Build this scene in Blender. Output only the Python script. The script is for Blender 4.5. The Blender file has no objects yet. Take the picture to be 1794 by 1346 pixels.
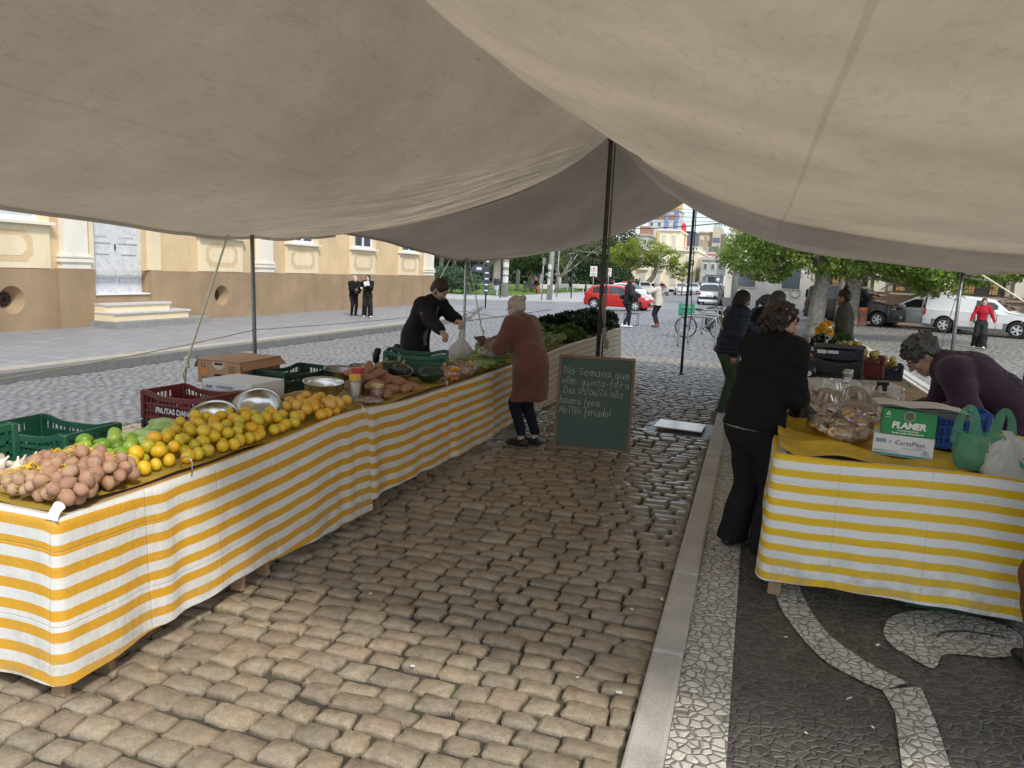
import bpy,bmesh,math,random
import numpy as np
from mathutils import Vector,Matrix,Euler
import openvdb
R=math.radians
PI=math.pi
rng=random.Random(7)
nrg=np.random.default_rng(11)
scene=bpy.context.scene
COL=scene.collection
def tag(o,label=None,cat=None,group=None,kind=None):
 if label:o['label']=label
 if cat:o['category']=cat
 if group:o['group']=group
 if kind:o['kind']=kind
 return o
def thing(name,label,cat,loc=(0,0,0),rz=0.0,group=None):
 o=bpy.data.objects.new(name,None)
 COL.objects.link(o)
 o.empty_display_size=0.1
 o.location=loc
 o.rotation_euler=(0,0,rz)
 return tag(o,label,cat,group)
def obj(name,me,parent=None,loc=None,rot=None):
 o=bpy.data.objects.new(name,me)
 COL.objects.link(o)
 if parent is not None:o.parent=parent
 if loc is not None:o.location=loc
 if rot is not None:o.rotation_euler=rot
 return o
KIDS={}
def copy_tree(o,parent=None):
 c=o.copy()
 COL.objects.link(c)
 c.parent=parent
 for ch in list(o.children):
  copy_tree(ch,c)
 return c
class MB:
 def __init__(s):
  s.v=[];s.f=[];s.m=[];s.mi=0
 def add(s,vs,fs,M=None):
  b=len(s.v)
  if M is not None:vs=[tuple(M@Vector(p))for p in vs]
  s.v.extend(vs)
  s.f.extend([tuple(i+b for i in f)for f in fs])
  s.m.extend([s.mi]*len(fs))
  return s
 def box(s,c,d,rot=None,M=None):
  x,y,z=d[0]/2,d[1]/2,d[2]/2
  vs=[(i*x,j*y,k*z)for i in(-1,1)for j in(-1,1)for k in(-1,1)]
  T=Matrix.Translation(c)
  if rot is not None:T=T@Euler(rot).to_matrix().to_4x4()
  if M is not None:T=M@T
  return s.add(vs,[(0,1,3,2),(4,6,7,5),(0,4,5,1),(2,3,7,6),(0,2,6,4),(1,5,7,3)],T)
 def rbox(s,c,d,r=.01,seg=2,rot=None,M=None):
  bm=bmesh.new()
  bmesh.ops.create_cube(bm,size=1)
  for v in bm.verts:v.co=Vector((v.co.x*d[0],v.co.y*d[1],v.co.z*d[2]))
  bmesh.ops.bevel(bm,geom=bm.edges[:],offset=min(r,min(d)*.45),segments=seg,affect='EDGES',profile=.5)
  bm.verts.index_update()
  vs=[tuple(v.co)for v in bm.verts];fs=[tuple(v.index for v in f.verts)for f in bm.faces]
  bm.free()
  T=Matrix.Translation(c)
  if rot is not None:T=T@Euler(rot).to_matrix().to_4x4()
  if M is not None:T=M@T
  return s.add(vs,fs,T)
 def tube(s,pts,r,n=8,cap=True,M=None):
  pts=[Vector(p)for p in pts]
  rs=r if isinstance(r,(list,tuple))else[r]*len(pts)
  vs=[];fs=[]
  ref=None
  for i,p in enumerate(pts):
   t=(pts[min(i+1,len(pts)-1)]-pts[max(i-1,0)])
   if t.length<1e-9:t=Vector((0,0,1))
   t.normalize()
   if ref is None:
    ref=Vector((0,0,1))if abs(t.z)<.9 else Vector((1,0,0))
   u=ref-t*ref.dot(t)
   if u.length<1e-6:u=Vector((1,0,0))-t*t.x
   u.normalize();ref=u
   w=t.cross(u)
   for k in range(n):
    a=2*PI*k/n
    vs.append(tuple(p+(u*math.cos(a)+w*math.sin(a))*rs[i]))
  for i in range(len(pts)-1):
   for k in range(n):
    a,b=i*n+k,i*n+(k+1)%n
    fs.append((a,b,b+n,a+n))
  if cap:
   fs.append(tuple(range(n-1,-1,-1)))
   fs.append(tuple((len(pts)-1)*n+k for k in range(n)))
  return s.add(vs,fs,M)
 def lathe(s,prof,n=20,c=(0,0,0),M=None,cap=True):
  vs=[];fs=[]
  for r_,z in prof:
   for k in range(n):
    a=2*PI*k/n
    vs.append((c[0]+r_*math.cos(a),c[1]+r_*math.sin(a),c[2]+z))
  for i in range(len(prof)-1):
   for k in range(n):
    a,b=i*n+k,i*n+(k+1)%n
    fs.append((a,b,b+n,a+n))
  if cap and prof[0][0]>1e-5:fs.append(tuple(range(n-1,-1,-1)))
  if cap and prof[-1][0]>1e-5:fs.append(tuple((len(prof)-1)*n+k for k in range(n)))
  return s.add(vs,fs,M)
 def ball(s,c,r,nu=14,nv=9,M=None,disp=None):
  rx,ry,rz=r if isinstance(r,(tuple,list))else(r,r,r)
  vs=[(c[0],c[1],c[2]-rz)];fs=[]
  for i in range(1,nv):
   th=PI*i/nv
   for k in range(nu):
    a=2*PI*k/nu
    d=(math.sin(th)*math.cos(a),math.sin(th)*math.sin(a),-math.cos(th))
    q=disp(d)if disp else 1
    vs.append((c[0]+rx*d[0]*q,c[1]+ry*d[1]*q,c[2]+rz*d[2]*q))
  vs.append((c[0],c[1],c[2]+rz*(disp((0,0,1))if disp else 1)))
  if disp:vs[0]=(c[0],c[1],c[2]-rz*disp((0,0,-1)))
  for k in range(nu):
   fs.append((0,1+(k+1)%nu,1+k))
  for i in range(nv-2):
   for k in range(nu):
    a,b=1+i*nu+k,1+i*nu+(k+1)%nu
    fs.append((a,b,b+nu,a+nu))
  L=len(vs)-1;b0=1+(nv-2)*nu
  for k in range(nu):fs.append((b0+k,b0+(k+1)%nu,L))
  return s.add(vs,fs,M)
 def grid(s,P,closed=False,flip=False,M=None):
  n,m=len(P),len(P[0])
  vs=[tuple(p)for row in P for p in row];fs=[]
  for i in range(n-1):
   for j in range(m-1+(1 if closed else 0)):
    a,b=i*m+j,i*m+(j+1)%m
    q=(a,b,b+m,a+m)
    fs.append(q[::-1]if flip else q)
  return s.add(vs,fs,M)
 def prism(s,poly,z0,z1,M=None):
  n=len(poly)
  vs=[(p[0],p[1],z0)for p in poly]+[(p[0],p[1],z1)for p in poly]
  fs=[tuple(range(n-1,-1,-1)),tuple(range(n,2*n))]
  for i in range(n):
   j=(i+1)%n
   fs.append((i,j,j+n,i+n))
  return s.add(vs,fs,M)
 def mesh(s,name,mats,smooth=False,auto=None):
  me=bpy.data.meshes.new(name)
  me.from_pydata(s.v,[],s.f)
  if not isinstance(mats,(list,tuple)):mats=[mats]
  for m in mats:me.materials.append(m)
  if len(mats)>1:me.polygons.foreach_set('material_index',s.m)
  if smooth:me.polygons.foreach_set('use_smooth',[True]*len(s.f))
  if auto is not None:
   bm=bmesh.new();bm.from_mesh(me)
   bmesh.ops.recalc_face_normals(bm,faces=bm.faces)
   for e in bm.edges:
    e.smooth=len(e.link_faces)==2 and e.calc_face_angle(0)<auto
   bm.to_mesh(me);bm.free()
  me.update()
  return me
 def build(s,name,mats,parent=None,smooth=False,auto=None,loc=None,rot=None):
  return obj(name,s.mesh(name,mats,smooth,auto),parent,loc,rot)
def np_mesh(name,V,F,mats,smooth=False,col=None,uv=None,mi=None):
 """V (n,3) array, F (m,k) array of equal-sized faces"""
 me=bpy.data.meshes.new(name)
 V=np.asarray(V,dtype=np.float32);F=np.asarray(F,dtype=np.int32)
 k=F.shape[1]
 me.vertices.add(len(V));me.vertices.foreach_set('co',V.ravel())
 me.loops.add(F.size);me.loops.foreach_set('vertex_index',F.ravel())
 me.polygons.add(len(F))
 me.polygons.foreach_set('loop_start',np.arange(0,F.size,k,dtype=np.int32))
 if smooth:me.polygons.foreach_set('use_smooth',np.ones(len(F),dtype=bool))
 if not isinstance(mats,(list,tuple)):mats=[mats]
 for m in mats:me.materials.append(m)
 if mi is not None:me.polygons.foreach_set('material_index',np.asarray(mi,dtype=np.int32))
 if col is not None:
  a=me.color_attributes.new('Col','FLOAT_COLOR','POINT')
  c=np.ones((len(V),4),dtype=np.float32);c[:,:col.shape[1]]=col
  a.data.foreach_set('color',c.ravel())
 if uv is not None:
  u=me.uv_layers.new(name='UVMap')
  u.data.foreach_set('uv',np.asarray(uv,dtype=np.float32)[F.ravel()].ravel())
 me.update(calc_edges=True)
 me.validate()
 return me
class NT:
 def __init__(s,name):
  s.mat=bpy.data.materials.new(name)
  s.mat.use_nodes=True
  s.t=s.mat.node_tree
  s.b=s.t.nodes['Principled BSDF']
  s.out=s.t.nodes['Material Output']
  s._c={}
 def n(s,typ,**kw):
  nd=s.t.nodes.new(typ)
  for k,v in kw.items():
   if k.startswith('i_'):nd.inputs[k[2:].replace('_',' ')].default_value=v
   else:setattr(nd,k,v)
  return nd
 def l(s,a,b):s.t.links.new(a,b)
 def co(s,which='Object'):
  if 'tc' not in s._c:s._c['tc']=s.n('ShaderNodeTexCoord')
  return s._c['tc'].outputs[which]
 def noise(s,scale,detail=4,rough=.55,vec=None,out='Fac',dist=0):
  nd=s.n('ShaderNodeTexNoise')
  nd.inputs['Scale'].default_value=scale;nd.inputs['Detail'].default_value=detail
  nd.inputs['Roughness'].default_value=rough;nd.inputs['Distortion'].default_value=dist
  s.l(vec if vec is not None else s.co(),nd.inputs['Vector'])
  return nd.outputs[out]
 def mapr(s,x,a,b,c=0.,d=1.):
  nd=s.n('ShaderNodeMapRange');nd.inputs[1].default_value=a;nd.inputs[2].default_value=b
  nd.inputs[3].default_value=c;nd.inputs[4].default_value=d
  s.l(x,nd.inputs[0]);return nd.outputs[0]
 def mix(s,f,a,b,typ='MIX'):
  nd=s.n('ShaderNodeMix',data_type='RGBA',blend_type=typ)
  for v,i in((f,0),(a,6),(b,7)):
   if hasattr(v,'is_linked')or hasattr(v,'links'):s.l(v,nd.inputs[i])
   elif i==0:nd.inputs[0].default_value=v
   else:nd.inputs[i].default_value=(*v,1)if len(v)==3 else v
  return nd.outputs[2]
 def math(s,op,a,b=None,clamp=False):
  nd=s.n('ShaderNodeMath',operation=op,use_clamp=clamp)
  for i,v in enumerate((a,b)):
   if v is None:continue
   if isinstance(v,(int,float)):nd.inputs[i].default_value=v
   else:s.l(v,nd.inputs[i])
  return nd.outputs[0]
 def bump(s,h,strength=.3,dist=.01,prev=None):
  nd=s.n('ShaderNodeBump');nd.inputs['Strength'].default_value=strength;nd.inputs['Distance'].default_value=dist
  s.l(h,nd.inputs['Height'])
  if prev is not None:s.l(prev,nd.inputs['Normal'])
  s.l(nd.outputs[0],s.b.inputs['Normal']);return nd.outputs[0]
 def set(s,**kw):
  for k,v in kw.items():
   i=s.b.inputs[k.replace('_',' ')]
   if hasattr(v,'links'):s.l(v,i)
   elif isinstance(v,tuple)and len(v)==3:i.default_value=(*v,1)
   else:i.default_value=v
  return s
MATS={}
def mk(name,col,rough=.6,var=.18,vs=6.,bump=.15,bs=60.,bd=.004,metal=0.,spec=.5,rnd=0.,hue=0.,vec='Object',dirt=None,coat=0.,sheen=0.,stretch=None):
 """principled with noise-varied colour, bump and per-object variation"""
 if name in MATS:return MATS[name]
 t=NT(name)
 v=t.co(vec)
 if stretch:
  mp=t.n('ShaderNodeMapping');mp.inputs['Scale'].default_value=stretch
  t.l(v,mp.inputs['Vector']);v=mp.outputs[0]
 f=t.mapr(t.noise(vs,5,.6,vec=v),.25,.75)
 lo=tuple(c*(1-var)for c in col);hi=tuple(min(1,c*(1+var))for c in col)
 c=t.mix(f,lo,hi)
 if dirt:
  c=t.mix(t.mapr(t.noise(dirt[1],6,.7,vec=v),.5,.75,0,dirt[2]),c,dirt[0])
 if rnd or hue:
  oi=t.n('ShaderNodeObjectInfo')
  hs=t.n('ShaderNodeHueSaturation')
  t.l(c,hs.inputs['Color'])
  t.l(t.mapr(oi.outputs['Random'],0,1,1-rnd,1+rnd),hs.inputs['Value'])
  fr=t.math('FRACT',t.math('MULTIPLY',oi.outputs['Random'],7.31))
  t.l(t.mapr(fr,0,1,.5-hue,.5+hue),hs.inputs['Hue'])
  c=hs.outputs[0]
 t.set(Base_Color=c,Roughness=rough,Metallic=metal)
 t.b.inputs['Specular IOR Level'].default_value=spec
 if coat:t.b.inputs['Coat Weight'].default_value=coat;t.b.inputs['Coat Roughness'].default_value=.05
 if sheen:t.b.inputs['Sheen Weight'].default_value=sheen;t.b.inputs['Sheen Roughness'].default_value=.5
 if bump:t.bump(t.noise(bs,4,.6,vec=v),bump,bd)
 MATS[name]=t.mat
 return t.mat
def glassy(name,col,rough=.05,alpha=.25,spec=.6):
 """thin clear plastic: mostly see-through with a bright sheen"""
 if name in MATS:return MATS[name]
 t=NT(name)
 t.set(Base_Color=col,Roughness=.6)
 bp=t.n('ShaderNodeBump');bp.inputs['Strength'].default_value=.8;bp.inputs['Distance'].default_value=.02;t.l(t.noise(38,3,.6),bp.inputs['Height'])
 gl=t.n('ShaderNodeBsdfGlossy');gl.inputs['Roughness'].default_value=rough;gl.inputs['Color'].default_value=(.95,.95,.95,1);t.l(bp.outputs[0],gl.inputs['Normal'])
 tr=t.n('ShaderNodeBsdfTransparent');fr=t.n('ShaderNodeFresnel');fr.inputs['IOR'].default_value=1.5;t.l(bp.outputs[0],fr.inputs['Normal'])
 m1=t.n('ShaderNodeMixShader');m1 .inputs[0].default_value=alpha*.30;t.l(tr.outputs[0],m1 .inputs[1]);t.l(t.b.outputs[0],m1 .inputs[2])
 m2=t.n('ShaderNodeMixShader');t.l(t.math('ADD',fr.outputs[0],.09,True),m2 .inputs[0]);t.l(m1 .outputs[0],m2 .inputs[1]);t.l(gl.outputs[0],m2 .inputs[2]);t.l(m2 .outputs[0],t.out.inputs['Surface'])
 MATS[name]=t.mat
 return t.mat
def text_geo(body,size,bold=0.0,shear=0.0,space=1.0):
 cu=bpy.data.curves.new('lettering','FONT')
 cu.body=body;cu.size=size;cu.align_x='CENTER';cu.align_y='CENTER'
 cu.offset=bold;cu.shear=shear;cu.space_character=space;cu.resolution_u=3
 o=bpy.data.objects.new('lettering',cu);COL.objects.link(o)
 dg=bpy.context.evaluated_depsgraph_get()
 me=bpy.data.meshes.new_from_object(o.evaluated_get(dg))
 vs=[tuple(v.co)for v in me.vertices];fs=[tuple(p.vertices)for p in me.polygons]
 bpy.data.objects.remove(o);bpy.data.curves.remove(cu);bpy.data.meshes.remove(me)
 return vs,fs
def lettering(mb,body,size,M,**kw):
 vs,fs=text_geo(body,size,**kw)
 mb.add(vs,fs,M)
def frame(origin,right,up):
 """matrix whose x = right, y = up, z = out of the surface"""
 x=Vector(right).normalized();y=Vector(up);y=(y-x*y.dot(x)).normalized();z=x.cross(y)
 m=Matrix.Identity(4)
 for i in range(3):m[i][0],m[i][1],m[i][2],m[i][3]=x[i],y[i],z[i],origin[i]
 return m
def gz(X):
 return 0. if X>-3.8 else max(-.42,-.42*(-X-3.8)/8.2)
def catmull(P,n=8,closed=False):
 P=[Vector(p)for p in P];out=[]
 N=len(P)
 for i in range(N if closed else N-1):
  g=(lambda k:P[k%N])if closed else(lambda k:P[max(0,min(N-1,k))])
  a,b,c,d=g(i-1),g(i),g(i+1),g(i+2)
  for k in range(n):
   t=k/n
   out.append(.5*((2*b)+(c-a)*t+(2*a-5*b+4*c-d)*t*t+(3*b-a-3*c+d)*t**3))
 if not closed:out.append(P[-1])
 return out
# ================================================================== SETTING: ground
def ground_height(X):return np.where(X>-3.8,0.,np.maximum(-.42,-.42*(-X-3.8)/8.2))
def stone_mat(name,base,wet,joint=False):
 t=NT(name)
 at=t.n('ShaderNodeAttribute',attribute_name='Col')
 v=t.co('Object')
 n1=t.noise(22,6,.65,vec=v);n2=t.noise(140,4,.7,vec=v);n3=t.noise(1.1,4,.6,vec=v)
 c=t.mix(1.,at.outputs['Color'],t.mix(t.mapr(n1,.3,.7),(.72,.68,.63),(1.25,1.22,1.18)),'MULTIPLY')
 c=t.mix(t.mapr(n2,.42,.72,0,.5),c,(.07,.062,.052))
 sx=t.n('ShaderNodeSeparateXYZ');t.l(v,sx.inputs[0])
 wy=t.mapr(sx.outputs['Y'],wet[0],wet[1],0,1)
 wx=t.mapr(sx.outputs['X'],-1.5,-.6,0,.9)
 wm=t.math('MAXIMUM',wy,t.math('MULTIPLY',wx,t.mapr(sx.outputs['Y'],3.2,6.5,0,1)))
 w=t.math('MULTIPLY',wm,t.mapr(n3,.3,.62,.55,1),clamp=True)
 c=t.mix(t.math('MULTIPLY',w,.42),c,(.03,.032,.036))
 t.l(t.math('MULTIPLY',w,.9),t.b.inputs['Coat Weight']);t.b.inputs['Coat Roughness'].default_value=.16;t.b.inputs['Coat IOR'].default_value=1.45
 r=t.mapr(w,0,1,.72,.30)
 r=t.math('ADD',r,t.mapr(n2,.3,.7,-.06,.1))
 t.set(Base_Color=c,Roughness=r)
 b=t.bump(n1,.6,.012);t.bump(n2,.6,.005,b)
 return t.mat
def cobbles(name,x0,x1,y0,y1,near,mat,cols,wid=(.2,.3),dep=(.155,.19),slant=0.,seed=3,gapw=.009,zf=ground_height,skip=None,wob=.03,shear=0.):
 r=np.random.default_rng(seed)
 cx=[];cy=[];hx=[];hy=[];rot=[]
 y=y0
 while y<y1:
  d=r.uniform(*dep);x=x0+r.uniform(-.2,0)
  while x<x1-.03:
   w=r.uniform(*wid)
   if x1-x-w<wid[0]*.55:w=x1-x
   cx.append(x+w/2);cy.append(y+d/2+r.normal(0,.009));hx.append(w/2-gapw/2-abs(r.normal(0,.003)));hy.append(d/2-gapw/2-abs(r.normal(0,.004)))
   rot.append(r.normal(0,.035));x+=w
  y+=d
 cx,cy,hx,hy,rot=map(np.array,(cx,cy,hx,hy,rot))
 cx=cx+shear*(cy-2.4)*np.clip((cx-x0)/(x1-x0),0,1)
 cy=cy+slant*(cx-x0)+wob*np.sin(cx*1.3+cy*.7)+wob*.6*np.sin(cx*3.1-cy*1.9)
 k=(cx-hx>x0-.05)
 if skip is not None:k&=~skip(cx,cy)
 cx,cy,hx,hy,rot=cx[k],cy[k],hx[k],hy[k],rot[k]
 N=len(cx)
 dist=np.hypot(cx,cy)
 parts=[]
 for sel,g in((dist<near,5),(dist>=near,3)):
  idx=np.where(sel)[0];n=len(idx)
  if n==0:continue
  u=np.array([-1,-.8,0,.8,1.])if g==5 else np.array([-1,0,1.])
  U,W=np.meshgrid(u,u,indexing='ij')
  prof=np.where((np.abs(U)>.95)|(np.abs(W)>.95),-.012,np.where((np.abs(U)>.7)|(np.abs(W)>.7),-.0018,0.))if g==5 else np.where((np.abs(U)>.9)&(np.abs(W)>.9),-.012,np.where((np.abs(U)>.9)|(np.abs(W)>.9),-.009,.002))
  P=U.size
  ox=U.ravel()[None]*hx[idx][:,None];oy=W.ravel()[None]*hy[idx][:,None]
  cor=((np.abs(U)>.95)&(np.abs(W)>.95)).ravel()
  sh=np.where(cor,.955,1.)
  ox=ox*sh+r.normal(0,.0045,(n,P));oy=oy*sh+r.normal(0,.0045,(n,P))
  c,s=np.cos(rot[idx])[:,None],np.sin(rot[idx])[:,None]
  X=cx[idx][:,None]+ox*c-oy*s;Y=cy[idx][:,None]+ox*s+oy*c
  fl=1. if g==5 else .45
  tz=fl*(r.normal(0,.005,n)[:,None]+ox*r.normal(0,.03,n)[:,None]+oy*r.normal(0,.035,n)[:,None])
  Z=zf(X)+tz+prof.ravel()[None]+r.normal(0,.0018,(n,P))-.004
  V=np.stack([X,Y,Z],-1)
  ids=np.arange(P).reshape(g,g)
  F=np.stack([ids[:-1,:-1],ids[1:,:-1],ids[1:,1:],ids[:-1,1:]],-1).reshape(-1,4)
  ring=np.concatenate([ids[:,0],ids[-1,1:],ids[-2::-1,-1],ids[0,-2:0:-1]])
  m=len(ring)
  low=V[:,ring].copy();low[...,2]-=.035
  lowi=P+np.arange(m)
  S=np.stack([ring,lowi,np.roll(lowi,-1),np.roll(ring,-1)],-1)
  V=np.concatenate([V,low],1);F=np.concatenate([F,S])
  tot=P+m
  cc=np.array(cols)[r.integers(0,len(cols),n)]*r.uniform(.86,1.14,(n,1))
  C=np.repeat(cc[:,None],tot,1)
  C[:,P:]*=.4 if g==5 else .72
  F=(F[None]+(np.arange(n)*tot)[:,None,None]).reshape(-1,4)
  parts.append((V.reshape(-1,3),F,C.reshape(-1,3)))
 off=0;Vs=[];Fs=[];Cs=[]
 for V,F,C in parts:
  Vs.append(V);Fs.append(F+off);Cs.append(C);off+=len(V)
 me=np_mesh(name,np.concatenate(Vs),np.concatenate(Fs),mat,True,np.concatenate(Cs))
 return obj(name,me)
m_soil=NT('soil_between_stones')
v_=m_soil.co('Object')
n_=m_soil.noise(9,6,.7,vec=v_)
c_=m_soil.mix(m_soil.mapr(n_,.35,.65),(.035,.03,.024),(.085,.075,.055))
c_=m_soil.mix(m_soil.mapr(m_soil.noise(2.3,5,.7,vec=v_),.5,.68,0,.7),c_,(.06,.075,.025))
m_soil.set(Base_Color=c_,Roughness=.9);m_soil.bump(m_soil.noise(80,4,.7,vec=v_),.6,.01)
gx=[-400,-120,-60,-30,-12.0,-9,-6,-3.8,-2,0,3,10,30,80,400]
gy=[-60,-20,0,10,25,50,90,150,260,700]
b=MB()
b.grid([[(x,y,gz(x)-.034)for x in gx]for y in gy])
tag(b.build('ground',m_soil.mat),kind='structure')
m_cob=stone_mat('granite_cobble',None,(6.6,9.0))
m_cob_far=stone_mat('granite_cobble_street',None,(9.0,30.0))
brown=[(.325,.268,.19),(.305,.256,.184),(.335,.272,.19),(.282,.24,.178),(.305,.262,.194),(.325,.277,.2),(.305,.246,.176)]
grey=[(.19,.194,.208),(.20,.203,.214),(.18,.184,.20),(.198,.197,.20)]
kerb_x=lambda y:-.30-.006*(y-2.4)
hatch=lambda x,y:(x>-1.18)&(x<-.36)&(y>8.78)&(y<9.72)
tag(cobbles('market_street',-6.9,-.325,1.1,17.0,9.0,m_cob,brown,wid=(.145,.225),dep=(.108,.138),seed=3,slant=.035,shear=-.006,skip=hatch),kind='structure')
tag(cobbles('street',-11.75,-.33,17.0,44,1,m_cob_far,grey,wid=(.16,.25),dep=(.12,.16),seed=5,slant=.0,wob=.05),kind='structure')
tag(cobbles('side_street',-11.8,-7.0,3.5,17.0,1,m_cob_far,grey,wid=(.15,.23),dep=(.11,.145),seed=6,slant=.06),kind='structure')
tag(cobbles('plaza',3.15,16,5.0,40,1,m_cob_far,[(.25,.235,.21),(.235,.225,.205),(.26,.24,.21)],wid=(.17,.27),dep=(.13,.17),seed=8,wob=.06),kind='structure')
t=NT('distant_paving')
v=t.co('Object')
bk=t.n('ShaderNodeTexBrick');bk.inputs['Scale'].default_value=1.0
bk.inputs['Brick Width'].default_value=.26;bk.inputs['Row Height'].default_value=.18;bk.inputs['Mortar Size'].default_value=.012
bk.inputs['Color1'].default_value=(.21,.205,.205,1);bk.inputs['Color2'].default_value=(.17,.168,.168,1);bk.inputs['Mortar'].default_value=(.06,.056,.05,1)
t.l(v,bk.inputs['Vector'])
c=t.mix(t.mapr(t.noise(.35,5,.6,vec=v),.35,.65,0,.5),bk.outputs['Color'],(.16,.158,.155))
t.set(Base_Color=c,Roughness=t.mapr(t.noise(.3,4,.6,vec=v),.35,.65,.3,.6));t.bump(bk.outputs['Fac'],-.4,.01)
m_farpave=t.mat
b=MB()
xs=[-60,-30,-12,-9,-6,-3.8,0,16,40]
for(y0,y1,lo,hi)in((44,170,0,8),(-20,1.1,2,6),(40,44,6,8),(30,44,0,2)):
 for i in range(lo,hi):
  b.add([(xs[i],y0,gz(xs[i])-.012),(xs[i+1],y0,gz(xs[i+1])-.012),(xs[i+1],y1,gz(xs[i+1])-.012),(xs[i],y1,gz(xs[i])-.012)],[(0,1,2,3)])
b.add([(16,-20,-.012),(60,-20,-.012),(60,40,-.012),(16,40,-.012)],[(0,1,2,3)])
b.add([(3.15,-20,-.012),(16,-20,-.012),(16,5,-.012),(3.15,5,-.012)],[(0,1,2,3)])
tag(b.build('distant_street',m_farpave),kind='structure')
m_granite=mk('kerb_granite',(.42,.39,.345),.6,.22,5,.4,160,.004,dirt=((.13,.12,.11),120,.75))
b=MB();y=-2.0
while y<40:
 L=rng.uniform(1.0,1.9)
 w0=-.325-.006*(y-2.4)
 b.rbox((w0+.074,y+L/2,-.035),(.148,L-.014,.16),.016,2,rot=(0,0,.006+rng.uniform(-.002,.002)))
 y+=L
tag(b.build('kerb',m_granite,smooth=False),kind='structure')
def mosaic(name,c1,c2,joint,scale,rough):
 t=NT(name)
 v=t.co('Object')
 warp=t.n('ShaderNodeVectorMath',operation='ADD')
 nz=t.noise(6,2,.5,vec=v,out='Color')
 sc=t.n('ShaderNodeVectorMath',operation='SCALE');t.l(nz,sc.inputs[0]);sc.inputs['Scale'].default_value=.03
 t.l(v,warp.inputs[0]);t.l(sc.outputs[0],warp.inputs[1])
 fl=t.n('ShaderNodeVectorMath',operation='MULTIPLY');fl.inputs[1].default_value=(1,1,0);t.l(warp.outputs[0],fl.inputs[0])
 ve=t.n('ShaderNodeTexVoronoi',feature='DISTANCE_TO_EDGE');ve.inputs['Scale'].default_value=scale;ve.inputs['Randomness'].default_value=.85
 vc=t.n('ShaderNodeTexVoronoi',feature='F1');vc.inputs['Scale'].default_value=scale;vc.inputs['Randomness'].default_value=.85
 t.l(fl.outputs[0],ve.inputs['Vector']);t.l(fl.outputs[0],vc.inputs['Vector'])
 sp=t.n('ShaderNodeSeparateColor');t.l(vc.outputs['Color'],sp.inputs[0])
 c=t.mix(sp.outputs[0],c1,c2)
 c=t.mix(t.mapr(t.noise(60,5,.7,vec=v),.35,.75,0,.45),c,tuple(k*.55 for k in c1))
 c=t.mix(t.mapr(t.noise(1.6,4,.6,vec=v),.45,.7,0,.45),c,tuple(k*.6 for k in c1))
 e=t.mapr(ve.outputs['Distance'],.015,.065)
 c=t.mix(e,joint,c)
 t.set(Base_Color=c,Roughness=rough)
 h=t.math('ADD',t.mapr(ve.outputs['Distance'],.0,.16),t.math('MULTIPLY',t.noise(90,4,.7,vec=v),.25))
 tilt=t.math('ADD',h,t.math('MULTIPLY',sp.outputs[1],.25))
 t.bump(tilt,.75,.014)
 return t.mat
m_dark=mosaic('basalt_mosaic',(.060,.057,.053),(.125,.117,.107),(.14,.12,.085),22,.5)
m_white=mosaic('limestone_mosaic',(.48,.445,.385),(.66,.62,.55),(.17,.15,.115),20,.62)
b=MB();b.grid([[(x-.006*(y-2.4),y,-.004)for x in(-.17,.5,1.2,2.0,3.2)]for y in(-3,2,6,12,20,42)])
tag(b.build('mosaic_pavement',m_dark),kind='structure')
def strip(name,L,Rr,z=.004):
 b=MB();b.grid([[(p[0],p[1],z),(q[0],q[1],z)]for p,q in zip(L,Rr)],flip=True)
 return tag(b.build(name,m_white),kind='structure')
strip('white_pavement_band',[(-.172-.006*(y-2.4),y)for y in range(-3,42,3)],[(.045+.001*y,y)for y in range(-3,42,3)])
cl=catmull([(.25,5.4,0),(.245,4.75,0),(.279,4.309,0),(.344,4.039,0),(.464,3.738,0),(.60,3.60,0),(.705,3.535,0)],6)
cr=catmull([(.40,5.4,0),(.395,4.75,0),(.446,4.303,0),(.526,4.015,0),(.653,3.818,0),(.775,3.70,0),(.835,3.66,0)],6)
strip('white_pavement_curve',cl,cr)
strip('white_pavement_tail',[(.705,3.535),(.729,3.359),(.69,2.958),(.64,2.4),(.6,1.0)],[(.881,3.637),(.883,3.333),(.871,3.03),(.84,2.4),(.8,1.0)],.006)
sp=catmull([(.807,4.202,0),(.887,4.418,0),(1.075,4.576,0),(1.311,4.601,0),(1.50,4.49,0),(1.46,4.23,0),(1.30,4.10,0),(1.16,4.07,0),(1.05,4.02,0),(.976,3.854,0),(.878,3.942,0),(.815,4.04,0)],6,True)
b=MB();b.add([(p.x,p.y,.004)for p in sp],[tuple(range(len(sp)-1,-1,-1))])
tag(b.build('white_pavement_scroll',m_white),kind='structure')
b=MB();arc=catmull([(1.06,4.23,0),(1.12,4.32,0),(1.25,4.38,0),(1.42,4.38,0)],6)
b.grid([[(p.x,p.y,.007),(p.x+.005,p.y-.022,.007)]for p in arc],flip=True)
tag(b.build('dark_pavement_arc',m_dark),kind='structure')
for yy in(7.6,11.4,15.5,20):
 sp2=[(1.9+.55*math.cos(a),yy+.55*math.sin(a))for a in[i*PI/14 for i in range(0,24)]]
 si2=[(1.9+.38*math.cos(a),yy+.38*math.sin(a))for a in[i*PI/14 for i in range(0,24)]]
 strip('white_pavement_ring',sp2,si2)
strip('white_pavement_edge',[(2.72+.008*y,y)for y in range(-3,42,3)],[(2.98+.008*y,y)for y in range(-3,42,3)])
b=MB();y=-2
while y<41:
 b.rbox((3.06+.008*(y+.6),y+.6,-.035),(.15,1.19,.13),.012,2);y+=1.2
tag(b.build('plaza_kerb',m_granite),kind='structure')
t=NT('pavement_slabs')
v=t.co('Object')
bk=t.n('ShaderNodeTexBrick');bk.inputs['Scale'].default_value=1
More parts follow.
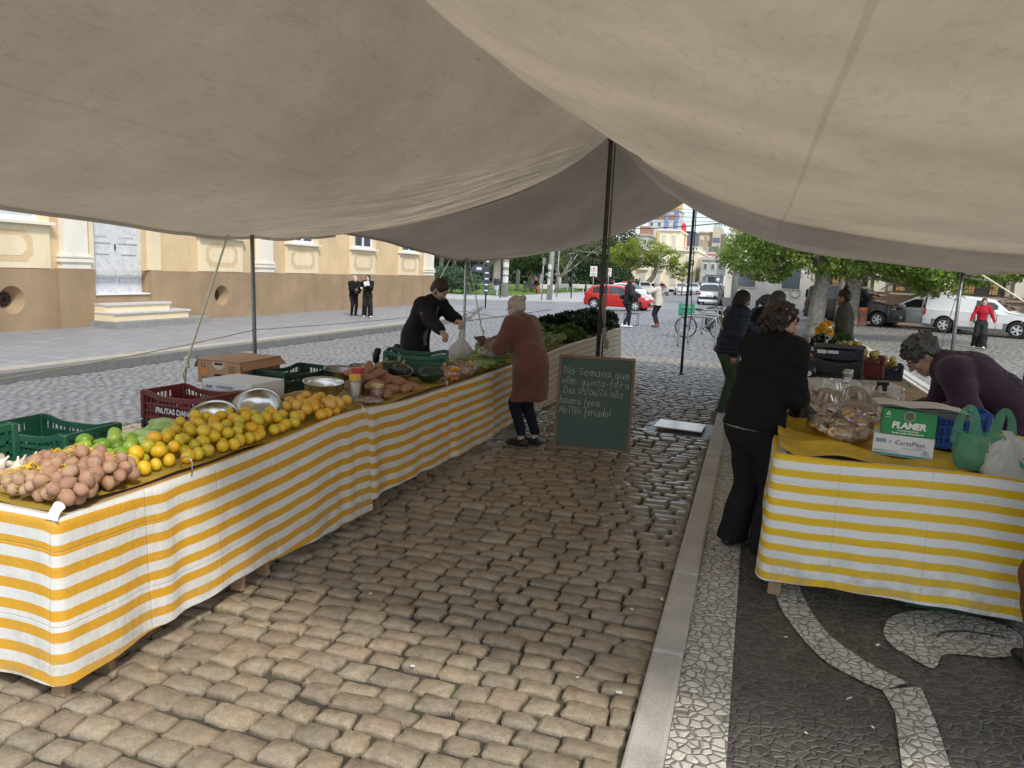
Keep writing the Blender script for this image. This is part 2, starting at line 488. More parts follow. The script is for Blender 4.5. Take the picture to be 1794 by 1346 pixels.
bk.inputs['Brick Width'].default_value=.42;bk.inputs['Row Height'].default_value=.42;bk.inputs['Mortar Size'].default_value=.012;bk.offset=.5
bk.inputs['Color1'].default_value=(.27,.268,.28,1);bk.inputs['Color2'].default_value=(.215,.215,.23,1);bk.inputs['Mortar'].default_value=(.10,.098,.1,1)
t.l(v,bk.inputs['Vector'])
c=t.mix(t.mapr(t.noise(.8,6,.65,vec=v),.4,.65,0,.5),bk.outputs['Color'],(.20,.20,.215))
t.set(Base_Color=c,Roughness=.55);t.bump(t.noise(30,4,.6,vec=v),.3,.01)
m_slab=t.mat
PZ=-.28
b=MB()
b.grid([[(x,y,PZ)for x in(-30,-17.9,-15,-12.22)]for y in(2,15,27,30.2)])
b.add([(-30,30.2,PZ),(-12.22,30.2,PZ),(-13.0,33,PZ),(-30,33,PZ)],[(0,1,2,3)])
b.add([(-30,33,PZ),(-13.0,33,PZ),(-15.2,40.5,PZ),(-30,40.5,PZ)],[(0,1,2,3)])
tag(b.build('building_pavement',m_slab),kind='structure')
m_tact=mk('pavement_edge_tiles',(.33,.30,.235),.65,.3,7,.3,30,.01,dirt=((.3,.3,.3),6,.6))
b=MB();b.grid([[(x,y,PZ+.005)for x in(-12.62,-12.24)]for y in range(2,31,4)],flip=False)
tag(b.build('pavement_edge_band',m_tact),kind='structure')
m_kdark=mk('kerb_weathered',(.17,.165,.16),.75,.4,3,.5,60,.01,dirt=((.045,.042,.04),3,.8))
b=MB();y=2.0
while y<30:
 L=rng.uniform(1.3,2.1)
 b.rbox((-12.1,y+L/2,PZ-.11),(.24,L-.012,.235),.014,2);y+=L
pk=[(-12.1,30.2),(-12.35,31.6),(-12.9,33),(-13.8,36),(-15.1,40.4)]
for(a,c)in zip(pk[:-1],pk[1:]):
 d=Vector((c[0]-a[0],c[1]-a[1]));b.rbox(((a[0]+c[0])/2,(a[1]+c[1])/2,PZ-.11),(.24,d.length,.235),.014,2,rot=(0,0,math.atan2(-d.x,d.y)))
tag(b.build('pavement_kerb',m_kdark),kind='structure')
m_lawnb=mk('lawn_soil',(.09,.15,.03),.9,.35,1.2,.6,30,.03,dirt=((.17,.19,.05),.5,.6))
b=MB();b.grid([[(x,y+(x+40)*.25,-.33)for x in(-80,-50,-30,-20.5)]for y in(56,70,100,150)],flip=False)
tag(b.build('park_lawn',m_lawnb),kind='structure')
m_isl=mk('island_paving',(.36,.35,.345),.6,.2,3,.3,12,.02)
b=MB();b.prism([(-38,42),(-24,46.5),(-20.8,50),(-16.2,54.6),(-13.4,56.6),(-13.0,58),(-14.2,64),(-16.0,72),(-19,100),(-21,130),(-40,130),(-60,60)],-.6,-.345)
tag(b.build('park_pavement',m_isl),kind='structure')
m_bedkerb=mk('bed_stone_edging',(.40,.36,.30),.8,.35,3,.5,20,.02)
b=MB()
ed=catmull([(-40,47.5,0),(-30,50.5,0),(-25.6,53.5,0),(-25.5,55.5,0),(-29,58,0)],7)
for p,q in zip(ed[:-1],ed[1:]):
 d=q-p;b.rbox(((p.x+q.x)/2,(p.y+q.y)/2,-.22),(.35,d.length*.94,.26),.05,2,rot=(0,0,math.atan2(-d.x,d.y)))
tag(b.build('flower_bed_edging',m_bedkerb),kind='structure')
b=MB();b.prism([(-60,46),(-40,47.5),(-30,50.5),(-25.6,53.5),(-25.5,55.5),(-29,58),(-60,66)],-.4,-.27)
tag(b.build('flower_bed',mk('bed_soil',(.10,.085,.05),.95,.3,4,.5,20,.03)),kind='structure')
b=MB();b.box((-.77,9.25,-.04),(.82,.94,.04))
tag(b.build('street_patch',mk('wet_dark_soil',(.045,.04,.034),.25,.4,9,.6,40,.02)),kind='structure')
b=MB();b.rbox((-.76,9.27,.012),(.58,.58,.014),.003,1,rot=(R(-1.5),R(1.0),R(-2)))
tag(b.build('floor_tile',mk('pale_ceramic_tile',(.66,.68,.70),.22,.1,12,.08,30,.002)),'pale square floor tile lying over the dark hole in the cobbles beside the kerb','floor tile')
def tufts(name,spots,mat,h=(.02,.06),per=14,sp=.03,w=.004):
 V=[];F=[]
 for(x,y,z)in spots:
  for _ in range(per):
   a=nrg.uniform(0,2*PI);rr=abs(nrg.normal(0,sp));hh=nrg.uniform(*h)
   px,py=x+rr*math.cos(a),y+rr*math.sin(a)
   dx,dy=math.cos(a+1.5)*w,math.sin(a+1.5)*w
   lx,ly=math.cos(a)*hh*.5,math.sin(a)*hh*.5
   i=len(V);V+=[(px-dx,py-dy,z),(px+dx,py+dy,z),(px+lx,py+ly,z+hh)]
   F.append((i,i+1,i+2))
 return obj(name,np_mesh(name,np.array(V),np.array(F),mat))
m_grass=mk('grass_blade',(.13,.19,.04),.6,.35,3,0)
sp=[]
for y in np.arange(1.8,9,.05):
 if nrg.random()<.55:sp.append((-.335-.006*(y-2.4)+nrg.normal(0,.012),y,-.035))
for _ in range(420):
 x=-.4-abs(nrg.normal(0,.5));y=nrg.uniform(1.7,8)
 if x>-2.4:sp.append((x,y,-.034))
for _ in range(260):sp.append((nrg.uniform(-7.2,-3.6),nrg.uniform(4,13),-.04+gz(-5.4)))
tag(tufts('grass',sp,m_grass,(.012,.04),6,.012,.0025),kind='stuff')
b=MB()
for(x,y)in[(-.62,3.1),(-.42,3.05),(-.36,4.1),(-1.35,2.9),(-.9,5.2),(.55,3.4),(.35,3.05),(.62,3.2),(-.5,3.9),(-1.9,3.5),(-1.5,4.6),(.3,3.9),(.45,4.05),(.75,4.0)]:
 b.box((x,y,.006),(nrg.uniform(.008,.03),nrg.uniform(.004,.015),.003),rot=(nrg.normal(0,.2),nrg.normal(0,.2),nrg.uniform(0,3)))
tag(b.build('litter',mk('paper_scrap',(.7,.68,.62),.8,.1,20,0)),kind='stuff')
# ================================================================== AWNING, POLES, ROPES
def tarp_mat(name,c,trans,dark,tw):
 t=NT(name)
 v=t.co('Object')
 mp=t.n('ShaderNodeMapping');mp.inputs['Scale'].default_value=(1,.35,1);mp.inputs['Rotation'].default_value=(0,0,.5);t.l(v,mp.inputs['Vector'])
 mp2=t.n('ShaderNodeMapping');mp2 .inputs['Scale'].default_value=(.25,1.3,1);mp2 .inputs['Rotation'].default_value=(0,0,.25);t.l(v,mp2 .inputs['Vector'])
 n1=t.noise(.7,6,.6,vec=v);n2=t.noise(13,8,.72,vec=mp.outputs[0],dist=1.2);n3=t.noise(5,6,.7,vec=mp2 .outputs[0],dist=.6)
 col=t.mix(t.mapr(n1,.35,.65),tuple(k*.82 for k in c),tuple(k*1.10 for k in c))
 col=t.mix(t.mapr(n2,.52,.8,0,.45),col,dark)
 col=t.mix(t.mapr(n3,.55,.8,0,.28),col,tuple(k*1.22 for k in c))
 vo=t.n('ShaderNodeTexVoronoi',feature='F1');vo.inputs['Scale'].default_value=3.1;vo.inputs['Randomness'].default_value=1;t.l(v,vo.inputs['Vector'])
 col=t.mix(t.mapr(vo.outputs['Distance'],.018,.03,.8,0),col,(.06,.05,.04))
 sx=t.n('ShaderNodeSeparateXYZ');t.l(v,sx.inputs[0])
 for(ax,pos,w,d)in(('X',.22,.017,.26),('X',-3.35,.012,.16),('Y',5.2,.012,.18),('Y',7.1,.012,.14),('X',2.2,.018,.18)):
  dd=t.math('ABSOLUTE',t.math('SUBTRACT',sx.outputs[ax],pos))
  col=t.mix(t.mapr(dd,w*.6,w,d,0),col,dark)
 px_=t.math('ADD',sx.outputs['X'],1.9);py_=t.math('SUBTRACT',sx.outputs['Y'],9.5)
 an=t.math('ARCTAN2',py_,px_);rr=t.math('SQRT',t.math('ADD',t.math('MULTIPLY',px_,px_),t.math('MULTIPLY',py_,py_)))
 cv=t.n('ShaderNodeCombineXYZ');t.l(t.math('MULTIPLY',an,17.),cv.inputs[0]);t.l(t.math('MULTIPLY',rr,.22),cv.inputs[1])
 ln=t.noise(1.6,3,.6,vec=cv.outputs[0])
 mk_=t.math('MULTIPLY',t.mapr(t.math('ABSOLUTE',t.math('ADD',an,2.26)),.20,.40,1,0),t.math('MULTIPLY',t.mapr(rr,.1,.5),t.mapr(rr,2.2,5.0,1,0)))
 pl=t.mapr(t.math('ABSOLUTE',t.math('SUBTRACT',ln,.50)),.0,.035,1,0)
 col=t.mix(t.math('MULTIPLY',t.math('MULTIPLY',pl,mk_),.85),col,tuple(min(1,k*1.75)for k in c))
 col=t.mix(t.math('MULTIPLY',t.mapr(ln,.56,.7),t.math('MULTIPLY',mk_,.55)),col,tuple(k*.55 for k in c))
 t.set(Base_Color=col,Roughness=.6)
 wv=t.noise(520,2,.5,vec=v)
 h=t.math('ADD',t.math('MULTIPLY',n2,.8),t.math('MULTIPLY',n3,1.3))
 bb=t.bump(h,.6,.05);t.bump(wv,.2,.002,bb)
 tr=t.n('ShaderNodeBsdfTranslucent')
 t.l(t.mix(1.,col,tw,'MULTIPLY'),tr.inputs['Color'])
 mx=t.n('ShaderNodeMixShader');mx.inputs[0].default_value=trans
 t.l(t.b.outputs[0],mx.inputs[1]);t.l(tr.outputs[0],mx.inputs[2]);t.l(mx.outputs[0],t.out.inputs['Surface'])
 return t.mat
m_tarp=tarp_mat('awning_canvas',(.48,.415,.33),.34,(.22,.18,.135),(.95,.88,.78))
m_tarp2=tarp_mat('awning_canvas_shaded',(.37,.30,.235),.17,(.15,.13,.115),(1,1,1))  # far sheet's shade is put into a darker, less translucent canvas colour
def lerp_tab(tab,x):
 for(a,b)in zip(tab[:-1],tab[1:]):
  if x<=b[0]or b is tab[-1]:
   k=(x-a[0])/(b[0]-a[0]);k=max(0,min(1,k))if x>tab[0][0]else k
   return a[1]+(b[1]-a[1])*k
RX=[(-1,-2.35),(4.4,-2.1),(9.5,-1.89),(14.5,-1.34)]
RZ=[(-1,3.36),(2,3.5),(4.4,3.43),(7,3.42),(9.5,3.52),(12,3.30),(14.5,3.27)]
SR=[(0,1),(.04,.9),(.10,.75),(.2,.56),(.36,.345),(.5,.23),(.64,.15),(.8,.085),(.9,.055),(1,0)]
SL=[(0,1),(.04,.93),(.10,.82),(.2,.66),(.36,.45),(.5,.31),(.64,.20),(.8,.10),(.9,.05),(1,0)]
def smooth_tab(tab):
 P=catmull([(a,b,0)for a,b in tab],10)
 return[(p.x,p.y)for p in P]
SR,SL,RZs,RXs=map(smooth_tab,(SR,SL,RZ,RX))
EL,ER=-4.68,3.34
def tz(x,y):
 xr=lerp_tab(RXs,y);zr=lerp_tab(RZs,y)
 if x>=xr:
  t_=(x-xr)/(ER-xr);ze=2.20-.06*max(0,(y-9)/5);return ze+(zr-ze)*lerp_tab(SR,t_)
 t_=(xr-x)/(xr-EL)
 ze=2.08+.015*math.sin(y*.9)+.05*math.exp(-((y-8.0)/1.2)**2)
 return ze+(zr-ze)*lerp_tab(SL,t_)
def crease(x,y,cx=-1.9,cy=9.5):
 dx,dy=x-cx,y-cy
 r_=math.hypot(dx,dy)
 a=math.atan2(dy,dx)
 env=math.exp(-((a+2.30)/.27)**2)if dx<0 else .35*math.exp(-((a+.9)/.5)**2)
 env*=min(1,r_/.5)*math.exp(-r_/3.4)
 fold=abs(math.sin(a*22+.5*math.sin(r_*1.4)))**.5
 return-.085*env*fold
def lownoise(x,y):
 return .018*math.sin(1.1*x+.5*y)+.014*math.sin(.6*x-1.3*y+2)+.008*math.sin(2.6*x+1.9*y)+.006*math.sin(4.1*y-1.7*x)
def yedge(x):
 if x<-1.9:k=(-1.9-x)/2.8;return 9.5-1.85*k**1.2
 return 9.5
def xs_list(y,n1=90,n2=90):
 xr=lerp_tab(RXs,y)
 a=[xr+(EL-xr)*(i/n1)**1.25 for i in range(n1,0,-1)]
 b=[xr+(ER-xr)*(i/n2)**1.35 for i in range(0,n2+1)]
 return a+b
TY0=1.5
awn=thing('awning','big beige canvas market awning hung from poles over both stall tables','awning')
P=[]
NY=150
for j in range(NY+1):
 row=[]
 for x in xs_list(TY0+(9.5-TY0)*j/NY):
  y=TY0+(yedge(x)-TY0)*j/NY
  e=min(1,(yedge(x)-y)/.8)
  row.append((x,y,tz(x,y)+lownoise(x,y)+crease(x,y)-(.05*(1-e)**2 if x>-1.5 else 0)))
 P.append(row)
hem=[(p[0],p[1]-.01,p[2]-.03)for p in P[-1]]
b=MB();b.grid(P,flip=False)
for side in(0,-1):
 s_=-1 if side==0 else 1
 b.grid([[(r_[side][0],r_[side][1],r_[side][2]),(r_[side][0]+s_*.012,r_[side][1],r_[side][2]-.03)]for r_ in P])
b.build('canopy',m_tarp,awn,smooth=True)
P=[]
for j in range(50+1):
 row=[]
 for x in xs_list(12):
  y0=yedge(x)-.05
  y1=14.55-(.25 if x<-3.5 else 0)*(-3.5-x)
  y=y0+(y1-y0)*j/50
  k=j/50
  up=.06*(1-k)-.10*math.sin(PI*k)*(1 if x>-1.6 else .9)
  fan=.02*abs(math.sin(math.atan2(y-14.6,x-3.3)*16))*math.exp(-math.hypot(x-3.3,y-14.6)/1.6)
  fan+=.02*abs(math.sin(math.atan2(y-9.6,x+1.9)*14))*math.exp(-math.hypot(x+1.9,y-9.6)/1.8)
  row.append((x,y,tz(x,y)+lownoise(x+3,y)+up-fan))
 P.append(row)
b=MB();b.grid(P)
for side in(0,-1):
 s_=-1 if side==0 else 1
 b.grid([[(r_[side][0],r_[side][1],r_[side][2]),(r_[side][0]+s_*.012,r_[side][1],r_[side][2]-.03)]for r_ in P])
tag(b.build('far_canopy',m_tarp2,awn,smooth=True),'far half of the canvas, its shade put into a darker colour')
m_pole=mk('galvanised_pole',(.20,.20,.20),.45,.25,14,.1,50,.002,metal=.7)
m_pole_l=mk('pale_pole',(.42,.41,.38),.45,.2,14,.1,50,.002,metal=.6)
m_pole_d=mk('dark_pole',(.06,.06,.062),.5,.3,14,.1,50,.002,metal=.4)
m_rope=mk('cotton_rope',(.62,.57,.40),.85,.15,60,.5,260,.003)
m_rope_d=mk('grey_rope',(.28,.25,.20),.85,.2,60,.5,260,.003)
def pole(x,y,z1,r,mat,label,foot=True,z0=None,lean=(0,0)):
 z0=gz(x)if z0 is None else z0
 t_=thing('awning_pole',label,'pole',(x,y,z0),0,'poles holding up the awning')
 b=MB();b.tube([(0,0,.012),(lean[0]*.5,lean[1]*.5,(z1-z0)*.5),(lean[0],lean[1],z1-z0)],r,10);b.build('shaft',mat,t_,smooth=True)
 b=MB();b.lathe([(r*2.2,0),(r*2.2,.012),(r*1.15,.02),(r*1.15,.06)],12);b.build('foot',mat,t_)
 b=MB();b.lathe([(r*1.25,0),(r*1.25,.05),(r*.5,.055),(r*.4,.16),(0,.17)],10);b.build('tip',mat,t_,loc=(lean[0],lean[1],z1-z0-.05))
 return t_
pole(-1.88,9.41,3.5,.028,m_pole_d,'tall dark pole behind the chalkboard holding the awning peak')
pole(-1.835,9.46,3.42,.012,m_pole,'thin grey pole standing right against the tall dark peak pole')
pole(-1.25,14.5,3.24,.026,m_pole_d,'dark pole on the wet cobbles under the far peak of the awning')
pole(-4.6,6.10,2.10,.019,m_pole,'grey pole behind the brown carton at the open street side',lean=(-.02,-.03))
pole(-4.6,11.55,2.10,.024,m_pole_l,'pale pole between the bearded vendor and the woman in the brown coat')
pole(3.26,14.4,2.16,.03,m_pole,'grey pole at the far plaza corner near the bent woman in purple')
def rope(name,pts,r,label,mat=m_rope,knots=(),group='guy ropes of the awning'):
 b=MB();b.tube(pts,r,6)
 for k in knots:
  for q in range(4):
   c=Vector(k)+Vector((0,0,(q-1.5)*r*2.2));b.ball(tuple(c),(r*2.5,r*2.2,r*1.9),8,6)
 return tag(b.build(name,mat,smooth=True),label,'rope',group)
def sag(a,c,s,n=14):
 a=Vector(a);c=Vector(c)
 return[tuple(a.lerp(c,i/n)+Vector((0,0,-4*s*(i/n)*(1-i/n))))for i in range(n+1)]
rope('guy_rope',[(-4.62,5.74,2.05),(-5.2,5.83,.80),(-5.22,5.84,.74),(-5.68,6.25,-.06)],.011,'cream rope with a big knot tied down beside the red crate',knots=[(-5.2,5.83,.80)])
rope('guy_rope',[(-5.2,5.83,.80),(-5.24,5.82,.68),(-5.60,6.42,-.06)],.009,'second short strand hanging from the knot by the red crate')
rope('guy_rope',[(-4.62,11.05,2.05),(-5.35,10.9,.6),(-5.72,10.8,-.09)],.010,'pale rope slanting down behind the bearded vendor')
rope('guy_rope',[(-4.6,11.62,2.06),(-4.75,12.8,.75),(-4.78,13.0,.66),(-4.95,13.4,-.04)],.010,'pale rope slanting down between the pale pole and the brown coat',knots=[(-4.77,12.95,.68)])
rope('washing_line',sag((-4.62,6.1,1.14),(-4.7,1.6,.92),.05),.005,'thin pale line running from the grey street pole past the crates',group='thin lines tied between poles')
rope('washing_line',sag((-4.6,11.55,1.12),(-4.62,6.12,1.14),.02),.004,'thin pale line tied between the two street side poles',group='thin lines tied between poles')
rope('washing_line',sag((-4.6,11.55,1.12),(-4.6,15.2,.80),.02),.006,'thin pale line leaving the pale pole behind the brown coat',group='thin lines tied between poles')
rope('guy_rope',[(3.40,14.2,2.16),(4.3,14.3,1.62),(6.6,14.5,.0)],.016,'thick pale rope at the plaza corner above the red shirt')
rope('guy_rope',[(3.30,14.45,2.13),(3.6,16.6,1.05),(3.9,18.4,.0)],.007,'thin grey rope beside the plaza corner pole',m_rope_d)
rope('hanging_rope',[(-1.83,9.36,1.52),(-1.80,9.34,1.3),(-1.79,9.34,1.12),(-1.83,9.35,1.30),(-1.85,9.36,1.5)],.012,'looped rope tied around the tall dark peak pole',m_rope_d,knots=[(-1.80,9.33,1.1),(-1.79,9.33,1.03),(-1.76,9.33,.95),(-1.84,9.37,1.5)],group='ropes tied to poles')
rope('hanging_rope',[(-1.21,14.48,3.2),(-1.19,14.44,2.2),(-1.18,14.42,1.62),(-1.14,14.44,1.25),(-1.16,14.45,.85)],.010,'rope hanging down along the dark pole on the wet cobbles',m_rope_d,knots=[(-1.18,14.43,1.55)],group='ropes tied to poles')
# ================================================================== TABLES AND STRIPED CLOTHS
m_wood=mk('trestle_wood',(.30,.19,.11),.75,.3,4,.4,40,.004,stretch=(1,1,.15))
m_board=mk('table_board',(.36,.26,.16),.75,.3,4,.4,40,.004)
def stripes(name,yel,whi,pitch,phase,dirt=.35,fade=0.):
 t=NT(name)
 uv=t.n('ShaderNodeUVMap');sx=t.n('ShaderNodeSeparateXYZ');t.l(uv.outputs[0],sx.inputs[0])
 v=t.co('Object')
 f=t.math('FRACT',t.math('ADD',t.math('DIVIDE',sx.outputs['Y'],pitch),phase))
 s=t.mapr(t.math('ABSOLUTE',t.math('SUBTRACT',f,.5)),.235,.25)
 c=t.mix(s,yel,whi)
 if fade:c=t.mix(t.mapr(t.noise(2.2,4,.6,vec=v),.3,.65,fade*.4,fade),c,(.62,.56,.46))
 c=t.mix(t.mapr(t.noise(5,7,.75,vec=v),.52,.85,0,dirt),c,(.22,.19,.14))
 c=t.mix(t.mapr(t.noise(38,4,.7,vec=v),.66,.8,0,dirt),c,(.25,.22,.18))
 mp=t.n('ShaderNodeMapping');mp.inputs['Scale'].default_value=(1,1,.12);t.l(v,mp.inputs['Vector'])
 c=t.mix(t.mapr(t.noise(6,5,.6,vec=mp.outputs[0]),.55,.8,0,dirt*.6),c,(.30,.25,.17))
 c=t.mix(t.math('MULTIPLY',t.mapr(sx.outputs['Y'],.42,.68,0,.55),t.mapr(t.noise(9,6,.7,vec=v),.4,.65)),c,(.30,.26,.19))
 def crs(o,p,q=0.):return t.mapr(t.math('ABSOLUTE',t.math('SUBTRACT',t.math('FRACT',t.math('ADD',t.math('DIVIDE',o,p),t.math('MULTIPLY',t.noise(1.5,2,.5,vec=v),q))),.5)),.0,.014,1,0)
 cr_=t.math('ADD',crs(sx.outputs['X'],.46,.06),crs(sx.outputs['Y'],.31,.08))
 c=t.mix(t.math('MULTIPLY',cr_,t.mapr(t.noise(4,4,.6,vec=v),.4,.6,0,.28)),c,(.36,.32,.25))
 t.set(Base_Color=c,Roughness=.42)
 bb=t.bump(cr_,.35,.006);bb=t.bump(t.noise(5,6,.65,vec=v),.35,.03,bb)
 bb=t.bump(t.noise(7,4,.6,vec=mp.outputs[0]),.3,.03,bb);t.bump(t.noise(600,2,.5,vec=v),.12,.001,bb)
 tr=t.n('ShaderNodeBsdfTranslucent');t.l(c,tr.inputs['Color'])
 mx=t.n('ShaderNodeMixShader');mx.inputs[0].default_value=.12
 t.l(t.b.outputs[0],mx.inputs[1]);t.l(tr.outputs[0],mx.inputs[2]);t.l(mx.outputs[0],t.out.inputs['Surface'])
 return t.mat
m_strL=stripes('striped_oilcloth',(.72,.375,.03),(.76,.745,.70),.0895,.0,.3)
m_strF=stripes('faded_striped_oilcloth',(.46,.27,.08),(.55,.50,.43),.088,.0,.4,.35)
m_strR=stripes('bright_striped_oilcloth',(.86,.54,.012),(.86,.85,.81),.0885,.52,.10)
def hanging_cloth(name,path,top,bot,mat,label,over=.12,amp=.012,group=None,seed=1,flare=.04,n=None,inward=None,pinch=()):
 """sheet hung along a table edge path [(x,y)]: folds over the rim, then drops; uv.y counts metres down"""
 r=random.Random(seed)
 pts=[]
 for a,c in zip(path[:-1],path[1:]):
  L=math.hypot(c[0]-a[0],c[1]-a[1]);m=max(2,int(L/.045))
  for i in range(m):pts.append((a[0]+(c[0]-a[0])*i/m,a[1]+(c[1]-a[1])*i/m))
 pts.append(path[-1])
 n=len(pts);arc=[0.]
 for a,c in zip(pts[:-1],pts[1:]):arc.append(arc[-1]+math.hypot(c[0]-a[0],c[1]-a[1]))
 nor=[]
 for i in range(n):
  a,c=pts[max(0,i-2)],pts[min(n-1,i+2)]
  d=Vector((c[0]-a[0],c[1]-a[1],0)).normalized();nor.append(Vector((d.y,-d.x,0)))
 ph=[r.uniform(0,6)for _ in range(4)]
 rows=[];UV=[]
 NV=22
 for j in range(-4,NV+1):
  row=[];uvr=[]
  for i,p in enumerate(pts):
   s=arc[i]
   zt=top(p[0],p[1],s);zb=bot(p[0],p[1],s)
   if j<=0:
    q=Vector((p[0],p[1],0))-nor[i]*(over*(-j)/4.)
    z=zt+.006-.006*(-j)/4+(over*-j/4)*(inward if inward else 0)
    v_=over*-(-j)/4*1.0
   else:
    k=j/NV
    pn=sum(math.exp(-((s-q)/.045)**2)*(1.1-.6*k)-.8*math.exp(-((s-q-.11)/.06)**2)-.6*math.exp(-((s-q+.10)/.06)**2)for q in pinch)
    w=.016*pn*k**.5+amp*(k**.8)*(math.sin(s*9+ph[0]+1.5*math.sin(s*1.7+ph[1]))+.6*math.sin(s*21+ph[2]+k*.7))+.006*math.sin(s*40+ph[3])*k*(1-k)
    q=Vector((p[0],p[1],0))+nor[i]*(.008+flare*k+w)
    z=zt+(zb-zt)*k
    v_=(zt-zb)*k-.012*sum(math.exp(-((s-q)/.10)**2)for q in pinch)*(1-.5*k)
   row.append((q.x,q.y,z));uvr.append((s,v_+.01*math.sin(s*3.1+ph[0])))
  rows.append(row);UV.append(uvr)
 V=np.array(rows).reshape(-1,3);U=np.array(UV).reshape(-1,2)
 m_=len(pts);k_=len(rows)
 ids=np.arange(k_*m_).reshape(k_,m_)
 F=np.stack([ids[:-1,:-1],ids[:-1,1:],ids[1:,1:],ids[1:,:-1]],-1).reshape(-1,4)
 o=obj(name,np_mesh(name,V,F,mat,True,uv=U))
 return tag(o,label,'tablecloth',group)
TA=.015
def ttop(x):return .78+TA*(-2.55-x)
def wav(y):return .012*math.sin(y*1.9)-.02*math.exp(-((y-7.4)/1.2)**2)+.03*math.exp(-((y-4.4)/.5)**2)
zf=lambda x,y,s:ttop(x)-.006+(wav(y)if x>-2.6 else 0)
GC='striped cloths on the long vegetable table'
hanging_cloth('tablecloth',[(-3.25,2.13),(-2.56,2.13),(-2.55,2.14),(-2.55,4.62)],zf,lambda x,y,s:.095+.025*math.sin(y*2.2+1),m_strL,'striped yellow and white cloth on the near end of the vegetable table under the potatoes',group=GC,seed=2,amp=.008,over=.05,pinch=(1.23,2.9))
hanging_cloth('tablecloth',[(-2.545,4.60),(-2.545,8.2)],zf,lambda x,y,s:.12+.03*math.sin(y*1.6),m_strL,'middle striped cloth with a gathered seam, in front of the green crate',group=GC,seed=5,amp=.010,over=.05,pinch=(.06,1.4,2.6))
hanging_cloth('tablecloth',[(-2.555,8.15),(-2.56,15.0),(-2.57,15.02),(-3.2,15.02)],zf,lambda x,y,s:.11+.04*math.sin(y*1.1),m_strF,'faded dusty striped cloth under the cabbages and kale',group=GC,seed=9,amp=.006,over=.05,pinch=(.9,2.4,3.9,5.2))
m_cover=mk('olive_yellow_cover',(.36,.24,.035),.6,.25,5,.35,14,.012,dirt=((.15,.11,.04),7,.5))
def trestle_table(x0,x1,y0,y1,zt,n,label,group,slope=0.,splay=.12):
 t_=thing('trestle_table',label,'table',((x0+x1)/2,(y0+y1)/2,0),0,group)
 ox,oy=(x0+x1)/2,(y0+y1)/2
 b=MB();w=x1-x0
 ang=math.atan(slope)
 b.rbox((0,0,zt-.032),(w/math.cos(ang),y1-y0,.028),.004,1,rot=(0,ang,0));b.build('tabletop',m_board,t_)
 for i in range(n):
  yy=y0+(y1-y0)*(i+.5*0+(0.06 if i==0 else 0))/max(1,n-1)*(1 if n>1 else 0)-oy
  yy=max(-(y1-y0)/2+.10,min((y1-y0)/2-.10,yy))
  for sx in(-1,1):
   for q in(-1,1):
    b=MB();X=sx*(w/2-.07)
    zz=zt-.05-slope*X
    b.box((0,0,0),(.07,.032,zz+.02),M=Matrix.Translation((X+sx*.03,yy+q*splay*.5,(zz)/2))@Euler((q*math.atan(splay/zz)*.9,-sx*.05,0)).to_matrix().to_4x4())
    b.build('leg',m_wood,t_)
  b=MB();b.box((0,yy,zt-.085-.0),(w-.16,.05,.06),rot=(0,ang,0));b.build('crossbar',m_wood,t_)
 return t_
GT='trestle tables of the vegetable stall'
trestle_table(-3.22,-2.58,2.17,4.6,.78+TA*.35,3,'trestle table under the potatoes and tangerines',GT,TA)
trestle_table(-3.26,-2.58,4.62,8.15,.78+TA*.37,4,'trestle table under the sweet potatoes and green crate',GT,TA)
trestle_table(-3.26,-2.58,8.18,15.0,.78+TA*.37,5,'trestle table under the cabbages and kale',GT,TA)
def cover(y0,y1,label,seed):
 P=[];n=int((y1-y0)/.05)
 r=random.Random(seed);a,c_=r.uniform(0,6),r.uniform(0,6)
 for i in range(n+1):
  y=y0+(y1-y0)*i/n
  row=[];xb=max(-3.34,-3.24-.03*(y-2.2))-.015*math.sin(y*4.1)
  for x in[-2.60,-2.7,-2.8,-2.9,-3.0,-3.1,xb+.12,xb+.08,xb+.04,xb+.01,xb]:
   z=ttop(x)-.008+.004*math.sin(y*13+a+x*9)+.004*math.sin(y*5+c_-x*14)
   if x<xb+.10:z+=.022*math.sin(min(1,(xb+.10-x)/.09)*PI/2)*(1+.4*math.sin(y*6+a))
   row.append((x,y,z+.012))
  row.append((xb-.012,y,.76+.02*math.sin(y*8)))
  P.append(row)
 b=MB();b.grid(P)
 return tag(b.build('table_cover',m_cover,smooth=True),label,'table cover','olive covers laid over the vegetable table')
cover(2.16,4.6,'olive yellow cover spread under the potatoes and citrus',1)
cover(4.62,8.15,'olive yellow cover spread under the sweet potatoes and green crate',2)
cover(8.2,14.98,'olive yellow cover spread under the cabbages and kale',3)
for(y,lab)in((2.86,'bent wire hook pinning the cloth beside the tangerines'),(4.52,'bent wire hook pinning the cloth at the seam beside the last oranges'),(6.0,'bent wire hook pinning the cloth in front of the green crate')):
 b=MB();b.tube([(-2.60,y,.80),(-2.60,y,.835),(-2.58,y,.855),(-2.55,y,.855),(-2.533,y,.835),(-2.533,y,.78),(-2.54,y,.765)],.0035,6)
 tag(b.build('cloth_hook',mk('hook_wire',(.55,.55,.55),.3,.1,20,0,metal=1.),smooth=True),lab,'hook','wire hooks on the table edge')
b=MB()
P=[]
for j in range(9):
 k=j/8
 P.append([(-2.575+.05*(u-.5)*math.cos(k*1.2),2.14+.015*k+.006*math.sin(u*3),.775+.095*math.sin(k*1.9)*(1 if k<.8 else 1)+.0*u)if True else 0 for u in[i/6*1.5-.25 for i in range(7)]])
for j,row in enumerate(P):
 k=j/8
 P[j]=[(p[0]*1,p[1]-.03*(1-k)+(.03*math.sin(k*PI)),.772+.085*math.sin(min(1,k*1.3)*PI/2)*(1-.25*((i-3)/3)**2))for i,p in enumerate(row)]
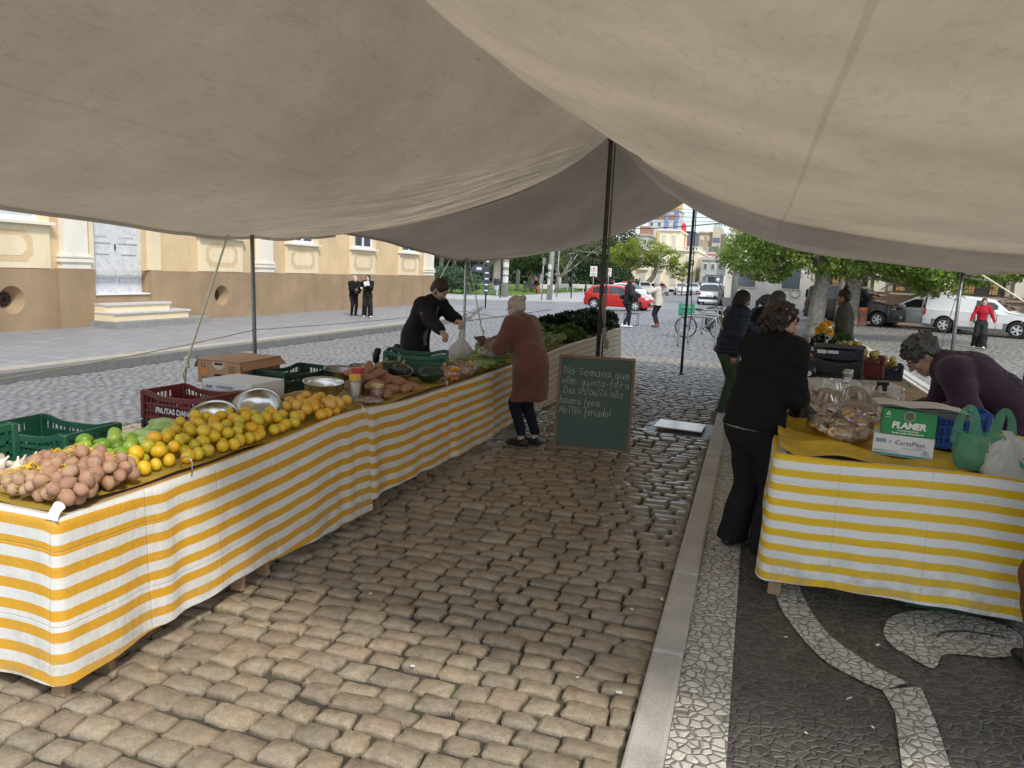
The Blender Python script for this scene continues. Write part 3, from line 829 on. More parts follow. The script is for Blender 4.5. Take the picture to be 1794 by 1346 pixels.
P2=[]
for i in range(13):
 a=PI*i/12
 P2 .append([(-2.565+.034*math.cos(a)*s,2.125+.012*s,.775+(.05+.04*math.sin(a))*(1 if s else 0)+0)for s in(0,.5,1)])
b.grid([[(-2.565+.033*math.cos(PI*i/12)*w_,2.118+.02*k_+.02*k_*k_,.768+.042*k_+.022*math.sin(PI*i/12)*k_)for i in range(13)]for k_,w_ in((0,1.1),(.3,.9),(.6,.85),(.85,.9),(1,1))])
tag(b.build('cloth_tab',mk('white_oilcloth',(.78,.77,.73),.45,.08,8,.1,30,.004),smooth=True),'turned up white corner tab of cloth at the front corner by the potatoes','cloth tab')
GR='striped cloths on the bread stall'
hanging_cloth('tablecloth',[(.185,7.05),(.185,4.42),(.20,4.40),(2.4,4.32)],lambda x,y,s:.86-.008*math.sin(x*4),lambda x,y,s:.11+.02*math.sin(s*2.3),m_strR,'clean bright yellow and white striped cloth on the bread table',group=GR,seed=12,amp=.012,over=.06,flare=.022)
hanging_cloth('tablecloth',[(.18,13.6),(.18,11.52),(.20,11.5),(1.62,11.45)],lambda x,y,s:.74,lambda x,y,s:.10+.02*math.sin(s*2),m_strR,'yellow and white striped cloth on the far flower and egg table',group=GR,seed=14,amp=.010,over=.06,flare=.04)
GT2='trestle tables of the bread stall'
trestle_table(.23,2.4,4.50,5.35,.845,4,'trestle table under the wrapped breads and cartons',GT2,splay=.14)
trestle_table(.21,1.65,5.4,9.6,.845,3,'trestle table under the clear tubs and dark crates',GT2)
trestle_table(.21,1.6,11.53,13.6,.725,3,'trestle table under the egg and flower crates',GT2)
m_ycov=mk('mustard_cover',(.55,.36,.02),.55,.2,5,.3,10,.015,dirt=((.3,.19,.02),6,.5))
P=[]
for i in range(46):
 y=4.42+(5.36-4.42)*i/45
 row=[]
 for j in range(70):
  x=.2+1.9*j/69
  z=.861+.010*math.sin(9*x+5*y)+.007*math.sin(17*x-13*y)+.006*math.sin(31*y+3*x)
  if x<.30:z+=.05*(1-(x-.2)/.1)**1.0
  if y>5.24:z+=.07*min(1,(y-5.24)/.08)
  z+=.06*math.exp(-((x-.52)/.16)**2-((y-4.62)/.10)**2)
  row.append((x,y,z))
 P.append(row)
b=MB();b.grid(P)
tag(b.build('table_cover',m_ycov,smooth=True),'rumpled mustard yellow cover spread under the wrapped breads','table cover')
m_planks=mk('whitewashed_planks',(.50,.48,.43),.7,.25,4,.5,30,.006,stretch=(.2,1,1))
b=MB()
for i in range(9):b.rbox((.63,7.42+.19*i,.872),(.84,.175,.02),.004,1,rot=(0,0,rng.uniform(-.01,.01)))
tag(b.build('plank_platform',m_planks),'pale planks laid across the table between clear tubs and dark crates','platform')
# ================================================================== PRODUCE AND GOODS
def fruit_mat(name,cols,rough=.38,bs=120,bump=.12,spec=.5,spots=None,patch=None):
 t=NT(name)
 oi=t.n('ShaderNodeObjectInfo');v=t.co('Object')
 ad=t.n('ShaderNodeVectorMath',operation='ADD');sc=t.n('ShaderNodeVectorMath',operation='SCALE');sc.inputs['Scale'].default_value=37.
 cb=t.n('ShaderNodeCombineXYZ');t.l(oi.outputs['Random'],cb.inputs[0]);t.l(cb.outputs[0],sc.inputs[0]);t.l(v,ad.inputs[0]);t.l(sc.outputs[0],ad.inputs[1])
 v=ad.outputs[0]
 rp=t.n('ShaderNodeValToRGB');e=rp.color_ramp.elements
 e[0].color=(*cols[0],1);e[1].color=(*cols[-1],1);e[0].position=.0
 for i,c in enumerate(cols[1:-1]):q=e.new((i+1)/(len(cols)-1));q.color=(*c,1)
 f=t.math('ADD',t.math('MULTIPLY',oi.outputs['Random'],.75),t.mapr(t.noise(11,4,.6,vec=v),.3,.7,-.15,.4),clamp=True)
 t.l(f,rp.inputs[0]);c=rp.outputs[0]
 if patch:c=t.mix(t.mapr(t.noise(16,4,.6,vec=v),.52,.68,0,patch[1]),c,patch[0])
 if spots:c=t.mix(t.mapr(t.noise(70,3,.6,vec=v),.58,.7,0,spots[1]),c,spots[0])
 t.set(Base_Color=c,Roughness=rough);t.b.inputs['Specular IOR Level'].default_value=spec
 t.bump(t.noise(bs,4,.65,vec=v),bump,.004)
 return t.mat
m_tang=fruit_mat('tangerine_peel',[(.82,.36,.012),(.80,.46,.018),(.72,.50,.03),(.48,.44,.04)],.36,240,.25,patch=((.34,.38,.03),.8))
m_orange=fruit_mat('orange_peel',[(.80,.36,.02),(.72,.42,.05),(.70,.38,.10)],.42,240,.25,patch=((.46,.40,.06),.6))
m_lime=fruit_mat('lime_peel',[(.13,.24,.02),(.22,.36,.03),(.34,.44,.07)],.33,220,.2)
m_chay=fruit_mat('chayote_skin',[(.33,.47,.12),(.44,.56,.21),(.27,.40,.10)],.45,90,.3)
m_potato=fruit_mat('pink_potato_skin',[(.37,.19,.12),(.43,.25,.15),(.33,.165,.105),(.44,.29,.18)],.7,60,.3,spots=((.24,.14,.09),.7),patch=((.52,.38,.24),.55))
m_spotato=fruit_mat('small_potato_skin',[(.42,.27,.17),(.46,.31,.20),(.36,.22,.14)],.7,80,.3,spots=((.22,.14,.09),.6))
m_sweet=fruit_mat('sweet_potato_skin',[(.30,.14,.08),(.36,.18,.10),(.42,.21,.11)],.75,50,.5,spots=((.16,.08,.05),.6))
m_garlic=fruit_mat('garlic_skin',[(.66,.60,.52),(.72,.68,.58),(.62,.55,.48)],.6,40,.25,patch=((.55,.42,.40),.4))
m_squash=fruit_mat('dark_squash_skin',[(.018,.028,.018),(.03,.045,.025),(.05,.05,.03)],.45,40,.4,spots=((.10,.11,.06),.4))
m_melon=fruit_mat('watermelon_skin',[(.012,.022,.014),(.02,.035,.018)],.35,30,.2,patch=((.05,.07,.04),.5))
m_zuc=fruit_mat('zucchini_skin',[(.14,.22,.05),(.22,.30,.08),(.30,.34,.11)],.45,60,.2)
m_pear=fruit_mat('pear_skin',[(.35,.36,.06),(.50,.36,.08),(.40,.20,.06)],.45,80,.2,spots=((.2,.12,.05),.5))
m_yfruit=fruit_mat('yellow_fruit_skin',[(.42,.33,.08),(.52,.40,.10),(.36,.30,.06)],.45,80,.2,spots=((.2,.13,.05),.5))
m_onion=fruit_mat('brown_egg_shell',[(.30,.12,.06),(.36,.16,.08),(.26,.10,.05)],.5,60,.15)
m_stalk=mk('dry_stalk',(.30,.24,.12),.8,.2,20,.4,60)
def ball_mesh(name,mat,r,disp=None,nu=14,nv=9,extra=None):
 b=MB();b.ball((0,0,0),r,nu,nv,disp=disp)
 if extra:extra(b)
 return b.mesh(name,mat,True)
def nz3(seed):
 r=random.Random(seed);ks=[(r.uniform(1,3),r.uniform(1,3),r.uniform(1,3),r.uniform(0,6))for _ in range(4)]
 return lambda d:sum(math.sin(k[0]*d[0]*2+k[1]*d[1]*2+k[2]*d[2]*2+k[3])for k in ks)/4
def cit(seed):
 n=nz3(seed)
 return lambda d:(1-.10*max(0,d[2]-.86)/.14*(1 if d[2]>.86 else 0))*(1+.02*n(d))
def stem(b):
 b.lathe([(.0035,.031),(.003,.037),(0,.038)],6)
tang_me=[ball_mesh('tangerine',m_tang,(r,r,r*.84),cit(i))for i,r in enumerate((.034,.036,.038,.033))]
or_me=[ball_mesh('orange',m_orange,(.041,.041,.039),cit(9)),ball_mesh('orange',m_orange,(.037,.038,.036),cit(8))]
lime_me=[ball_mesh('lime',m_lime,(.036,.034,.034),cit(5)),ball_mesh('lime',m_lime,(.039,.034,.034),lambda d:1+.10*max(0,abs(d[0])-.85)/.15)]
def potato(seed,r,mat,name):
 n=nz3(seed);return ball_mesh(name,mat,(r*1.12,r*.92,r*.85),lambda d:1+.13*n(d),12,8)
pot_me=[potato(i,.031,m_potato,'potato')for i in range(5)]
spot_me=[potato(i+20,.0235,m_spotato,'small_potato')for i in range(4)]
def place(me,p,name,label,cat,group,rot=None,s=1.):
 o=obj(name,me,None,p,rot if rot else(rng.uniform(0,6),rng.uniform(0,6),rng.uniform(0,6)))
 o.scale=(s,s,s)
 return tag(o,label,cat,group)
def heap(n,region,rad,zbase,hmax,seed,tries=6000,squeeze=.88,balls=None):
 r=random.Random(seed);B=list(balls or[]);out=[]
 x0,x1,y0,y1=region[:4];inside=region[4]if len(region)>4 else(lambda x,y:True)
 for _ in range(tries):
  if len(out)>=n:break
  x,y=r.uniform(x0,x1),r.uniform(y0,y1)
  if not inside(x,y):continue
  q=r.uniform(*rad)
  z=zbase(x,y)+q*.86
  for(a,b_,c,w)in B:
   d2=(a-x)**2+(b_-y)**2;s=(q+w)*squeeze
   if d2<s*s:z=max(z,c+math.sqrt(s*s-d2))
  if z-q>hmax(x,y)+zbase(x,y):continue
  B.append((x,y,z,q));out.append((x,y,z,q))
 return out
tb=lambda x,y:.78+.12*(-2.55-x)+.012
BEFORE=set(COL.objects)
def in_t(x,y):
 return x<-2.60 and x>-2.62-(.22 if y<3.12 else .30)*(1-abs((y-3.3)/.75)**3)
T1=heap(190,(-2.99,-2.6,2.56,3.92,in_t),(.033,.038),tb,lambda x,y:.075-.035*abs(y-3.3)/.7-.08*max(0,(x+2.70)/.10),4,16000)
for(x,y,z,q)in T1:
 me=rng.choice(tang_me);lab='yellow orange tangerine with green patches in the long heap at the table front'
 place(me,(x,y,z),'tangerine',lab,'tangerine','tangerines heaped along the front edge of the vegetable table',s=q/.036)
T2=heap(38,(-2.90,-2.62,4.0,4.55,lambda x,y:(y-4.27)**2/.09+(x+2.74)**2/.022<1),(.034,.041),tb,lambda x,y:.045,6)
for(x,y,z,q)in T2:
 place(rng.choice(or_me),(x,y,z),'orange','dull orange in the small pile between the steel bowls and the jars','orange','oranges piled in front of the third steel bowl',s=q/.039)
L1=heap(26,(-3.06,-2.74,2.48,3.02,lambda x,y:(y-2.73)**2/.045+(x+2.89)**2/.018<1),(.034,.041),tb,lambda x,y:.04,8)
for(x,y,z,q)in L1:
 place(rng.choice(lime_me),(x,y,z),'lime','smooth green lime piled behind the potato nets','lime','limes piled behind the potato nets',s=q/.036)
def chay_me(seed,L):
 b=MB();n=nz3(seed)
 rows=[]
 for i in range(13):
  k=i/12;rr=math.sin(PI*min(1,k*1.02))**.6*(.042-.014*k)
  if i in(0,12):rr=.002
  rows.append([((k-.5)*L,rr*(1+.10*math.cos(5*a)+.05*n((math.cos(a),math.sin(a),k)))*math.cos(a),rr*(1+.10*math.cos(5*a))*math.sin(a))for a in[2*PI*j/20 for j in range(20)]])
 b.grid(rows,closed=True,flip=True)
 return b.mesh('chayote',m_chay,True)
chs=[chay_me(i,L)for i,L in enumerate((.17,.14,.15))]
for i,(x,y,h,rz)in enumerate([(-3.04,3.04,.04,.6),(-2.98,3.12,.04,.9),(-2.93,3.18,.042,.7),(-3.06,3.2,.045,.4),(-3.02,3.22,.10,.8),(-2.97,3.09,.10,.3),(-3.06,3.3,.095,.2),(-2.88,3.08,.04,1.4),(-3.02,3.34,.045,1.0),(-3.0,3.0,.09,.8),(-2.93,3.10,.10,.5),(-2.90,3.02,.085,1.1),(-3.0,3.28,.13,.9),(-2.95,3.2,.13,.4)]):
 place(chs[i%3],(x+.05,y-.12,tb(x,y)+h*.7-.012),'chayote','pale green ribbed chayote in the pile between the limes and steel bowls','chayote','chayotes piled behind the tangerines',(rng.uniform(0,3),rng.uniform(-.2,.2),rz))
def garlic_me(s):
 b=MB();b.grid([[(rr*(1+.08*math.cos(7*a+s))*math.cos(a),rr*(1+.08*math.cos(7*a+s))*math.sin(a),z)for a in[2*PI*j/21 for j in range(21)]]for rr,z in((.004,-.022),(.022,-.018),(.029,-.004),(.025,.010),(.012,.022),(.006,.034),(.004,.055),(.001,.057))],closed=True)
 return b.mesh('garlic',m_garlic,True)
gms=[garlic_me(0),garlic_me(2)]
for(x,y,h)in[(-3.0,2.22,.03),(-2.98,2.28,.035),(-3.02,2.30,.04),(-2.95,2.20,.03),(-3.0,2.34,.04),(-2.92,2.27,.06),(-2.97,2.23,.075),(-3.03,2.27,.08),(-2.90,2.18,.03),(-3.0,2.38,.04),(-2.95,2.36,.055)]:
 place(gms[rng.random()<.5],(x,y,tb(x,y)+h),'garlic_head','white garlic head heaped in the near corner behind the small potatoes','garlic','garlic heads behind the small potato net',(rng.uniform(-.9,.9),rng.uniform(-.9,.9),rng.uniform(0,6)))
for(x,y,h)in[(-2.80,2.56,.045),(-2.76,2.585,.04),(-2.72,2.60,.04)]:
 place(gms[0],(x,y,tb(x,y)+h),'garlic_head','white garlic head lying between the potato nets and the limes','garlic','garlic heads between potatoes and limes',(rng.uniform(-.9,.9),rng.uniform(-.9,.9),rng.uniform(0,6)))
m_net=mk('yellow_plastic_net',(.66,.42,.03),.5,.15,20,0)
def net_bag(c,rad,n,mes,pr,label,plabel,grp,seed,cat,tie=(0,0),nh=17):
 r=random.Random(seed);pts=[]
 zb=tb(c[0],c[1]);cz=zb+rad[2]
 for i in range(n):
  k=(i+.5)/n;th=math.acos(1-1.72*k);a=i*2.39996+r.uniform(-.15,.15)
  d=(math.sin(th)*math.cos(a),math.sin(th)*math.sin(a),math.cos(th))
  q=r.uniform(.90,1.04)
  p=[c[0]+(rad[0]-pr)*d[0]*q,c[1]+(rad[1]-pr)*d[1]*q,cz+(rad[2]-pr)*d[2]*q]
  p[2]=max(p[2],tb(p[0],p[1])+pr*.8)
  pts.append(p)
 for _ in range(25):
  for i in range(n):
   for j in range(i):
    d=[pts[i][k]-pts[j][k]for k in range(3)];L=math.sqrt(sum(x*x for x in d))+1e-6
    if L<pr*1.8:
     f=(pr*1.8-L)/L*.25
     for k in range(3):pts[i][k]+=d[k]*f;pts[j][k]-=d[k]*f
  for p in pts:p[2]=max(p[2],tb(p[0],p[1])+pr*.82)
 for p in pts:place(rng.choice(mes),tuple(p),'potato',plabel,cat,grp,s=r.uniform(.92,1.2))
 b=MB();ex=1.13
 for s in(-1,1):
  for h in range(nh):
   P=[]
   for i in range(13):
    k=i/12;th=.25+(PI*.80-.25)*k;a=2*PI*h/nh+s*k*2.2
    z=cz+rad[2]*ex*math.cos(th)
    x,y=c[0]+rad[0]*ex*math.sin(th)*math.cos(a)+tie[0]*(1-k)**3,c[1]+rad[1]*ex*math.sin(th)*math.sin(a)+tie[1]*(1-k)**3
    P.append((x,y,max(z,tb(x,y)+.004)))
   b.tube(P,.0009,3,cap=False)
 kn=(c[0]+tie[0],c[1]+tie[1],cz+rad[2]*ex)
 t_=thing('net_bag',label,'net bag',(c[0],c[1],zb),0,'yellow net bags of potatoes')
 o=b.build('net',m_net,t_);o.location=(-c[0],-c[1],-zb)
 b=MB()
 for i in range(12):
  a=r.uniform(0,6);L=r.uniform(.012,.03)
  P=[kn,(kn[0]+math.cos(a)*L*.6,kn[1]+math.sin(a)*L*.6,kn[2]+L*.7),(kn[0]+math.cos(a)*L*1.5,kn[1]+math.sin(a)*L*1.5,kn[2]+L*r.uniform(-.2,.5))]
  b.tube(P,.003,4)
 b.ball(kn,.014,8,6)
 o=b.build('tie',m_net,t_,smooth=True);o.location=(-c[0],-c[1],-zb)
GP='potatoes in the net at the front corner'
net_bag((-2.81,2.225),(.135,.10,.046),40,spot_me,.0235,'yellow net bag of small potatoes at the near end of the table','small brown potato in the net beside the garlic','small potatoes in the net beside the garlic',1,'potato',(-.02,.02))
net_bag((-2.645,2.26),(.092,.085,.055),26,pot_me,.031,'yellow net bag of pink potatoes at the front corner tab','large pink potato in the net right by the corner tab','potatoes in the net by the corner tab',2,'potato',(-.02,.03))
net_bag((-2.76,2.43),(.125,.105,.068),42,pot_me,.030,'tall yellow net bag of pink potatoes, highest of the potato nets','pink potato in the tallest potato net','potatoes in the tallest net',3,'potato',(-.03,.04))
net_bag((-2.665,2.49),(.075,.10,.055),26,pot_me,.030,'yellow net bag of pink potatoes beside the first tangerines','pink potato in the net next to the tangerines','potatoes in the net next to the tangerines',4,'potato',(0,.02))
net_bag((-2.90,2.38),(.065,.065,.05),14,pot_me,.028,'small yellow net bag of potatoes half hidden between garlic and the tallest net','potato in the half hidden net by the garlic','potatoes in the half hidden net',5,'potato',(.02,.04))
m_steel=mk('brushed_steel',(.62,.60,.57),.24,.12,9,.06,60,.002,metal=1.)
m_steel_d=mk('dull_steel',(.34,.32,.30),.36,.2,9,.1,60,.002,metal=1.)
def bowl(x,y,z,r,h,rot,mat,label,rim=True):
 b=MB();pr=[]
 for i in range(9):k=i/8;pr.append((r*(.38+.62*math.sin(k*PI/2)**.9),h*(1-math.cos(k*PI/2))**.9))
 prof=[(.0001,.002),(r*.36,.0)]+pr[0:]+[(r*1.035,h+.002),(r*1.03,h+.006),(r*.985,h+.003)]+[(q[0]-.004,q[1]+.003)for q in pr[::-1]]+[(.0001,.006)]
 b.lathe(prof,40)
 return tag(b.build('steel_bowl',mat,smooth=True,loc=(x,y,z),rot=rot),label,'bowl','steel bowls on the vegetable table')
bowl(-2.93,3.50,tb(-2.93,0)+.015,.135,.09,(R(22),R(14),0),m_steel,'shiny steel bowl tipped forward behind the tangerines, nearest of the bowls')
bowl(-2.93,3.90,tb(-2.93,0)+.01,.15,.10,(R(30),R(14),0),m_steel,'shiny steel bowl tipped forward beside the white printed carton')
bowl(-2.94,4.66,tb(-2.94,0)+.01,.15,.12,(R(4),R(4),0),m_steel,'upright steel bowl behind the orange pile and beside the jars')
bowl(-3.13,5.22,tb(-3.13,0)+.01,.15,.11,(R(2),R(5),0),m_steel_d,'dull grey bowl behind the red lidded jar')
bowl(-3.16,5.62,tb(-3.16,0)+.01,.13,.08,(R(2),R(5),0),m_steel_d,'low dark bowl behind the sweet potatoes')
bowl(-2.92,5.72,tb(-2.92,0)+.015,.165,.10,(R(10),R(12),0),m_steel_d,'dark steel bowl holding the dark ribbed squashes')
def squash_me(seed):
 b=MB();n=nz3(seed)
 rows=[]
 for i in range(10):
  th=PI*i/9;rows.append([(.085*math.sin(th)*(1+.07*math.cos(9*a))*math.cos(a),.085*math.sin(th)*(1+.07*math.cos(9*a))*math.sin(a),-.062*math.cos(th))for a in[2*PI*j/36 for j in range(36)]])
 b.mi=0;b.grid(rows,closed=True)
 b.mi=1;b.tube([(0,0,.055),(.004,0,.075),(.014,.004,.095),(.018,.006,.105)],[.015,.010,.012,.013],8)
 return b.mesh('squash',[m_squash,m_stalk],True)
sq=squash_me(1)
for(x,y,h,rt)in[(-2.98,5.68,.10,(.2,.1,0)),(-2.86,5.74,.10,(-.2,.4,1)),(-2.93,5.80,.105,(.3,-.1,2))]:
 place(sq,(x,y,tb(x,y)+h),'squash','dark ribbed squash with a dry stalk in the dark steel bowl','squash','dark squashes in the bowl',rt)
b=MB();n_=nz3(4);b.ball((0,0,0),(.15,.085,.075),20,12,disp=lambda d:1+.03*n_(d))
tag(b.build('watermelon',m_melon,smooth=True,loc=(-2.70,6.02,tb(-2.7,0)+.07),rot=(0,0,1.2)),'small dark green watermelon at the table edge before the orange bags','watermelon')
def swp(seed):
 b=MB();n=nz3(seed);rows=[]
 for i in range(13):
  k=i/12;rr=.05*max(.04,math.sin(PI*k)**.65)*(1-.25*k)
  rows.append([((k-.5)*.22,rr*(1+.2*n((math.cos(a),math.sin(a),k*2)))*math.cos(a)+.02*math.sin(k*4+seed),rr*(1+.15*n((math.sin(a),math.cos(a),k*2)))*math.sin(a))for a in[2*PI*j/16 for j in range(16)]])
 b.grid(rows,closed=True,flip=True);return b.mesh('sweet_potato',m_sweet,True)
sws=[swp(i)for i in range(4)]
S1=heap(24,(-3.02,-2.63,5.10,5.58),(.048,.055),tb,lambda x,y:.10*max(0,(-x-2.6)/.4),12,squeeze=.95)
for(x,y,z,q)in S1:
 place(rng.choice(sws),(x,y,z-.01),'sweet_potato','reddish brown sweet potato in the heap between the jars and dark bowl','sweet potato','sweet potatoes heaped beside the jars',(rng.uniform(0,6),rng.uniform(-.25,.25),rng.uniform(0,3)),s=rng.uniform(.8,1.1))
m_glass=glassy('jar_glass',(.85,.9,.88),.04,.22)
def jar(name,x,y,z,r,h,lid,fill,label,lidh=.028,fillk=.8,lab=None,grp=None,neck=.85):
 t_=thing(name,label,'jar',(x,y,z),rng.uniform(0,6),grp)
 b=MB();b.lathe([(r*.9,0),(r,.008),(r,h*.72),(r*neck,h*.88),(r*neck,h)],20);b.build('glass',m_glass,t_,smooth=True)
 b=MB();b.lathe([(.0001,.004),(r*.9,.005),(r*.93,.012),(r*.93,h*fillk*.9),(r*.8,h*fillk),(.0001,h*fillk)],18);b.build('contents',fill,t_,smooth=True)
 b=MB();b.lathe([(r*neck*1.12,h-.004),(r*neck*1.12,h+lidh-.004),(r*neck*1.05,h+lidh),(.0001,h+lidh)],20);b.build('lid',lid,t_,auto=R(35))
 if lab:
  b=MB();b.grid([[(r*1.012*math.cos(a),r*1.012*math.sin(a),z_)for a in[-2.6+1.5*i/10 for i in range(11)]]for z_ in(h*.15,h*.62)]);o=b.build('paper_label',lab,t_);t_.rotation_euler=(0,0,.35)
 return t_
m_lidy=mk('yellow_plastic_lid',(.74,.42,.02),.4,.08,9,0);m_lidr=mk('red_plastic_lid',(.45,.03,.03),.4,.08,9,0)
m_lidg=mk('gold_metal_lid',(.55,.42,.18),.35,.1,9,0,metal=.6);m_lidw=mk('grey_metal_lid',(.55,.55,.53),.4,.1,9,0,metal=.5)
m_cream=mk('cream_paste',(.62,.55,.42),.6,.15,30,.3,90);m_coff=mk('dark_honey',(.04,.02,.012),.3,.2,20,0);m_redj=mk('red_peppers',(.35,.035,.02),.4,.35,40,.4,90)
m_olive=mk('green_pickles',(.13,.14,.025),.4,.35,60,.4,90)
m_plabel=mk('printed_paper_label',(.16,.20,.18),.6,.5,60,0);m_wlabel=mk('white_paper_label',(.70,.69,.66),.6,.25,90,0)
jar('jar',-2.795,4.86,tb(-2.795,0),.046,.15,m_lidy,m_cream,'jar of cream coloured paste with a yellow lid',.035,.86,grp=None)
jar('jar',-2.86,5.02,tb(-2.86,0),.05,.17,m_lidr,m_coff,'dark jar with a red lid and a small printed label',.038,.9,m_plabel)
jar('jar',-2.70,5.03,tb(-2.70,0),.052,.09,m_lidg,m_redj,'squat jar of red peppers with a gold lid',.016,.85,neck=.92)
m_film=glassy('crinkled_film',(.88,.88,.9),.08,.30,.8)
m_film2=glassy('crinkled_film_dense',(.80,.80,.82),.10,.42,.8)
def pillow(c,rad,seed,M=None,amp=.12,nu=22,nv=14,power=2.6):
 n=nz3(seed);n2=nz3(seed+50)
 b=MB()
 def dsp(d):return 1+amp*n(d)+amp*.6*abs(n2((d[0]*3,d[1]*3,d[2]*3)))
 b.ball(c,rad,nu,nv,M=M,disp=dsp);return b
m_nut=mk('shelled_peanuts',(.50,.33,.18),.6,.3,30,.3,90)
t_=thing('peanut_bag','small clear bag of shelled peanuts lying before the jars','food bag',(-2.66,4.82,tb(-2.66,0)),.4)
b=MB()
for i in range(60):b.ball((rng.uniform(-.09,.09),rng.uniform(-.045,.045),rng.uniform(.008,.028)),(.011,.008,.008),7,5)
b.build('peanuts',m_nut,t_,smooth=True);pillow((0,0,.02),(.115,.06,.026),3).build('film',m_film,t_,smooth=True)
m_carrot=mk('chopped_pumpkin',(.72,.27,.02),.5,.25,40,.3,90)
for i,(x,y,s,lab)in enumerate([(-2.665,6.32,1.,'clear bag of orange pumpkin chunks nearest the dark watermelon'),(-2.66,6.62,1.15,'fuller clear bag of orange pumpkin chunks before the white carrier bag')]):
 t_=thing('pumpkin_bag',lab,'food bag',(x,y,tb(x,0)),.2+i,None)
 b=MB()
 for k in range(34):b.rbox((rng.gauss(0,.055)*s,rng.gauss(0,.045)*s,abs(rng.gauss(.035,.025))+.01),(.045,.035,.028),.008,1,rot=(rng.uniform(0,3),rng.uniform(0,3),rng.uniform(0,3)))
 b.build('pumpkin_chunks',m_carrot,t_,smooth=True);pillow((0,0,.05),(.14*s,.12*s,.07*s),7+i).build('film',m_film,t_,smooth=True)
t_=thing('clear_tub','round clear plastic tub next to the pumpkin bags at the table edge','tub',(-2.63,6.93,tb(-2.63,0)))
b=MB();b.lathe([(.05,0),(.075,.06),(.078,.062),(.07,.075),(.03,.09),(.0001,.092)],24);b.build('shell',m_film2,t_,smooth=True)
b=MB();b.lathe([(.0001,.004),(.045,.004),(.066,.05),(.0001,.055)],16);b.build('contents',mk('pale_salad',(.5,.5,.38),.6,.3,40,.3,60),t_,smooth=True)
def zucme(seed,L,r):
 b=MB();P=[];rs=[]
 for i in range(11):k=i/10;P.append(((k-.5)*L,.012*math.sin(k*3+seed),0));rs.append(max(.004,r*math.sin(PI*(.06+.88*k))**.35))
 b.tube(P,rs,12);return b.mesh('zucchini',m_zuc,True)
zus=[zucme(i,L,.026)for i,L in enumerate((.22,.19,.24))]
Z1=heap(34,(-2.98,-2.63,7.05,7.95),(.03,.034),tb,lambda x,y:.10,22)
for(x,y,z,q)in Z1:
 place(rng.choice(zus),(x,y,z),'zucchini','pale green zucchini in the pile beside the brown coat','zucchini','zucchini piled beside the brown coat',(rng.uniform(0,6),rng.uniform(-.2,.2),rng.uniform(-.5,.9)))
t_=thing('vegetable_bag','clear bag of chopped vegetables on the zucchini below the wallet','food bag',(-2.74,7.62,tb(-2.74,0)+.05),.5)
b=MB()
for k in range(40):b.rbox((rng.gauss(0,.05),rng.gauss(0,.04),abs(rng.gauss(.04,.03))),(.03,.025,.02),.005,1,rot=(rng.uniform(0,3),rng.uniform(0,3),0))
b.build('chopped_vegetables',mk('chopped_mix',(.42,.40,.33),.6,.4,30,.2,60),t_,smooth=True);pillow((0,0,.05),(.12,.11,.075),17).build('film',m_film2,t_,smooth=True)
def leaf_mat(name,c1,c2,tr=.25):
 t=NT(name);v=t.co('Object');oi=t.n('ShaderNodeObjectInfo')
 c=t.mix(t.mapr(t.noise(14,4,.6,vec=v),.3,.7),c1,c2)
 c=t.mix(t.mapr(oi.outputs['Random'],0,1,0,.3),c,c1)
 t.set(Base_Color=c,Roughness=.5);t.bump(t.noise(40,4,.6,vec=v),.4,.01)
 tl=t.n('ShaderNodeBsdfTranslucent');t.l(c,tl.inputs['Color']);mx=t.n('ShaderNodeMixShader');mx.inputs[0].default_value=tr
 t.l(t.b.outputs[0],mx.inputs[1]);t.l(tl.outputs[0],mx.inputs[2]);t.l(mx.outputs[0],t.out.inputs['Surface'])
 return t.mat
m_cab=leaf_mat('cabbage_leaf',(.22,.30,.10),(.42,.48,.22));m_let=leaf_mat('lettuce_leaf',(.06,.14,.02),(.16,.28,.05));m_kale=leaf_mat('kale_leaf',(.010,.028,.010),(.03,.075,.022))
def leafball(name,mat,seed,nleaf,R0,curl,ruff,size,spread=1.0,core=True):
 r=random.Random(seed);b=MB()
 if core:n=nz3(seed);b.ball((0,0,R0*.8),R0*.82,16,10,disp=lambda d:1+.05*n(d))
 for i in range(nleaf):
  az=i*2.4+r.uniform(-.3,.3);el=r.uniform(.1,1.2)*spread
  rows=[]
  ph=r.uniform(0,6)
  for u in range(7):
   k=u/6;row=[]
   for w_ in range(7):
    q=(w_/6-.5)*2
    wd=size*.62*math.sin(PI*(.12+.80*k))**.7*q
    a=el+k*curl
    rad_=R0*(.95+.12*(i%3))+.3*size*k*(1-curl*.3)*(1.3 if curl<.5 else .2)
    px=rad_*math.cos(a)if curl>.5 else R0*.3+size*k*math.cos(el)
    pz=R0*.8+rad_*math.sin(a)-R0*.35 if curl>.5 else R0*.3+size*k*math.sin(el)-.25*size*k*k
    edge=abs(q)**2
    row.append((px+ruff*edge*math.sin(9*k+ph+q*3),wd,pz+ruff*(edge+k*.5)*math.sin(11*k+5*q+ph)-.25*abs(wd)*(1 if curl>.5 else .2)))
   rows.append(row)
  b.grid(rows,M=Matrix.Rotation(az,4,'Z'))
 return b.mesh(name,mat,True)
cab=[leafball('cabbage',m_cab,i,9,.085,.9,.012,.15)for i in range(3)]
lett=[leafball('lettuce',m_let,i+5,26,.06,.2,.02,.17,1.1,False)for i in range(2)]
kale=[leafball('kale_bunch',m_kale,i+9,34,.06,.2,.028,.21,1.15,False)for i in range(3)]
C1=heap(22,(-3.05,-2.66,8.35,10.55),(.095,.105),tb,lambda x,y:.10*max(0,(-x-2.7)/.35),31,squeeze=.9)
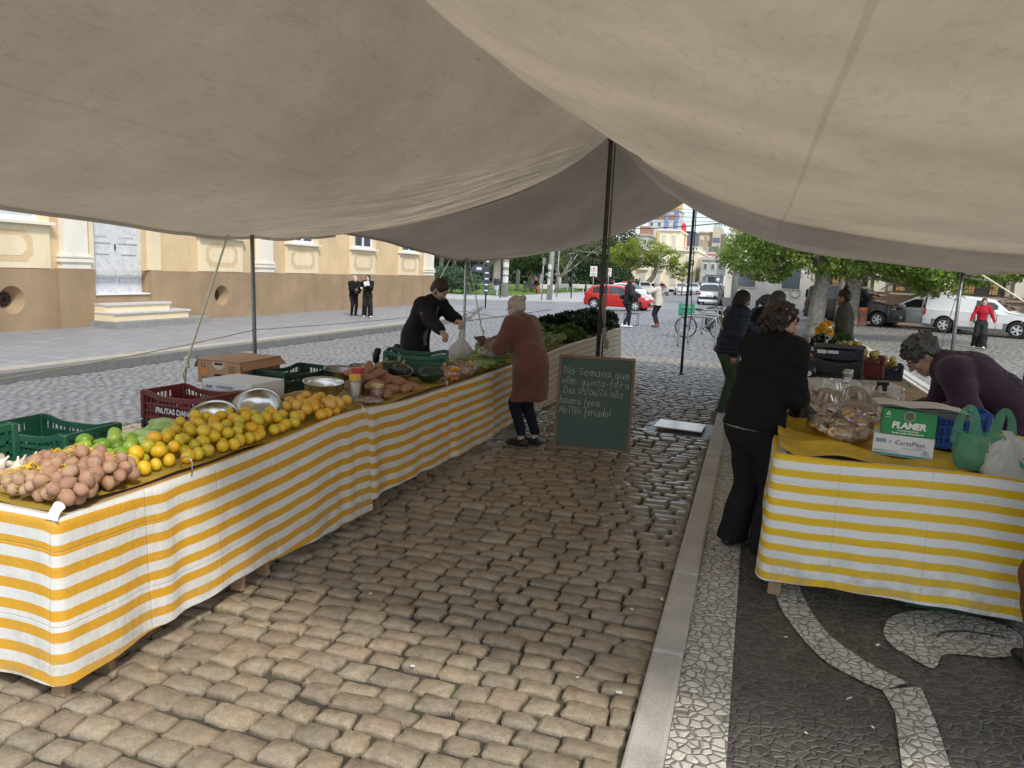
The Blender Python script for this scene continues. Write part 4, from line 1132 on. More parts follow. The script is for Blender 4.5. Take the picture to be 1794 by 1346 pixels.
for(x,y,z,q)in C1:place(rng.choice(cab),(x,y,z-.09),'cabbage','pale green cabbage in the pile to the far side of the brown coat','cabbage','pale green cabbages on the long table',(rng.uniform(-.5,.5),rng.uniform(-.2,.6),rng.uniform(0,6)))
C2=heap(16,(-3.05,-2.66,10.5,12.0),(.10,.11),tb,lambda x,y:.08,32,squeeze=.8)
for(x,y,z,q)in C2:place(rng.choice(lett),(x,y,z-.09),'lettuce','mid green lettuce bunch between the cabbages and the dark kale','lettuce','green lettuce bunches on the long table',(rng.uniform(-.4,.4),rng.uniform(-.1,.5),rng.uniform(0,6)))
C3=heap(40,(-3.15,-2.66,11.2,14.85,lambda x,y:x<-2.66-.3*max(0,(12.2-y))),(.12,.14),tb,lambda x,y:.17*max(0,min(1,(-x-2.55)/.3)),33,squeeze=.75)
for(x,y,z,q)in C3:place(rng.choice(kale),(x,y,z-.12),'kale_bunch','dark green kale bunch heaped at the far end of the table','kale','dark kale bunches at the far end',(rng.uniform(-.4,.4),rng.uniform(-.1,.4),rng.uniform(0,6)))
def settle(objs):
 for o in objs:
  x,y,z=o.location;d=(.12-TA)*(-2.55-x);s=1.04/(1.04-d)
  o.location=(x*s,y*s,z-d)
settle([o for o in COL.objects if o not in BEFORE and o.parent is None])
BEFORE=None
def crate_mat(name,c):return mk(name,c,.5,.22,5,.15,60,.002,dirt=((.10,.09,.07),9,.35))
m_cr_red=crate_mat('maroon_crate_plastic',(.17,.022,.018));m_cr_grn=crate_mat('green_crate_plastic',(.015,.105,.058));m_cr_blk=crate_mat('black_crate_plastic',(.018,.018,.019))
m_cr_dkg=crate_mat('dark_green_crate_plastic',(.012,.055,.03));m_cr_blu=crate_mat('blue_crate_plastic',(.03,.10,.38));m_cr_navy=crate_mat('navy_crate_plastic',(.012,.018,.035));m_cr_teal=crate_mat('teal_crate_plastic',(.03,.16,.11))
def crate_geo(L,W,H,nb=16,dip=.03,solid=.0):
 """L along x, W along y, origin at base centre; open slatted walls"""
 b=MB();t_=.010
 b.box((0,0,.006),(L-.02,W-.02,.010))
 for sx in(-1,1):
  for sy in(-1,1):b.rbox((sx*(L/2-.012),sy*(W/2-.012),H/2),(.034,.034,H),.006,1)
 def wall(n,length,M,dp,hole):
  rim=[]
  for i in range(13):
   k=i/12-.5;z=H-.012-dp*(1-min(1,(abs(k)/.38))**4)
   rim.append((k*(length-.02),z))
  for a,c in zip(rim[:-1],rim[1:]):
   b.add([(a[0],-t_,a[1]-.022),(c[0],-t_,c[1]-.022),(c[0],t_*.5,c[1]-.022),(a[0],t_*.5,a[1]-.022),(a[0],-t_,a[1]+.012),(c[0],-t_,c[1]+.012),(c[0],t_*.5,c[1]+.012),(a[0],t_*.5,a[1]+.012)],[(0,1,5,4),(3,7,6,2),(4,5,6,7),(0,3,2,1)],M)
  for z in(.02,H*.30,H*.56):b.box((0,-.002,z),(length-.02,.014,.014),M=M)
  for i in range(n+1):
   k=(i/n-.5);top=H-.02-dp*(1-min(1,(abs(k)/.38))**4)
   big=i%4==0
   b.box((k*(length-.03),-.001,(top+.012)/2),(.014 if big else .0075,.016 if big else .007,top-.012),M=M)
  b.box((0,.003,H*.43),(length*.97,.004,H*.22),M=M)
  b.box((0,.003,H*.13),(length*.97,.004,H*.16),M=M)
  if hole:
   b.box((-length*.32,.003,H*.72),(length*.30,.005,H*.34),M=M);b.box((length*.32,.003,H*.72),(length*.30,.005,H*.34),M=M)
  elif solid:b.box((0,.003,H*.7),(length*.97,.005,H*.3),M=M)
 wall(nb,L,Matrix.Translation((0,-W/2+.012,0)),dip,False)
 wall(nb,L,Matrix.Translation((0,W/2-.012,0))@Matrix.Rotation(PI,4,'Z'),dip,False)
 wall(int(nb*.65),W,Matrix.Translation((L/2-.012,0,0))@Matrix.Rotation(PI/2,4,'Z'),0,True)
 wall(int(nb*.65),W,Matrix.Translation((-L/2+.012,0,0))@Matrix.Rotation(-PI/2,4,'Z'),0,True)
 return b
CR={}
def crate(dim,mat,loc,rz,label,group=None,name='crate',**kw):
 key=(dim,mat.name,tuple(sorted(kw.items())))
 if key not in CR:CR[key]=crate_geo(*dim,**kw).mesh('crate',mat)
 return tag(obj(name,CR[key],None,loc,(0,0,rz)),label,'crate',group)
GK='plastic crates behind the vegetable table'
D1=(.58,.38,.20)
rc=crate(D1,m_cr_red,(-3.66,4.17,gz(-3.66)+.70),R(-3),'maroon plastic crate with white lettering on top of the black crates',GK)
b=MB();lettering(b,'FRUTAS DANIEL',.052,frame((.03,-.2035,.075),(1,0,0),(0,0,1)),bold=.0012,space=.92);b.build('lettering',mk('white_print',(.8,.8,.78),.6,.05,9,0),rc)
crate(D1,m_cr_blk,(-3.66,4.17,gz(-3.66)+.495),R(-3),'black plastic crate directly under the maroon lettered crate',GK)
crate(D1,m_cr_blk,(-3.67,4.18,gz(-3.66)+.29),R(-1),'black plastic crate in the middle of the stack under the maroon crate',GK)
crate(D1,m_cr_blk,(-3.66,4.17,gz(-3.66)+.085),R(-4),'black plastic crate at the bottom of the stack on the cobbles',GK)
crate(D1,m_cr_grn,(-3.66,2.44,.78),R(0),'dark green crate with a hand hole, topmost at the near end',GK,nb=14)
crate(D1,m_cr_grn,(-3.65,2.44,.575),R(1),'dark green crate second from the top of the near end stack',GK,nb=14)
crate(D1,m_cr_grn,(-3.66,2.45,.37),R(-1),'dark green crate third from the top of the near end stack',GK,nb=14)
crate(D1,m_cr_grn,(-3.66,2.44,.165),R(0),'dark green crate low in the near end stack',GK,nb=14)
crate(D1,m_cr_grn,(-3.68,3.08,.66),R(2),'lighter open green crate between the near green stack and the black crates',GK,nb=18)
crate(D1,m_cr_grn,(-3.68,3.08,.455),R(1),'green crate under the open green crate behind the limes',GK,nb=18)
crate(D1,m_cr_grn,(-3.68,3.08,.25),R(3),'green crate at the bottom of the stack behind the limes',GK,nb=18)
crate(D1,m_cr_dkg,(-3.72,5.42,.72),R(80),'dark green crate on the maroon crate beside the brown carton',GK)
crate(D1,m_cr_red,(-3.70,5.36,.515),R(82),'maroon crate under the dark green crate beside the brown carton',GK)
crate(D1,m_cr_red,(-3.70,5.38,.31),R(84),'maroon crate at the bottom beside the brown carton',GK)
crate(D1,m_cr_grn,(-3.68,4.75,.09),R(-3),'green crate low on the cobbles under the white printed carton',GK)
crate(D1,m_cr_grn,(-3.68,4.76,.295),R(-3),'green crate in the middle of the pile under the white printed carton',GK)
crate(D1,m_cr_grn,(-3.66,4.74,.50),R(-2),'green crate directly under the white printed carton',GK)
crate((.60,.40,.21),m_cr_grn,(-3.08,6.52,.806),R(20),'bright green crate standing on the vegetable table before the vendor',None,nb=20).rotation_euler=(0,R(1),R(22))
t_=thing('hand_trolley','folded black trolley whose rubber grips show behind the green table crate','trolley',(-3.44,6.78,0))
for i,(dx,dy,zz)in enumerate(((0,0,.99),(-.10,-.22,.96))):
 b=MB();b.tube([(dx,dy,.1),(dx,dy,zz-.08)],.014,8);b.build('tube',m_pole_d,t_,smooth=True)
 b=MB();b.tube([(dx,dy,zz-.1),(dx,dy,zz-.03),(dx+.01,dy+.02,zz+.02),(dx+.01,dy+.05,zz+.02)],[.03,.036,.034,.02],12);b.build('grip',mk('black_rubber',(.012,.012,.013),.6,.2,9,.1),t_,smooth=True)
b=MB();b.box((-.06,-.16,.12),(.25,.40,.02));b.build('base_plate',m_pole_d,t_)
for dy in(.05,-.37):
 b=MB();b.tube([(-.06,dy-.02,.10),(-.06,dy+.02,.10)],.09,18);b.build('wheel',mk('black_rubber',(.012,.012,.013),.6,.2,9,.1),t_,smooth=False)
m_card=mk('brown_cardboard',(.42,.235,.12),.75,.14,4,.15,60,.003,dirt=((.2,.11,.06),7,.4));m_cardin=mk('cardboard_edge',(.36,.22,.13),.8,.2,9,.2)
m_cardw=mk('white_cardboard',(.70,.69,.67),.55,.08,4,.1,40,.002,dirt=((.45,.42,.38),6,.3));m_ink=mk('grey_print',(.22,.23,.26),.7,.2,30,0);m_inkb=mk('blue_print',(.12,.20,.34),.7,.1,30,0)
m_cardo=mk('orange_print',(.60,.22,.04),.7,.1,30,0);m_teal=mk('teal_print',(.05,.28,.30),.6,.1,30,0);m_gcard=mk('green_cardboard',(.015,.24,.055),.4,.14,5,.1,30,.003);m_wp=mk('white_print',(.8,.8,.78),.6,.05,9,0)
t_=thing('fruit_carton','brown printed cardboard fruit tray box turned over on the wooden crate','carton',(-4.15,5.28,.79),R(2))
b=MB();W_,D_,H_=.42,.56,.19
b.rbox((0,0,H_/2),(W_,D_,H_),.006,1);b.build('body',m_card,t_)
b=MB()
for(a,c,d)in(((-W_/2,-D_/2,H_),(-W_/2,D_/2,H_),(-.05,0,-.07)),((W_/2,D_/2,H_),(W_/2,-D_/2,H_),(.05,0,-.06))):
 b.add([a,c,(c[0]+d[0],c[1]-.04,c[2]+d[2]),(a[0]+d[0],a[1]+.02,a[2]+d[2])],[(0,1,2,3)])
b.box((0,0,H_+.004),(W_+.015,D_+.01,.006));b.build('flap',m_card,t_)
b=MB();F1=frame((0,-D_/2-.0022,0),(1,0,0),(0,0,1))
def disc(b,c,r,M,n=24,half=False):
 pts=[(c[0]+r*math.cos(a),c[1]+r*math.sin(a),0)for a in[(-PI if half else 0)+(PI if half else 2*PI)*i/n for i in range(n+1)]]
 b.add(pts,[tuple(range(n+1))],M)
def rect(b,x0,x1,y0,y1,M,z=0):b.add([(x0,y0,z),(x1,y0,z),(x1,y1,z),(x0,y1,z)],[(0,1,2,3)],M)
disc(b,(.0,H_-.008),.062,F1,half=True);F2=frame((W_/2+.0022,0,0),(0,1,0),(0,0,1));disc(b,(.05,H_-.008),.07,F2,half=True);b.build('pale_emblem',mk('pale_print',(.58,.46,.34),.7,.1,20,0),t_)
b=MB();rect(b,-.04,.04,H_-.032,H_-.014,F1,.001);b.build('hand_hole',mk('dark_hole',(.015,.012,.01),.9,.1,9,0),t_);b=MB();rect(b,-.04,.04,.065,.083,F1,.001);b.build('hand_hole',MATS['dark_hole'],t_)
b=MB();rect(b,-.18,-.10,.075,.12,F1);b.build('orange_patch',m_cardo,t_)
b=MB();rect(b,.09,.19,.045,.068,F1);rect(b,-.2,-.06,.06,.10,F2);b.build('blue_bar',mk('dull_blue_print',(.16,.22,.26),.7,.1,20,0),t_)
b=MB()
for i in range(4):rect(b,-.17+.03*(i%2),-.155+.03*(i%2),.13+.022*(i//2),.143+.022*(i//2),F1)
for i in range(4):rect(b,.09,.17,.10+.016*i,.105+.016*i,F1)
for i in range(5):rect(b,-.19,-.09,.125+.011*i,.129+.011*i,F2)
lettering(b,'apricot',.04,frame((0,-D_/2-.0024,.040),(1,0,0),(0,0,1)),shear=.2);lettering(b,'green',.03,frame((-.14,-D_/2-.0024,.05),(1,0,0),(0,0,1)),shear=.2)
b.build('print',mk('brown_print',(.16,.08,.04),.7,.1,30,0),t_)
b=MB();lettering(b,'Kiwi',.06,frame((W_/2+.0024,.17,.115),(0,1,0),(0,0,1)),bold=.002);b.build('lettering',m_cardo,t_)
def slat_crate(loc,rz,dim,label,grp):
 t_=thing('wooden_crate',label,'crate',loc,rz,grp);L,W,H=dim
 b=MB()
 for s in(-1,1):
  for i in range(7):b.box((-L/2+.03+(L-.06)*i/6,s*(W/2),H/2),(.05,.012,H-.01))
  for i in range(7):b.box((s*L/2,-W/2+.03+(W-.06)*i/6,H/2),(.012,.05,H-.01))
 b.build('slats',m_wood,t_)
 b=MB()
 for s in(-1,1):
  for z in(.03,H-.03):
   b.box((0,s*(W/2-.013),z),(L-.02,.014,.045));b.box((s*(L/2-.013),0,z),(.014,W-.06,.045))
 b.box((0,0,.012),(L-.04,W-.04,.012));b.build('rails',m_board,t_)
slat_crate((-4.13,5.28,.39),R(2),(.40,.52,.395),'slatted wooden crate right under the brown carton','wooden crates under the brown carton')
slat_crate((-4.13,5.28,-.01),R(4),(.40,.52,.395),'slatted wooden crate on the cobbles below another wooden crate','wooden crates under the brown carton')
t_=thing('white_carton','white printed carton standing behind the two tipped steel bowls','carton',(-3.60,4.62,.72),R(-4))
b=MB();b.rbox((0,0,.105),(.46,.36,.21),.004,1);b.build('body',m_cardw,t_)
b=MB();F1=frame((0,-.1822,0),(1,0,0),(0,0,1));b.add([(-.08,.13,0),(.225,.13,0),(.225,.165,0),(.02,.15,0)],[(0,1,2,3)],F1);b.build('tan_band',mk('tan_print',(.5,.33,.15),.6,.1,20,0),t_)
b=MB()
for i in range(26):rect(b,-.09+.006*i,-.09+.006*i+rng.choice((.002,.003,.004)),.155,.175,F1,.001)
for(x,y)in((-.17,.08),(-.14,.08),(-.05,.085),(.02,.08)):
 for q in range(3):rect(b,x+.008*q,x+.008*q+.005,y,y+.014,F1)
rect(b,-.19,-.13,.15,.17,F1);rect(b,.05,.09,.08,.095,F1);rect(b,-.03,.01,.11,.115,F1);b.build('print',m_ink,t_)
def plastic(name,col,alpha=.75,rough=.3,trans=.5):
 if name in MATS:return MATS[name]
 t=NT(name);v=t.co('Object')
 mp=t.n('ShaderNodeMapping');mp.inputs['Scale'].default_value=(1,1,.3);t.l(v,mp.inputs['Vector'])
 t.set(Base_Color=col,Roughness=rough,Alpha=alpha)
 b1=t.bump(t.noise(14,5,.65,vec=mp.outputs[0],dist=.8),.7,.03);t.bump(t.noise(50,3,.6,vec=v),.25,.01,b1)
 tl=t.n('ShaderNodeBsdfTranslucent');tl.inputs['Color'].default_value=(*col,1);mx=t.n('ShaderNodeMixShader');mx.inputs[0].default_value=trans
 t.l(t.b.outputs[0],mx.inputs[1]);t.l(tl.outputs[0],mx.inputs[2]);t.l(mx.outputs[0],t.out.inputs['Surface'])
 MATS[name]=t.mat;return t.mat
def carrier(name,loc,rz,w,d,h,mat,label,handle_top,hang=True,seed=1,squash=1.,parts=None):
 """T-shirt carrier bag: body with gathered top and two loop handles meeting at handle_top (local)"""
 t_=thing(name,label,'carrier bag',loc,rz)
 n=nz3(seed);n2=nz3(seed+9)
 rows=[]
 for i in range(17):
  k=i/16
  if hang:f=(.82+.25*math.sin(k*PI*.8))*(1-.80*max(0,(k-.35)/.65)**1.3)
  else:f=(.86+.20*math.sin(k*PI*.9))*(1-.18*k)
  row=[]
  for j in range(30):
   a=2*PI*j/30
   q=1+.07*n((math.cos(a),math.sin(a),k*1.5))+(.10*k+.045)*math.sin(a*8+seed+2*n2((math.cos(a),math.sin(a),k)))
   cx,cy=(handle_top[0]*max(0,(k-.3)/.7)**1.5,handle_top[1]*max(0,(k-.3)/.7)**1.5)if hang else(0,0)
   e=2.6
   ca,sa=math.cos(a),math.sin(a)
   sr=(abs(ca)**e+abs(sa)**e)**(-1/e)
   row.append((cx+w/2*f*q*sr*ca,cy+d/2*f*q*sr*sa,k*h))
  rows.append(row)
 b=MB();b.grid(rows,closed=True);b.add([p for p in rows[0]],[tuple(range(29,-1,-1))]);b.build('bag',mat,t_,smooth=True)
 for s in(-1,1):
  b=MB()
  if hang:
   P=catmull([(handle_top[0]+s*.02,handle_top[1],h-.01),(handle_top[0]+s*.03,handle_top[1]+.01,h+.05),(handle_top[0]+s*.004,handle_top[1],h+.10),(handle_top[0]-s*.02,handle_top[1]-.01,h+.05),(handle_top[0]-s*.012,handle_top[1],h-.01)],4)
  else:
   P=catmull([(s*w*.14,0,h-.05),(s*w*.19,-.01,h+.06),(s*w*.25,-.005,h+.125),(s*w*.34,0,h+.14),(s*w*.43,.005,h+.09),(s*w*.47,.01,h),(s*w*.45,.01,h-.06)],5)
  V=[]
  for i,p in enumerate(P if not hang else[]):
   tg=P[min(i+1,len(P)-1)]-P[max(i-1,0)];nn=Vector((-tg.z,0,tg.x)).normalized()*(.012+.022*abs(i/len(P)-.5)*2);V.append([(p.x-nn.x,p.y-.004,p.z-nn.z),(p.x,p.y+.006*math.sin(i),p.z),(p.x+nn.x,p.y-.004,p.z+nn.z)])
  for i,p in enumerate(P if hang else[]):
   wd=.022 if not hang else .014
   V.append([(p.x-wd*(1.3-.6*math.sin(PI*i/len(P))),p.y,p.z),(p.x,p.y+.006,p.z+.004),(p.x+wd*(1.3-.6*math.sin(PI*i/len(P))),p.y,p.z)])
  b.grid(V);b.build('handle',mat,t_,smooth=True)
 return t_
m_bagw=plastic('white_bag_film',(.74,.72,.69),.86,.35,.35);m_bagg=plastic('green_bag_film',(.16,.46,.28),.60,.22,.40);m_bagk=plastic('black_bag_film',(.008,.008,.009),.99,.25,.05)
wb=carrier('carrier_bag',(-3.12,7.75,.80),R(30),.27,.22,.235,m_bagw,'white carrier bag of vegetables held up by the bearded vendor',(.02,.03),True,3)
pillow((0,0,.07),(.085,.075,.065),3).build('vegetables',mk('pale_salad',(.5,.5,.38),.6,.3,40,.3,60),wb,smooth=True)
# ================================================================== BREAD STALL
zr_=.866
t_=thing('white_carton','white printed carton with a teal stripe on the bread table','carton',(.885,4.74,zr_),R(-9.5))
b=MB();b.rbox((0,0,.062),(.31,.22,.124),.004,1);b.build('body',m_cardw,t_)
F1=frame((0,-.1122,0),(1,0,0),(0,0,1))
b=MB();rect(b,-.152,.152,.004,.016,F1);b.build('teal_stripe',m_teal,t_)
b=MB();lettering(b,'CartaPlast',.036,frame((.035,-.1124,.082),(1,0,0),(0,0,1)),bold=.0003);lettering(b,'do Brasil',.012,frame((.085,-.1124,.062),(1,0,0),(0,0,1)));lettering(b,'Embalagens Plásticas',.011,frame((.04,-.1124,.052),(1,0,0),(0,0,1)))
lettering(b,'ESP6290 38 cm X 18 cm',.012,frame((-.085,-.1124,.027),(1,0,0),(0,0,1)),bold=.0003)
for i in range(22):rect(b,-.140+.0024*i,-.140+.0024*i+rng.choice((.001,.0015)),.074,.098,F1)
for s in(0,1):
 P=[(-.068+(.010+s*.012)+.013*math.cos(a),.084+.010*math.sin(a),0)for a in[PI*(.6+s)+2.2*i/8 for i in range(9)]]
 Q=[(-.068+(.010+s*.012)+.007*math.cos(a),.084+.006*math.sin(a),0)for a in[PI*(.6+s)+2.2*i/8 for i in range(9)]]
 b.grid([P,Q],M=F1)
for rr in(.018,.013):
 P=[(.115+rr*math.cos(a),.035+rr*math.sin(a),0)for a in[PI*i/14 for i in range(15)]];Q=[(.115+(rr-.0015)*math.cos(a),.035+(rr-.0015)*math.sin(a),0)for a in[PI*i/14 for i in range(15)]]
 b.grid([P,Q],M=F1)
rect(b,.095,.135,.030,.0325,F1);rect(b,.112,.118,.030,.048,F1);rect(b,.09,.14,.023,.025,F1)
b.build('print',m_inkb,t_)
t_=thing('green_carton','green carton with white lettering stacked on the white carton','carton',(.895,4.725,zr_+.126),R(-7))
b=MB();b.rbox((0,0,.075),(.275,.19,.15),.004,1);b.build('body',m_gcard,t_)
F1=frame((0,-.0972,0),(1,0,0),(0,0,1))
b=MB();lettering(b,'PLAMER',.050,frame((.0,-.0974,.056),(1,0,0),(0,0,1)),bold=.0024,shear=.15,space=.95);lettering(b,'www.plamer.com.br',.013,frame((.0,-.0974,.028),(1,0,0),(0,0,1)),bold=.0004);lettering(b,'Sacolas, papéis e filmes plásticos',.0125,frame((.0,-.0974,.013),(1,0,0),(0,0,1)),bold=.0005)
for i in range(3):
 a=PI/2+i*2*PI/3
 for q in(0,1):
  p0=Vector((-.108+.015*math.cos(a+q*2.094),.122+.015*math.sin(a+q*2.094)))
  p1=Vector((-.108+.004*math.cos(a+q*2.094),.122+.004*math.sin(a+q*2.094)))
 a2=a+2.094
 A=Vector((math.cos(a),math.sin(a)))*.016;B_=Vector((math.cos(a2),math.sin(a2)))*.016
 A1,B1=A.lerp(B_,.12),A.lerp(B_,.78);n_=Vector((-(B_-A).y,(B_-A).x)).normalized()*.0045
 c0=Vector((-.108,.120))
 b.add([(*(c0+A1),0),(*(c0+B1),0),(*(c0+B1+n_),0),(*(c0+A1+n_),0)],[(0,1,2,3)],F1)
rect(b,-.122,-.094,.098,.100,F1)
b.build('lettering',m_wp,t_)
b=MB()
P=[(.0+.032*math.cos(a),.112+.032*math.sin(a),0)for a in[PI/2+PI/3*i for i in range(7)]];Q=[(.0+.027*math.cos(a),.112+.027*math.sin(a),0)for a in[PI/2+PI/3*i for i in range(7)]]
b.grid([P,Q],M=F1);b.build('emblem_ring',mk('grey_ring_print',(.40,.42,.38),.6,.1,20,0),t_)
b=MB();b.add([(.0+.026*math.cos(PI/2+PI/3*i),.112+.026*math.sin(PI/2+PI/3*i),0)for i in range(6)],[tuple(range(6))],F1);b.build('emblem',mk('olive_print',(.10,.13,.07),.6,.3,60,0),t_)
b=MB()
for i in range(4):
 z=zr_+.283+i*.006;o_=.012*i
 P=[]
 for u in range(9):
  row=[]
  for v_ in range(7):
   X=-.17+.46*u/8-o_*.5;Y=-.12+.26*v_/6+o_*.4
   row.append((.90+X,4.73+Y-.08*X,z+.012*math.sin(u*.8+i)+(-.02 if u==0 else 0)*i*.3+.012*(u/8)**2*-2))
  P.append(row)
 b.grid(P);b.grid([[(p[0],p[1],p[2]-.004)for p in row]for row in P],flip=True)
tag(b.build('paper_bundle',mk('old_newsprint',(.55,.545,.53),.8,.12,8,.2,20,.01,dirt=((.3,.29,.27),5,.4)),smooth=True),'folded sheets of grey paper lying across the green carton','paper')
crate((.36,.26,.24),m_cr_blu,(1.22,5.14,zr_),R(-4),'blue plastic crate half hidden behind the green carton',nb=12)
gb=carrier('carrier_bag',(1.24,4.56,zr_),R(-5),.27,.17,.19,m_bagg,'translucent green carrier bag standing open with both handles up',(0,0),False,5)
pillow((0,0,.085),(.105,.065,.085),8).build('inner_bag',m_bagw,gb,smooth=True)
b=MB();Fg=frame((.02,-.094,.11),(1,0,.0),(0,.1,1));lettering(b,'ATAC',.04,Fg@Matrix.Rotation(1.4,4,'Z'),bold=.001);b.build('lettering',mk('pale_green_print',(.45,.62,.50),.5,.1,20,0),gb)
t_=thing('carrier_bag','slumped white carrier bag with pink and green print at the table corner','carrier bag',(1.43,4.44,zr_),0)
rows=[];n_=nz3(23);n2_=nz3(31)
for i in range(19):
 k=i/18;row=[]
 for j in range(48):
  a=2*PI*j/48;d_=(math.cos(a),math.sin(a),k*1.4);f=(1-.30*k+.12*math.sin(k*3))*(1+.10*n_(d_)+.10*k*math.sin(9*a+4*n2_(d_))+.03*math.sin(17*a+k*9))
  sr=(abs(d_[0])**3+abs(d_[1])**3)**(-1/3)
  row.append((.20*f*sr*d_[0],.085*f*sr*d_[1],.165*k*(1+.22*n2_((d_[0],d_[1],.3)))+.03*k*abs(math.sin(5*a))))
 rows.append(row)
bb_=MB();bb_.grid(rows,closed=True);bb_.add(rows[0],[tuple(range(47,-1,-1))]);bb_.build('bag',m_bagw,t_,smooth=True)
b=MB();b.grid([[(-.12+.03*math.sin(k*3)+q*.025,-.02+.02*k,.13+.10*k)for q in(-1,0,1)]for k in(0,.3,.6,.9,1.1)]);b.build('handle',m_bagw,t_,smooth=True)
for nm,col,pts in(('pink_print',(.62,.08,.16),[(-.07,.10),(-.05,.085),(.0,.035),(.03,.01),(.015,.005),(-.03,.045)]),('green_print',(.10,.32,.14),[(-.08,.085),(-.055,.06),(-.01,.02),(-.02,.01),(-.07,.045)]),('magenta_flower_print',(.50,.05,.18),[(.05,.02),(.08,.06),(.12,.055),(.13,.02),(.09,.005)])):
 b=MB();b.add([(x,-.100-.004*math.sin(x*30),y+.03)for x,y in pts],[tuple(range(len(pts)))]);b.build(nm,mk(nm,col,.5,.1,20,0),t_)
m_bread=mk('bread_crust',(.38,.19,.08),.55,.3,7,.3,40,.006,dirt=((.50,.32,.16),6,.5));m_cookie=mk('butter_cookie',(.82,.50,.19),.6,.25,20,.3,80,.004);m_tagp=mk('lilac_label',(.74,.58,.72),.5,.25,60,0)
def loaf(x,y,h,r,label,seed):
 t_=thing('wrapped_bread',label,'bread',(x,y,zr_+h),rng.uniform(0,6),'round breads wrapped in clear film')
 n=nz3(seed);b=MB();b.ball((0,0,.05),(r,r,.062),24,12,disp=lambda d:1+.03*n(d));b.build('loaf',m_bread,t_,smooth=True)
 pillow((0,0,.052),(r*1.1,r*1.1,.075),seed,amp=.05,nu=28).build('film',m_film,t_,smooth=True)
 b=MB()
 b.grid([[(r*(q+.07*(q-1)*math.sin(a*7))*math.cos(a),r*(q+.07*(q-1)*math.sin(a*7))*math.sin(a),.05+.22*(q-1)*math.sin(a*11+seed)+.05*(q-1))for a in[2*PI*i/60 for i in range(60)]]for q in(1.05,1.2,1.38)],closed=True)
 b.build('film_ruffle',m_film2,t_,smooth=True)
for i,(x,y,h,r,lab)in enumerate([(.75,5.78,.02,.125,'largest round wrapped bread, in front of the others'),(.58,6.22,.03,.115,'round wrapped bread with a bright film edge behind the cookie packets'),(.44,5.95,.01,.10,'round wrapped bread beside the black bag'),(.97,6.2,.03,.12,'round wrapped bread partly behind the green carton'),(.80,6.32,.05,.10,'round wrapped bread at the back before the clear tub')]):loaf(x,y,h,r,lab,60+i)
GCk='clear packets of ring cookies'
def cookies(x,y,h,seed,label,s=1.):
 t_=thing('cookie_packet',label,'cookie packet',(x,y,zr_+h),rng.uniform(0,6),GCk);r=random.Random(seed)
 b=MB()
 for i in range(13):
  c=Vector((r.uniform(-.06,.06),r.uniform(-.045,.045),.014+.05*r.random()))*s;M=Matrix.Translation(c)@Euler((r.uniform(-.9,.9),r.uniform(-.9,.9),r.uniform(0,3))).to_matrix().to_4x4()
  b.tube([(.021*math.cos(a),.021*math.sin(a),0)for a in[2*PI*k/12 for k in range(13)]],.0105,7,False,M)
 b.build('cookies',m_cookie,t_,smooth=True)
 pillow((0,0,.04),(.092*s,.075*s,.05),seed,amp=.14).build('film',m_film,t_,smooth=True)
 b=MB();b.grid([[(-.03+.06*i/4,-.02+.045*j/3,.097+.006*math.sin(i*1.3+seed))for j in range(4)]for i in range(5)],M=Euler((r.uniform(-.4,.4),r.uniform(-.4,.4),0)).to_matrix().to_4x4());b.build('paper_label',m_tagp,t_)
 for s_ in(-1,1):
  b=MB();b.grid([[(s_*(.085+.05*k),q*(.03+.02*k),.04+.03*k+.012*math.sin(q*6+seed))for q in(-1,-.5,0,.5,1)]for k in(0,.5,1)]);b.build('film_end',m_film2,t_,smooth=True)
for i,(x,y,h,lab)in enumerate([(.57,4.80,.03,'cookie packet nearest the front edge with a square lilac label'),(.68,4.98,.01,'cookie packet touching the white carton'),(.47,5.22,.01,'cookie packet beside the black bag'),(.60,5.12,.02,'cookie packet in the middle of the heap'),(.72,5.25,.03,'cookie packet leaning on the green carton'),(.52,5.45,.02,'cookie packet between black bag and largest bread'),(.66,5.42,.05,'cookie packet on top of the heap before the largest bread'),(.80,5.40,.02,'cookie packet beneath the largest bread by the carton'),(.42,5.62,.03,'cookie packet behind the black bag')]):cookies(x,y,h,80+i,lab)
b=pillow((0,0,.05),(.10,.08,.05),44,amp=.2);o=b.build('wafer_packet',mk('pink_white_wrap',(.55,.42,.46),.4,.3,18,.3,40,.01,dirt=((.35,.15,.18),10,.6)),smooth=True,loc=(.42,6.2,zr_+.09));tag(o,'pink and white wrapped packet beside the clear tubs','packet')
t_=carrier('carrier_bag',(.37,5.42,zr_),R(20),.20,.17,.14,m_bagk,'shiny black bag hanging from the hand of the customer in black',(.02,.03),True,31)
b=MB();b.rbox((.055,-.095,.05),(.012,.006,.03),.002,1);b.tube([(.055+.010*math.cos(a),-.095,.072+.012*math.sin(a))for a in[PI*i/8 for i in range(9)]],.0022,6);b.build('padlock',m_lidg,t_)
m_tub=glassy('milky_tub_plastic',(.66,.64,.58),.25,.55,.5)
def tub(x,y,z,L,W,H,rz,label,extra=None):
 t_=thing('clear_tub',label,'tub',(x,y,z),rz,'milky clear storage tubs')
 b=MB();r_=[(L/2-.025,W/2-.025,0),(L/2-.01,W/2-.01,H),(L/2+.012,W/2+.012,H),(L/2+.012,W/2+.012,H-.014)]
 rows=[]
 for(a,c,h)in r_:rows.append([(a*sx,c*sy,h)for sx,sy in((-1,-.85),(-.9,-1),(.9,-1),(1,-.85),(1,.85),(.9,1),(-.9,1),(-1,.85))])
 b.grid(rows,closed=True);b.add(rows[0],[tuple(range(7,-1,-1))]);b.build('tub',m_tub,t_)
 return t_
tub(.93,6.82,zr_,.50,.40,.15,R(8),'larger milky tub behind the wrapped breads')
